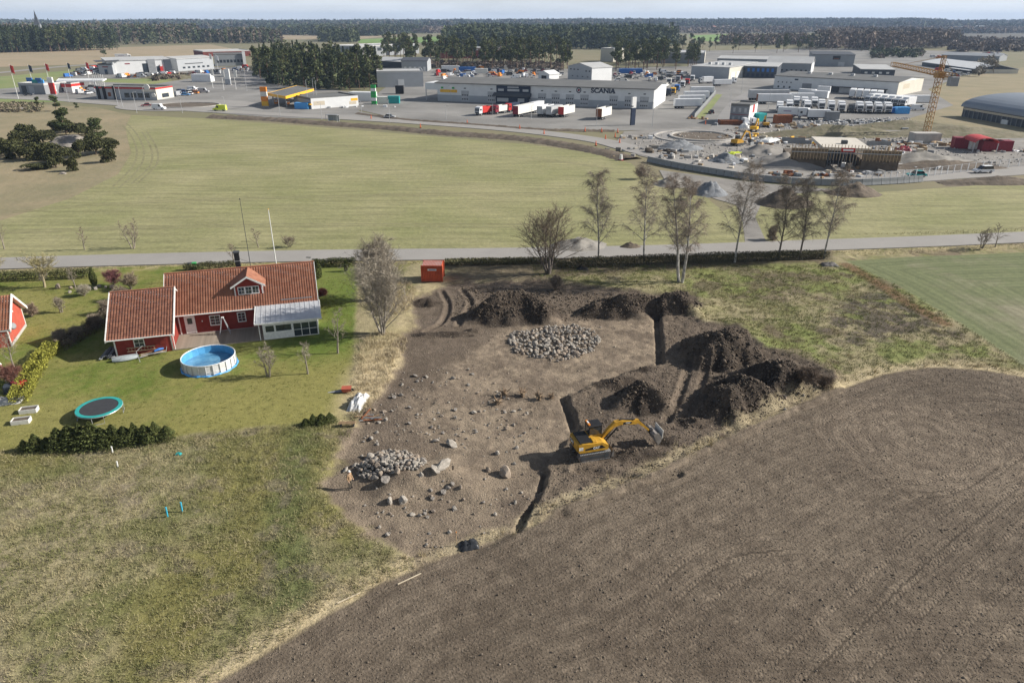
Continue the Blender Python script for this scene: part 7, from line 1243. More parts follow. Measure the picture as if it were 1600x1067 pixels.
crowd(80, [(668, 113), (760, 108), (880, 113), (885, 124), (760, 123), (690, 126)], 'small pale vehicle in the crowded yard behind the long workshop roof', 'vehicles crowded behind the workshop'); crowd(55, [(945, 124), (960, 113), (1072, 113), (1078, 124), (1050, 150), (1045, 140), (960, 128)], 'small vehicle in the crowded yard between workshop and depot', 'vehicles crowded before the depot')
crowd(34, [(92, 122), (135, 107), (158, 105), (158, 116), (110, 122)], 'dark parked car in the lot left of the dealership', 'cars left of the dealership'); crowd(26, [(180, 121), (270, 116), (280, 119), (200, 123)], 'parked car in the row before the dealership', 'cars before the dealership'); crowd(24, [(285, 117), (330, 113), (390, 105), (392, 113), (330, 119)], 'parked car before the grey warehouse', 'cars before the grey warehouse'); crowd(40, [(1452, 90), (1560, 84), (1570, 88), (1460, 94)], 'white vehicle in the distant row behind the blue-grey roof', 'distant white vehicles', ('van',)); crowd(16, [(1450, 108), (1520, 118), (1490, 125), (1450, 116)], 'parked car before the open dark hall', 'cars before the open hall'); crowd(12, [(255, 148), (300, 142), (330, 146), (270, 152)], 'parked car beside the low restaurant', 'cars beside the restaurant'); crowd(10, [(118, 141), (150, 139), (150, 148), (120, 148)], 'parked car between the service shop and the restaurant', 'cars between shop and restaurant')
for q in (('small blue car on the restaurant lot', 290, 150, 10, 'sky_blue'), ('red car entering the left roundabout', 229, 167, 200, 'dark_red'), ('white van driving round the left roundabout', 249, 172, -8, 'metal_white', 'van'), ('bright yellow-green ambulance on the upper road', 344, 174, 175, 'lime', 'van'), ('dark silver car on the upper road below the filling lot', 609, 185, -5, 'silver'), ('black car on the side road beside the fence', 1111, 178, 85, 'black'), ('white estate car on the road by the roadworks', 1535, 271, 186, 'metal_white', 'suv'), ('dark green-grey car on the road behind the barrier', 1431, 277, 178, 'teal'), ('white van parked left at the site office', 1164, 196, 270, 'metal_white', 'van'), ('white van parked right at the site office', 1177, 196, 270, 'metal_white', 'van'), ('white car left of the far roundabout', 228, 150, 20, 'metal_white'), ('dark car at the left street', 45, 150, 10, 'navy')): car(*q[:4], *(q[4:]), z=.14)
truck('white lorry on the highway behind the dealership', 193, 92, 10, 'metal_white', 'metal_white', 14, 4.2)
# flags and lamps
for i, (px, py, yt, m_, lab) in enumerate(((29, 155, 101, 'red', 'first flagpole from the left with red and white flag'), (54, 141, 101, 'navy', 'second flagpole from the left with dark blue flag'), (80, 140, 99, 'red', 'third flagpole from the left with red flag'), (110, 122, 98, 'navy', 'fourth flagpole from the left with dark blue flag'), (141, 132, 97, 'red', 'fifth flagpole from the left with red flag'), (333, 138, 107, 'off_white', 'left banner pole near the totem tower'), (350, 141, 108, 'off_white', 'middle banner pole near the totem tower'), (369, 140, 108, 'off_white', 'right banner pole near the totem tower'), (331, 112, 84, 'off_white', 'white flag at the corner of the grey warehouse'), (341, 111, 86, 'metal_white', 'white flag right of the warehouse corner'))):
    p = G(px, py); hh = hpx(p, yt); t = thing('flag_mast', lab, 'flag', p); MB().tube([(0, 0, 0), (0, 0, hh)], [.11, .07], 6).part('pole', 'white_paint', t); V = [(.1 + 1.5 * a / 4, .12 * math.sin(a * 1.6), hh - .2 - 3.4 * b / 3 - .15 * a) for b in range(4) for a in range(5)]; V2 = [(x, y + .03, z) for x, y, z in V]; f = [(b * 5 + a, b * 5 + a + 1, b * 5 + a + 6, b * 5 + a + 5) for b in range(3) for a in range(4)]; MB().add(V + V2, f + [tuple(k + 20 for k in q[::-1]) for q in f]).part('flag', m_, t)
for i in range(6):
    px = 146 + i * 3.2; p = G(px + 6, 154); hh = hpx(p, 113 + i); t = thing('white_mast', 'white mast in the cluster beside the restaurant, number %d from the left' % (i + 1), 'mast', p, group='masts beside the restaurant'); MB().tube([(0, 0, 0), (0, 0, hh)], [.13, .08], 6).part('pole', 'white_paint', t); MB().cyl(0, 0, hh, hh + .2, .14, 6).part('cap', 'white_paint', t)
LP = [(184, 164, 135), (192, 169, 135), (214, 177, 145), (227, 158, 138), (285, 177, 156), (438, 182, 150), (503, 187, 163), (565, 178, 158), (609, 192, 158), (697, 187, 172), (770, 181, 164), (830, 187, 172), (932, 198, 168), (1019, 198, 160), (1158, 146, 122), (1140, 168, 140), (353, 176, 150), (386, 143, 108), (482, 167, 124), (492, 164, 124), (496, 164, 126), (1200, 172, 140), (108, 160, 130), (705, 160, 135)]
def lamp_parts(hh): return [('pole', MB().tube([(0, 0, 0), (0, 0, hh)], [.10, .06], 6).mesh('pole', 'light_grey')), ('arm', MB().tube([(0, 0, hh), (.5, -.6, hh + .2)], .045, 5).mesh('arm', 'light_grey')), ('lamp_head', MB().bbox(.35, .95, -.85, -.55, hh + .14, hh + .28, .03).mesh('lamp_head', 'mid_grey'))]
for i, (px, py, yt) in enumerate(LP):
    p = G(px, py); hh = round(max(5, min(14, hpx(p, yt)))); build_thing(('lamp', hh), lambda: lamp_parts(hh), 'street_lamp', 'slender grey street lamp, number %d along the upper streets' % (i + 1), 'street lamp', p, i * .7, 'street lamps')
# bus shelter, barrier, kerbs, roundabouts
p = G(520, 191); t = thing('bus_shelter', 'glazed bus shelter on the field side of the upper road', 'bus shelter', p, R(-14)); MB().box(-2.4, 2.4, -.9, .9, 2.5, 2.65).part('roof', 'mid_grey', t); MB().box(-.7, .7, -.3, .1, .4, .5).part('bench', 'wood', t)
for x in (-2.3, 0, 2.3): MB().box(x - .05, x + .05, .8, .9, 0, 2.5).part('post', 'light_grey', t)
for x in (-2.3, 2.3): MB().box(x - .05, x + .05, -.85, -.75, 0, 2.5).part('post', 'light_grey', t)
MB().box(-2.2, 2.2, .82, .85, .3, 2.3).part('pane', mat('shelter_glass', (.30, .34, .35), .1), t)
bl = spline([G(*q) for q in [(1012, 253), (1060, 263), (1120, 273), (1180, 282), (1250, 288), (1330, 290), (1400, 287), (1440, 284)]], 5)
t = thing('concrete_barrier', 'long row of concrete barrier blocks along the curving road', 'barrier', (bl[0].x, bl[0].y, 0)); acc = 0
for a, b in zip(bl[:-1], bl[1:]):
    d = b - a; n = max(1, int(d.length / 4.0))
    for k in range(n):
        q = a + d * ((k + .5) / n); o = MB().prism([(-.4, 0), (.4, 0), (.22, .5), (.14, 1.15), (-.14, 1.15), (-.22, .5)], -d.length / n / 2 + .05, d.length / n / 2 - .05, 'y').part('barrier_block', 'barrier_concrete', t, loc=(q.x - bl[0].x, q.y - bl[0].y, .08), rotz=math.atan2(d.y, d.x) - math.pi / 2); o.scale = (1.3, 1, 1.2)
def ring_kerb(name, cx, cy, rx, ry, z, h_, w, m_, kind='structure', gap=None):
    V = []; n = 56; fs = []
    for k in range(n):
        a = 6.2832 * k / n
        for r_, zz in ((1, z), (1, z + h_), (1 - w / rx, z + h_), (1 - w / rx, z)): V.append((cx + math.cos(a) * rx * r_, cy + math.sin(a) * ry * r_, zz))
    for k in range(n):
        j = (k + 1) % n
        for q in range(3): fs.append((k * 4 + q, j * 4 + q, j * 4 + q + 1, k * 4 + q + 1))
    me = bpy.data.meshes.new(name); me.from_pydata(V, [], fs); me.materials.append(M[m_]); link(name, me, kind=kind)
c = G(1093, 214); RX = (G(1148, 214) - c).length; RY = (G(1093, 205) - G(1093, 222)).length / 2
sheet('roundabout_road', [(c.x + math.cos(6.2832 * k / 48) * RX * 1.45, c.y + math.sin(6.2832 * k / 48) * RY * 1.45) for k in range(48)], .085, mat('street', (.26, .25, .24)))
ring_kerb('outer_kerb', c.x - 2, c.y - 1, RX * 1.12, RY * 1.12, .085, .35, .7, 'concrete'); ring_kerb('inner_kerb', c.x + 1, c.y, RX * .93, RY * .9, .09, .45, .8, 'concrete'); sheet('roundabout_soil', [(c.x + 1 + math.cos(6.2832 * k / 40) * RX * .84, c.y + math.sin(6.2832 * k / 40) * RY * .8) for k in range(40)], .12, 'bank_soil')
c2 = G(292, 165); sheet('left_roundabout', [(c2.x + math.cos(6.2832 * k / 48) * 30, c2.y + math.sin(6.2832 * k / 48) * 22) for k in range(48)], .115, 'road_grey'); sheet('left_roundabout_soil', [(c2.x + math.cos(6.2832 * k / 40) * 14, c2.y + math.sin(6.2832 * k / 40) * 10) for k in range(40)], .13, 'bank_soil'); ring_kerb('left_kerb', c2.x, c2.y, 14.5, 10.5, .11, .25, .6, 'concrete')
# spoil banks along roads and gravel heaps (shaped ground)
def heap(name, lab, px, py, rx, ry, h_, m_, seed, rot=0, kind=None, cat='heap'):
    n = 26; V = []; Fc = []; g = np.linspace(-1, 1, n); X, Y = np.meshgrid(g, g); rr = np.sqrt(X * X + Y * Y) * (1 + .25 * (fbm(X * 2 + seed, Y * 2, 1, 3, seed) - .5)); Z = np.clip(1 - rr, 0, 1) ** .9 * h_ * (.35 + 1.3 * fbm(X * 3.5, Y * 3.5 + seed, 1, 5, seed + 3, .65)) - .05
    V = np.stack([X.ravel() * rx, Y.ravel() * ry, Z.ravel()], 1); i = np.arange(n - 1); J_, I_ = np.meshgrid(i, i); a = (J_ * n + I_).ravel(); link(name, np_mesh(name, V, np.stack([a, a + 1, a + n + 1, a + n], 1), M[m_] if isinstance(m_, str) else m_), None, G(px, py), rot, lab, cat, None, kind)
for i, q in enumerate((('gravel_heap', 'blue-grey gravel heap before the roundabout kerb', 1060, 232, 7.5, 6, 2.4, 'blue_gravel'), ('gravel_heap', 'blue-grey gravel heap behind the barrier', 1135, 252, 5, 4.5, 2.4, 'blue_gravel'), ('gravel_heap', 'grey gravel heap by the gravel track', 1110, 302, 4, 4, 2.4, 'blue_gravel'), ('gravel_heap', 'pale gravel heap beside the road under the birches', 905, 384, 5, 3.5, 1.5, 'gravel'), ('gravel_heap', 'pale gravel heap wrapped in white sheeting at the field corner', 1050, 288, 4.5, 4, 1.8, 'gravel'), ('soil_heap', 'dark soil heap on the field beside the road right', 1335, 303, 6, 4, 2.6, 'bank_soil'), ('soil_heap', 'brown soil heap beside the gravel track', 1225, 318, 6, 5, 3.0, 'bank_soil'), ('soil_heap', 'grey-brown spoil bank left of the bridge works', 1225, 258, 12, 8, 3.0, 'site_gravel'), ('soil_heap', 'spoil slope with pale sheet behind the diggers', 1195, 240, 9, 7, 2.6, 'site_gravel'), ('soil_heap', 'long green-brown spoil bank before the truck yard', 1300, 212, 26, 7, 3.4, mat('weedy_bank', (.13, .125, .07), .95, scale=.5, col2=(.23, .20, .14), bump=.2, bscale=1)), ('soil_heap', 'low spoil bank right of the bridge works', 1440, 255, 16, 6, 2.6, 'gravel'), ('soil_heap', 'dark spoil bank by the crane foot', 1420, 200, 24, 7, 2.6, MATS['weedy_bank']), ('soil_heap', 'grassed mound right of the crane', 1500, 210, 26, 10, 2.4, MATS['weedy_bank']), ('soil_heap', 'earth bank along the verge at the right edge', 1560, 286, 14, 3, 1.6, 'bank_soil'), ('soil_heap', 'soil bank behind the fence at the right', 1470, 262, 18, 4, 2.0, 'bank_soil'), ('soil_heap', 'small dark soil heap on the verge under the birches', 985, 386, 2, 1.0, .9, 'bank_soil'), ('soil_heap', 'scrub-covered bank below the dealership', 270, 122, 22, 10, 2.5, MATS['weedy_bank']))): heap(*q, 20 + i)
def bank(name, pts, w, h_, m_, seed):
    P = spline([G(*q) for q in pts], 24); n = len(P); V = []; Fc = []; r = random.Random(seed)
    for i, p in enumerate(P):
        d = (P[min(i + 1, n - 1)] - P[max(i - 1, 0)]).normalized(); nn = Vector((-d.y, d.x))
        for k, f in enumerate((-.5, -.25, .0, .25, .5)): q = p + nn * w * f * r.uniform(.85, 1.15); V.append((q.x, q.y, (-.05, .6, 1, .55, -.05)[k] * h_ * r.uniform(.6, 1.25)))
    for i in range(n - 1):
        for k in range(4): a = i * 5 + k; Fc.append((a, a + 5, a + 6, a + 1))
    link(name, np_mesh(name, V, np.array(Fc), M[m_]), kind='structure')
bank('road_bank', [(330, 183), (420, 187), (500, 193), (600, 200), (700, 209), (800, 216), (870, 225), (940, 238), (985, 250)], 8, .9, 'bank_soil', 4); bank('lot_bank', [(560, 178), (640, 188), (740, 195), (850, 203), (960, 205)], 4, .5, 'bank_soil', 5)
# tower crane
p = G(1446, 213); hh = hpx(p, 122); CT = thing('tower_crane', 'yellow-brown tower crane over the bridge works', 'crane', p)
def lattice(a, b, w, n, name, par, m_='crane_yellow', r_=.10):
    a, b = Vector(a), Vector(b); d = (b - a).normalized(); s, u = rot_to(d); mb = MB(); c = [(s * x + u * y) * w / 2 for x, y in ((1, 1), (-1, 1), (-1, -1), (1, -1))]
    for q in c: mb.tube([a + q, b + q], r_, 4)
    for k in range(n):
        p0 = a.lerp(b, k / n); p1 = a.lerp(b, (k + 1) / n)
        for i in range(4): mb.tube([p0 + c[i], p1 + c[(i + 1) % 4]], r_ * .7, 3); mb.tube([p1 + c[i], p1 + c[(i + 1) % 4]], r_ * .7, 3)
    return mb.part(name, m_, par)
JE = G(1413, 104, hh + 2.0) - p; JE = Vector((JE.x, JE.y, 0)).normalized() * 34
lattice((0, 0, 0), (0, 0, hh), 1.6, 12, 'mast', CT); lattice((0, 0, hh + 1.2), (JE.x, JE.y, hh + 2.2), 1.3, 18, 'jib', CT); lattice((0, 0, hh + 1.2), (-JE.x * .25, -JE.y * .25, hh + 1.2), 1.3, 4, 'counter_jib', CT); MB().bbox(-JE.x * .25 - 1.2, -JE.x * .25 + 1.2, -JE.y * .25 - 1.2, -JE.y * .25 + 1.2, hh - 1.8, hh + .9, .1).part('counterweight', 'mid_grey', CT); MB().bbox(-1.3, 1.3, -1.3, 1.3, hh, hh + 1.6, .1).part('slewing_unit', 'crane_yellow', CT); lattice((0, 0, hh + 1.6), (0, 0, hh + 6.5), 1.0, 4, 'tower_head', CT); MB().tube([(0, 0, hh + 6.4), (JE.x * .75, JE.y * .75, hh + 2.6)], .06, 4).part('tie_bar', 'crane_yellow', CT); MB().tube([(0, 0, hh + 6.4), (-JE.x * .22, -JE.y * .22, hh + 1.8)], .06, 4).part('tie_bar', 'crane_yellow', CT); MB().box(-2.5, 2.5, -2.5, 2.5, 0, .8).part('base', 'concrete', CT); MB().bbox(.9, 2.3, -1.8, -.4, hh - .6, hh + 1.4, .1).part('operator_cab', 'off_white', CT)
# bridge under construction
A, B = G(1290, 264), G(1342, 266); ang = math.atan2(B.y - A.y, B.x - A.x); BR = thing('bridge_works', 'concrete bridge deck under construction with timber formwork and scaffolding', 'bridge', A, ang); L = (B - A).length
MB().box(-1.5, L + 2, 0, 18, 4.6, 5.4).part('deck', mat('new_concrete', (.58, .54, .47), .85, scale=.5, var=.08), BR)
for a, b in ((-9, -.2), (L + .2, L + 9)): MB().box(a, b, -.4, .2, 2.6, 5.0).part('form_panel', mat('formwork', (.20, .15, .095), .85, scale=1.5, var=.3), BR); MB().box(a, b, .25, 14, 0, 2.6).part('abutment', 'bank_soil', BR)
for k in range(34):
    x = -9 + k * (L + 18) / 33; MB().box(x - .06, x + .06, -.55, -.42, 2.3, 6.2).part('form_post', 'raw_wood', BR)
MB().box(-9, L + 9, -.7, -.58, 4.1, 4.25).part('guard_rail', 'light_grey', BR); MB().box(L * .35, L * .75, -.85, -.72, 4.5, 5.5).part('banner', 'red', BR); MB().box(L * .4, L * .7, -.88, -.85, 4.75, 5.2).part('banner_text_band', 'white_paint', BR)
for k in range(9): x = .4 + k * (L - .8) / 8; MB().cyl(x, 1.2 + (k % 3), 0, 4.6, .09, 5).part('prop', 'mid_grey', BR)
MB().box(-.2, L + .2, 8, 8.3, 0, 4.6).part('back_wall', 'dark_grey', BR); MB().bbox(4, 5.5, 6, 7.2, 5.4, 6.3, .1).part('toolbox', 'dark_grey', BR)
for k, (x, y) in enumerate(((-7, 12), (-6, 8), (L + 6, 10))): MB().box(x - 3, x + 3, y, y + .15, 4.8, 5.8).part('railing', 'mid_grey', BR)
# site fence: panels one by one
fl = spline([G(*q) for q in [(1352, 283), (1400, 281), (1450, 276), (1500, 270), (1560, 263), (1640, 256)]], 5); t = thing('site_fence', 'temporary mesh fence panels along the roadworks', 'fence', (fl[0].x, fl[0].y, 0)); tot = 0
fm = MB().box(-1.7, 1.7, -.02, .02, .1, .16).box(-1.7, 1.7, -.02, .02, 1.95, 2.02)
for k in range(13): fm.box(-1.7 + k * .28, -1.69 + k * .28, -.005, .005, .16, 1.95)
fm = fm.mesh('fence_panel', 'light_grey'); fp = MB().box(-.06, .06, -.06, .06, 0, 2.1).mesh('post', 'metal_white')
for a, b in zip(fl[:-1], fl[1:]):
    d = b - a; n = max(1, int(d.length / 3.5))
    for k in range(n): q = a + d * ((k + .5) / n) - fl[0]; rz = math.atan2(d.y, d.x); link('fence_panel', fm, t, (q.x, q.y, .08), rz); q = a + d * (k / n) - fl[0]; link('post', fp, t, (q.x, q.y, .05), rz)
a, b = G(1085, 185), G(1118, 146); t = thing('yard_fence', 'grey fence beside the side road verge', 'fence', a); n = 22
for k in range(n): q = (b - a) * (k / (n - 1)); link('post', fp, t, q)
for k in range(n - 1): q = (b - a) * ((k + .5) / (n - 1)); MB().box(-(b - a).length / n / 2, (b - a).length / n / 2, -.03, .03, .1, 1.7).part('panel', 'mid_grey', t, loc=q, rotz=math.atan2((b - a).y, (b - a).x))
ribbon('verge_strip', [G(1092, 186), G(1108, 168), G(1124, 148)], 3.0, .09, 'green_field')
# roadworks machines and materials
def digger(lab, px, py, rot, s=1.0, m_='cat_yellow'):
    def parts():
        o = [('track', MB().prism([(-1.6, .35), (-1.3, 0), (1.3, 0), (1.6, .35), (1.3, .7), (-1.3, .7)], y - .28, y + .28, 'y').mesh('track', 'dark_grey')) for y in (-.95, .95)]
        o += [('body', MB().prism([(-1.7, .9), (1.2, .9), (1.2, 1.4), (.6, 1.8), (-1.4, 1.9), (-1.7, 1.7)], -1.15, 1.15, 'y').mesh('body', m_)), ('cab', MB().bbox(-.1, 1.1, .1, 1.15, 1.4, 2.8, .08).mesh('cab', 'car_glass')), ('boom', MB().prism([(1.0, 1.3), (1.2, 1.2), (3.0, 3.6), (4.6, 3.3), (4.6, 3.6), (2.9, 4.1)], -.2, .2, 'y').mesh('boom', m_)), ('stick', MB().prism([(4.3, 3.7), (4.8, 3.6), (5.9, 1.4), (5.6, 1.3)], -.16, .16, 'y').mesh('stick', m_)), ('bucket', MB().prism([(5.4, 1.5), (6.1, 1.4), (6.2, .7), (5.6, .3), (5.3, .8)], -.6, .6, 'y').mesh('bucket', 'dark_grey'))]; return o
    build_thing(('digger', m_), parts, 'excavator', lab, 'excavator', G(px, py), R(rot), 'roadworks excavators', s)
digger('yellow excavator with raised boom beside the roundabout', 1152, 228, 35, 1.05); digger('orange-yellow excavator behind the first one at the roadworks', 1178, 206, 60, 1.0, 'yellow'); digger('yellow excavator at the back of the machine row', 1196, 199, 80, .9)
r8 = random.Random(88)
def junk(name, lab, px, py, n, sx, sy, mats, smax=1.2):
    t = thing(name, lab, 'site materials', G(px, py)); 
    for k in range(n): w, d, h2 = r8.uniform(.3, smax), r8.uniform(.3, smax), r8.uniform(.2, 1.1); o = (MB().bbox(-w, w, -d / 2, d / 2, 0, h2, .05) if k % 3 else MB().tube([(-w, 0, .3), (w, 0, .3)], .28, 8)).part('pipe' if k % 3 == 0 else 'crate', r8.choice(mats), t, loc=(r8.gauss(0, sx), r8.gauss(0, sy), 0)); o.rotation_euler = (0, 0, r8.uniform(0, 3.1))
W = ['metal_white', 'light_grey', 'raw_wood', 'concrete', 'mid_grey', 'wood', 'beige']
for q in (('material_stack', 'jumble of pipes and pallets beside the diggers', 1185, 218, 46, 6, 7, W + ['yellow', 'rust']), ('material_stack', 'row of white and grey bundles on the spoil bank', 1240, 198, 40, 11, 2.5, W), ('material_stack', 'pale bundles along the bank before the truck yard', 1285, 200, 34, 10, 2, W), ('material_stack', 'grey scrap spread right of the truck yard front', 1355, 192, 40, 9, 3, ['light_grey', 'mid_grey', 'metal_white', 'dark_grey']), ('material_stack', 'heap of scrap metal behind the crane mast', 1390, 200, 34, 5, 2.5, ['light_grey', 'mid_grey', 'dark_grey', 'metal_white']), ('material_stack', 'concrete pipes and rubble by the barrier', 1070, 247, 36, 7, 1.4, W + ['concrete']), ('material_stack', 'rubble strip left along the road works', 1020, 236, 30, 6, 2.5, ['mid_grey', 'concrete', 'bank_soil', 'gravel']), ('material_stack', 'timber and pipes before the bridge opening', 1318, 274, 30, 5, 1.5, W + ['rust']), ('material_stack', 'red-brown rubble left of the bridge opening', 1232, 275, 24, 5, 1.2, ['rust', 'wood', 'mid_grey']), ('material_stack', 'stacked timber right of the crane foot', 1470, 227, 20, 4, 1.5, ['raw_wood', 'beige', 'wood']), ('material_stack', 'boards and stones right of the red containers', 1585, 237, 22, 5, 1, W), ('material_stack', 'scattered planks and blocks on the gravel beside the spoil slope', 1160, 252, 30, 7, 3, W), ('material_stack', 'pallets and pipes behind the red rubble', 1262, 246, 34, 7, 4, W + ['rust', 'rust']), ('material_stack', 'stacked goods along the site road right of the roundabout', 1225, 222, 40, 9, 4, W + ['rust', 'yellow']), ('material_stack', 'mixed materials before the bridge deck railing', 1365, 225, 40, 9, 4, W + ['rust', 'blue']), ('material_stack', 'goods spread left of the concrete block at the crane', 1415, 228, 26, 6, 3, W), ('material_stack', 'barrels and white drum left of the roundabout', 1002, 216, 16, 3, 2, W), ('material_stack', 'pallets at the end of the yard fence', 1083, 186, 12, 1.6, 1.2, ['raw_wood', 'wood', 'rust']), ('material_stack', 'barrier blocks along the forecourt of the service station', 520, 168, 26, 9, 1.6, ['metal_white', 'light_grey']), ('material_stack', 'cluster of goods behind the bridge deck', 1390, 238, 26, 7, 3, W), ('material_stack', 'rubble and tubes by the fence right of the bridge', 1395, 262, 26, 6, 1.6, W)): junk(*q)
for i, (px, py) in enumerate(((931, 228), (946, 218), (961, 215), (968, 224), (940, 207), (914, 206), (812, 202), (730, 194), (1102, 195), (1122, 193), (657, 200), (580, 186), (850, 210), (965, 208))):
    t = thing('traffic_cone', 'orange roadworks marker, number %d along the upper road' % (i + 1), 'marker', G(px, py), group='orange roadworks markers'); MB().box(-.35, .35, -.35, .35, 0, .12).part('foot', 'dark_grey', t); MB().tube([(0, 0, .12), (0, 0, 1.5)], [.24, .08], 8).part('post', mat('marker_orange', (.65, .14, .05), .6), t)
crumple('white_sheet', 'white sheet lying on the spoil slope behind the diggers', 'sheet', 1200, 232, 4, 2, .8, 'white_paint', 21, .8, 2.2); crumple('white_sheeting', 'white plastic sheeting beside the wrapped gravel heap', 'sheet', 1040, 288, 1.2, 3.0, .8, 'white_paint', 22, .1); crumple('white_big_bag', 'white sack beside the site office vans', 'sack', 1162, 201, 1.6, 1.2, 1.8, 'white_paint', 23); crumple('yellow_bundle', 'yellow bundle of rods on the gravel behind the barrier', 'bundle', 1150, 241, 2.4, 1.2, .7, 'lime', 24); crumple('crimson_machine_cover', 'crimson covered machine on the construction ground', 'cover', 1411, 236, 2.2, 1.2, 1.4, 'dark_red', 25)
# small things on the verges
t = thing('road_marker', 'white marker with dark foot at the corner of the spring field', 'marker', G(970, 251)); MB().cyl(0, 0, 0, 1.6, .5, 10, 0, .35).part('drum', 'white_paint', t); MB().cyl(0, 0, 0, .3, .7, 10).part('foot', 'dark_red', t)

for nm, lab, n, poly, s0, s1, cc in (('site_rubble', 'rubble and small debris strewn over the construction ground', 2600, [(985, 212), (1140, 200), (1300, 206), (1480, 216), (1600, 232), (1600, 256), (1400, 272), (1250, 270), (1100, 256), (1000, 240)], .10, .42, ((.14, .12, .10), (.50, .48, .44))), ('yard_scrap', 'small scrap and parts strewn before the truck yard', 900, [(1200, 190), (1300, 188), (1420, 184), (1440, 196), (1330, 200), (1220, 202)], .12, .5, ((.10, .10, .10), (.60, .60, .60)))):
    Pq = [tuple(v[:2]) for v in GP(poly)]; clods(nm, lab, n, lambda x, y: sdf(x, y, Pq) > 0, 91, (min(q[0] for q in Pq), max(q[0] for q in Pq), min(q[1] for q in Pq), max(q[1] for q in Pq)), s0, s1, cc)
# ================================================================ FORESTS, HILLS, VILLAGE, HAZE
PINES = [conifer(700 + i, 20, 3.6, 'pine', 620, (.085, .098, .040), 1.15) for i in range(5)]; SPRUCES = [conifer(720 + i, 24, 3.8, 'spruce', 620, (.060, .078, .036), 1.2) for i in range(5)]
r7 = random.Random(707)
def wood(n, poly, kinds, hmin, hmax, name, lab, grp, sep=3.5, seed=1, front=False):
    P = [tuple(v[:2]) for v in GP(poly)]; xs = [q[0] for q in P]; ys = [q[1] for q in P]; g = np.random.default_rng(seed); X = g.uniform(min(xs), max(xs), 20000); Y = g.uniform(min(ys), max(ys), 20000); k = sdf(X, Y, P) > 0; X, Y = X[k], Y[k]; kept = []
    if front: o = np.argsort(Y + g.uniform(0, 10, len(Y))); X, Y = X[o], Y[o]
    for x, y in zip(X, Y):
        if len(kept) >= n: break
        if any((a - x) ** 2 + (b - y) ** 2 < sep * sep for a, b in kept): continue
        kept.append((x, y)); pool, h0 = (PINES, 20) if r7.random() < kinds else (SPRUCES, 24); h_ = r7.uniform(hmin, hmax); s = h_ / h0; plant(name, lab, 'tree', (x, y, 0), pool[r7.randrange(5)], rotz=r7.random() * 6.28, group=grp, scale=(s * r7.uniform(.9, 1.25), s * r7.uniform(.9, 1.25), s))
    return kept
wood(150, [(396, 124), (420, 133), (470, 139), (530, 142), (592, 141), (604, 130), (570, 112), (480, 102), (400, 104)], .6, 14, 21, 'pine_tree', 'pine tree in the dense dark grove behind the service station', 'pines of the dense grove', 3.6, 3)
wood(95, [(640, 108), (880, 112), (900, 104), (870, 92), (700, 90), (640, 96)], 1.0, 17, 23, 'pine_tree', 'tall pine in the open belt behind the workshop yard', 'pines of the open belt', 4.5, 4); wood(42, [(954, 112), (1058, 110), (1050, 96), (960, 97)], 1.0, 16, 22, 'pine_tree', 'tall pine in the clump right of the white office', 'pines right of the white office', 4.5, 5)
wood(26, [(600, 96), (640, 92), (660, 78), (600, 80)], 1.0, 17, 23, 'pine_tree', 'pine behind the tall grey hall', 'pines behind the grey hall', 5, 6); wood(8, [(1072, 108), (1090, 106), (1090, 98), (1075, 98)], 1.0, 14, 18, 'pine_tree', 'pine beside the blue-grey depot wall', 'pines beside the depot', 4, 7); wood(18, [(1060, 85), (1210, 84), (1210, 76), (1060, 74)], 1.0, 13, 18, 'pine_tree', 'pine beyond the pale halls at centre right', 'pines beyond the pale halls', 7, 8); wood(16, [(1212, 84), (1278, 84), (1275, 74), (1215, 74)], 1.0, 15, 20, 'pine_tree', 'dark pine clump left of the brown wood', 'pines left of the brown wood', 5, 9); wood(10, [(1345, 84), (1400, 84), (1395, 76), (1345, 76)], .6, 10, 15, 'pine_tree', 'pine at the edge of the brown wood', 'pines at the brown wood', 6, 10)
wood(230, [(-60, 84), (0, 83), (100, 81), (200, 77.5), (300, 75.5), (318, 71), (300, 68), (150, 71), (-60, 74)], .25, 21, 29, 'spruce_tree', 'tall spruce at the front of the wide forest on the left', 'spruces of the left forest', 6, 11, True)
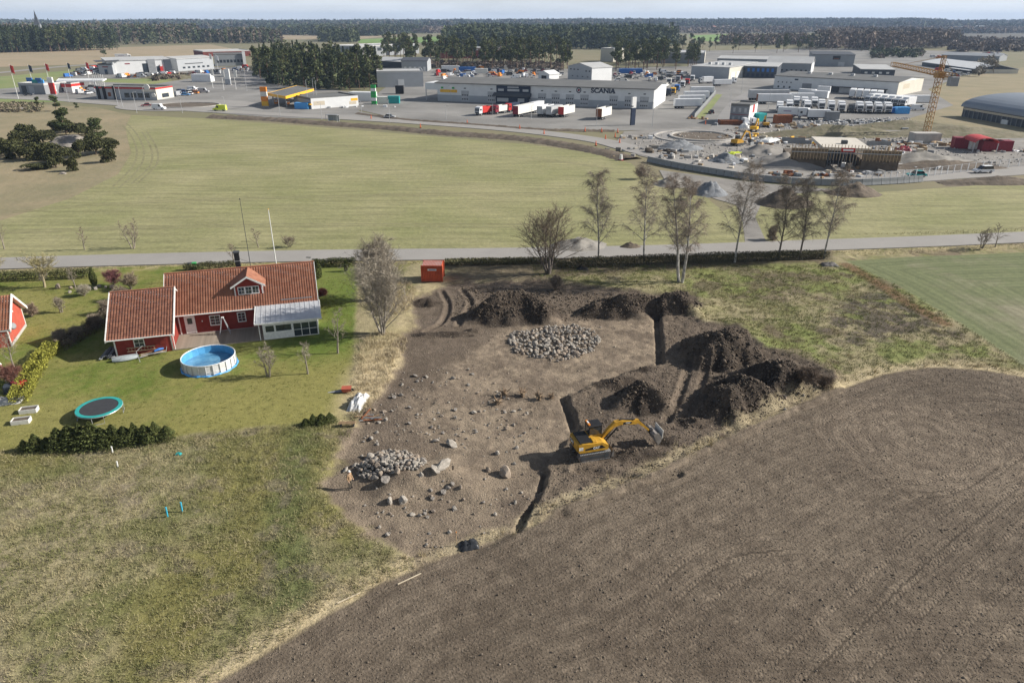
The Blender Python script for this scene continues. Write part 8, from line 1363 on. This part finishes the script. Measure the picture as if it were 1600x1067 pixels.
def tree_mass(name, lab, poly_px, n, hmin, hmax, w, cols, seed, world=None, zf=None, shape='cone', soup=22):
    """a far wood that reads as one mass"""
    P = [tuple(v[:2]) for v in GP(poly_px)] if world is None else world; xs = [q[0] for q in P]; ys = [q[1] for q in P]; g = np.random.default_rng(seed); x = g.uniform(min(xs), max(xs), n * 4); y = g.uniform(min(ys), max(ys), n * 4); k = sdf(x, y, P) > 0; x, y = x[k][:n], y[k][:n]; n = len(x); z = zf(x, y) if zf else np.zeros(n)
    h_ = g.uniform(hmin, hmax, n) * (.8 + .4 * fbm(x, y, 60, 2, seed)); r_ = w * g.uniform(.7, 1.3, n)
    c = np.array(cols); ci = c[np.minimum((fbm(x, y, 90, 3, seed + 5) * 1.5 * len(c) - .25 * len(c) + g.normal(0, .6, n)).clip(0, len(c) - 1).astype(int), len(c) - 1)] * g.uniform(.75, 1.3, n)[:, None]
    K = soup; t = g.uniform(.05, 1, (n, K)); az = g.uniform(0, 6.28, (n, K)); prof = (1 - t) ** .8 if shape == 'cone' else np.sqrt(np.clip(1 - (2 * t - 1.05) ** 2, .05, 1)); rr = r_[:, None] * prof * g.uniform(.3, 1.05, (n, K)); cx = np.stack([x[:, None] + np.cos(az) * rr, y[:, None] + np.sin(az) * rr, z[:, None] + h_[:, None] * (t if shape == 'cone' else .1 + .9 * t)], 2)
    s = (r_[:, None] * (.95 if shape == 'cone' else .75) * g.uniform(.6, 1.3, (n, K)))[..., None]; A_ = g.normal(size=(n, K, 3)); B2 = g.normal(size=(n, K, 3)); A_ /= np.linalg.norm(A_, axis=2, keepdims=True); B2 /= np.linalg.norm(B2, axis=2, keepdims=True)
    V = np.stack([cx - A_ * s * .5 - B2 * s * .25, cx + A_ * s * .5 - B2 * s * .25, cx + B2 * s * .7], 2).reshape(-1, 3); Fc = np.arange(len(V)).reshape(-1, 3); tc_ = np.repeat((ci[:, None, :] * g.uniform(.75, 1.3, (n, K, 1))).reshape(-1, 3), 3, 0)
    link(name, np_mesh(name, V, Fc, TINT, dict(tint=tc_.astype(np.float32))), label=lab, cat='forest', kind='stuff')
GRN = [(.055, .074, .036), (.064, .082, .038), (.078, .09, .042)]; MIX = [(.058, .075, .036), (.07, .082, .042), (.135, .11, .085), (.07, .084, .042)]; BRN = [(.15, .12, .095), (.13, .108, .088), (.17, .135, .11), (.085, .085, .058)]
tree_mass('forest', 'deep mixed forest behind the spruce edge on the left', [(-500, 76), (-60, 75), (150, 72), (300, 69), (318, 66), (310, 58), (150, 54), (-500, 58)], 3600, 20, 27, 4.2, MIX, 801)
tree_mass('forest', 'mixed brown and green wood behind the left halls', [(308, 68), (350, 67), (352, 60), (310, 60)], 260, 12, 18, 4, BRN + GRN, 802); tree_mass('forest', 'mixed wood right of the left forest clearing', [(352, 69), (440, 68), (440, 58), (380, 56), (352, 58)], 600, 14, 20, 4, MIX, 803); tree_mass('forest', 'dark conifer wood on the plain at centre left', [(438, 55), (520, 57), (590, 57), (665, 52), (640, 47), (500, 46), (440, 49)], 2600, 14, 20, 6, GRN + [(.08, .075, .05)], 804); tree_mass('forest', 'wood behind the factory roofs at centre left', [(500, 66), (560, 67), (560, 61), (500, 61)], 220, 14, 19, 4.5, GRN, 811)
tree_mass('forest', 'dark spruce wood rising behind the pine belt at the centre', [(696, 76), (960, 78), (1050, 74), (1060, 66), (960, 58), (760, 56), (690, 66)], 3200, 18, 26, 4.5, GRN, 805); tree_mass('forest', 'brown leafless wood behind the terminal on the right', [(1262, 80), (1380, 79), (1480, 76), (1500, 66), (1420, 58), (1290, 60)], 1700, 13, 20, 5, BRN, 806, shape='round'); tree_mass('forest', 'leafless alder belt beyond the pale halls', [(1120, 72), (1262, 72), (1262, 64), (1140, 66)], 420, 10, 15, 4, BRN, 807, shape='round'); tree_mass('forest', 'low dark scrub on the heath at the right edge', [(1480, 82), (1700, 80), (1700, 66), (1500, 66)], 700, 4, 9, 5, BRN, 808, shape='round')
tree_mass('scrub', 'young growth at the foot of the dense pine grove', [(398, 122), (420, 132), (470, 138), (530, 141), (592, 140), (600, 128), (480, 110), (400, 108)], 260, 3, 8, 2.2, GRN, 817)
tree_mass('scrub', 'dark scrub bushes below the brown wood', [(1360, 92), (1440, 90), (1445, 82), (1360, 82)], 120, 3, 6, 3, BRN + GRN, 812, shape='round'); tree_mass('scrub', 'leafless willow clump right of the white-roofed hall', [(1528, 120), (1552, 116), (1552, 104), (1530, 106)], 60, 6, 9, 3, [(.20, .18, .14)], 813, shape='round'); tree_mass('scrub', 'brown scrub between rocks along the upper left road', [(-60, 176), (60, 176), (70, 164), (-60, 163)], 420, .6, 1.8, 1.0, [(.24, .19, .14), (.19, .16, .11), (.16, .15, .09)], 814, shape='round'); tree_mass('scrub', 'brown undergrowth between the open belt pines', [(645, 107), (880, 111), (880, 98), (650, 97)], 300, .8, 2.5, 2.2, BRN, 815, shape='round'); tree_mass('scrub', 'dry bushes on the bank below the dealership', [(240, 127), (300, 124), (300, 118), (240, 120)], 50, 1, 2.5, 2, BRN, 816, shape='round')
# wooded hills along the horizon
def hill(x, y):
    a = x / np.maximum(y, 1); base = 12 + 6 * (fbm(a * 9, y * 0 + .5, 1, 3, 61) - .5) * 2 + 5 * smooth(-.1, .5, a) - 9 * smooth(.50, .60, a) * smooth(.74, .66, a) - 3 * smooth(.2, -.5, a)
    return base * smooth(2350, 3900, y + 500 * (fbm(a * 7, y * 0, 1, 2, 71) - .5)) + 9 * smooth(5200, 6400, y)
def hills():
    xs = np.linspace(-8400, 8400, 130); ys = np.linspace(2200, 8600, 60); X, Y = np.meshgrid(xs, ys); Z = hill(X.ravel(), Y.ravel()) - .5; V = np.stack([X.ravel(), Y.ravel(), Z], 1); n = 130; i = np.arange(n - 1); j = np.arange(59); I_, J_ = np.meshgrid(i, j); a = (J_ * n + I_).ravel(); defm('hill_ground', (.045, .052, .028), .95, scale=.004, col2=(.075, .07, .045)); link('hills', np_mesh('hills', V, np.stack([a, a + 1, a + n + 1, a + n], 1), M['hill_ground'], None, True), kind='structure')
hills()
tree_mass('forest', 'wooded hills closing the whole horizon', None, 26000, 13, 20, 12, [(.045, .06, .034), (.055, .07, .038), (.10, .088, .068), (.05, .064, .036)], 809, [(-3600, 2500), (3600, 2500), (5600, 4600), (-5600, 4600)], hill, soup=9); tree_mass('forest', 'light leafless woodland at the foot of the far ridge', None, 5000, 9, 14, 10, BRN, 810, [(-600, 2000), (2300, 2000), (2900, 2500), (-300, 2600)], hill, 'round', 10)
hw = MB().box(-6, 6, -4, 4, 0, 5).mesh('wall', 'wall_cream'); hr = MB().prism([(-4.5, 5), (4.5, 5), (0, 8.5)], -6.5, 6.5, 'x').mesh('roof', mat('far_tile', (.20, .09, .06), .8)); hr2 = MB().prism([(-4.5, 5), (4.5, 5), (0, 8.5)], -6.5, 6.5, 'x').mesh('roof', 'roof_light'); hwin = MB().box(-4, -2, -4.1, -4, 1.5, 3.5).box(1, 3, -4.1, -4, 1.5, 3.5).mesh('window', 'glass')
for k in range(70):
    px = r7.choice((r7.uniform(860, 1160), r7.uniform(900, 1120), r7.uniform(660, 900), r7.uniform(1200, 1580), r7.uniform(400, 640))); p = G(px, r7.uniform(47.5, 52.5)); t = thing('village_house', 'tiny pale house of the village below the far wooded ridge', 'house', p, r7.random() * 3, 'village below the ridge', r7.uniform(1.0, 1.9)); link('wall', hw, t); link('roof', hr if k % 3 else hr2, t); link('window', hwin, t)
d = G(64, 60) - Vector((0, 0, 0)); d = Vector((d.x, d.y)).normalized() * 1450; t = thing('church', 'dark pointed church spire rising above the left forest', 'church', (d.x, d.y, 0), .3); MB().box(-4, 4, -4, 4, 0, 27).part('tower', 'mid_grey', t); MB().add([(-4.2, -4.2, 27), (4.2, -4.2, 27), (4.2, 4.2, 27), (-4.2, 4.2, 27), (-2.2, -2.2, 33), (2.2, -2.2, 33), (2.2, 2.2, 33), (-2.2, 2.2, 33), (0, 0, 48)], [(0, 1, 5, 4), (1, 2, 6, 5), (2, 3, 7, 6), (3, 0, 4, 7), (4, 5, 8), (5, 6, 8), (6, 7, 8), (7, 4, 8)]).part('spire', 'roof_dark', t); MB().box(4, 26, -5, 5, 0, 12).part('nave', 'wall_cream', t)
# haze
hb = MB().box(-9200, 9200, -700, 9200, -3, 95).mesh('haze', []); hm = bpy.data.materials.new('haze'); hm.use_nodes = True; n_ = hm.node_tree.nodes; n_.remove(n_["Principled BSDF"]); pv = n_.new("ShaderNodeVolumePrincipled"); pv.inputs['Color'].default_value = (.52, .70, 1.0, 1); pv.inputs['Density'].default_value = 9.5e-5; pv.inputs['Anisotropy'].default_value = .1; hm.node_tree.links.new(pv.outputs[0], n_["Material Output"].inputs['Volume']); hb.materials.append(hm)
try: hm.cycles.homogeneous_volume = True
except Exception: pass
link('haze', hb, kind='stuff', label='pale haze over the distant plain and hills', cat='haze')
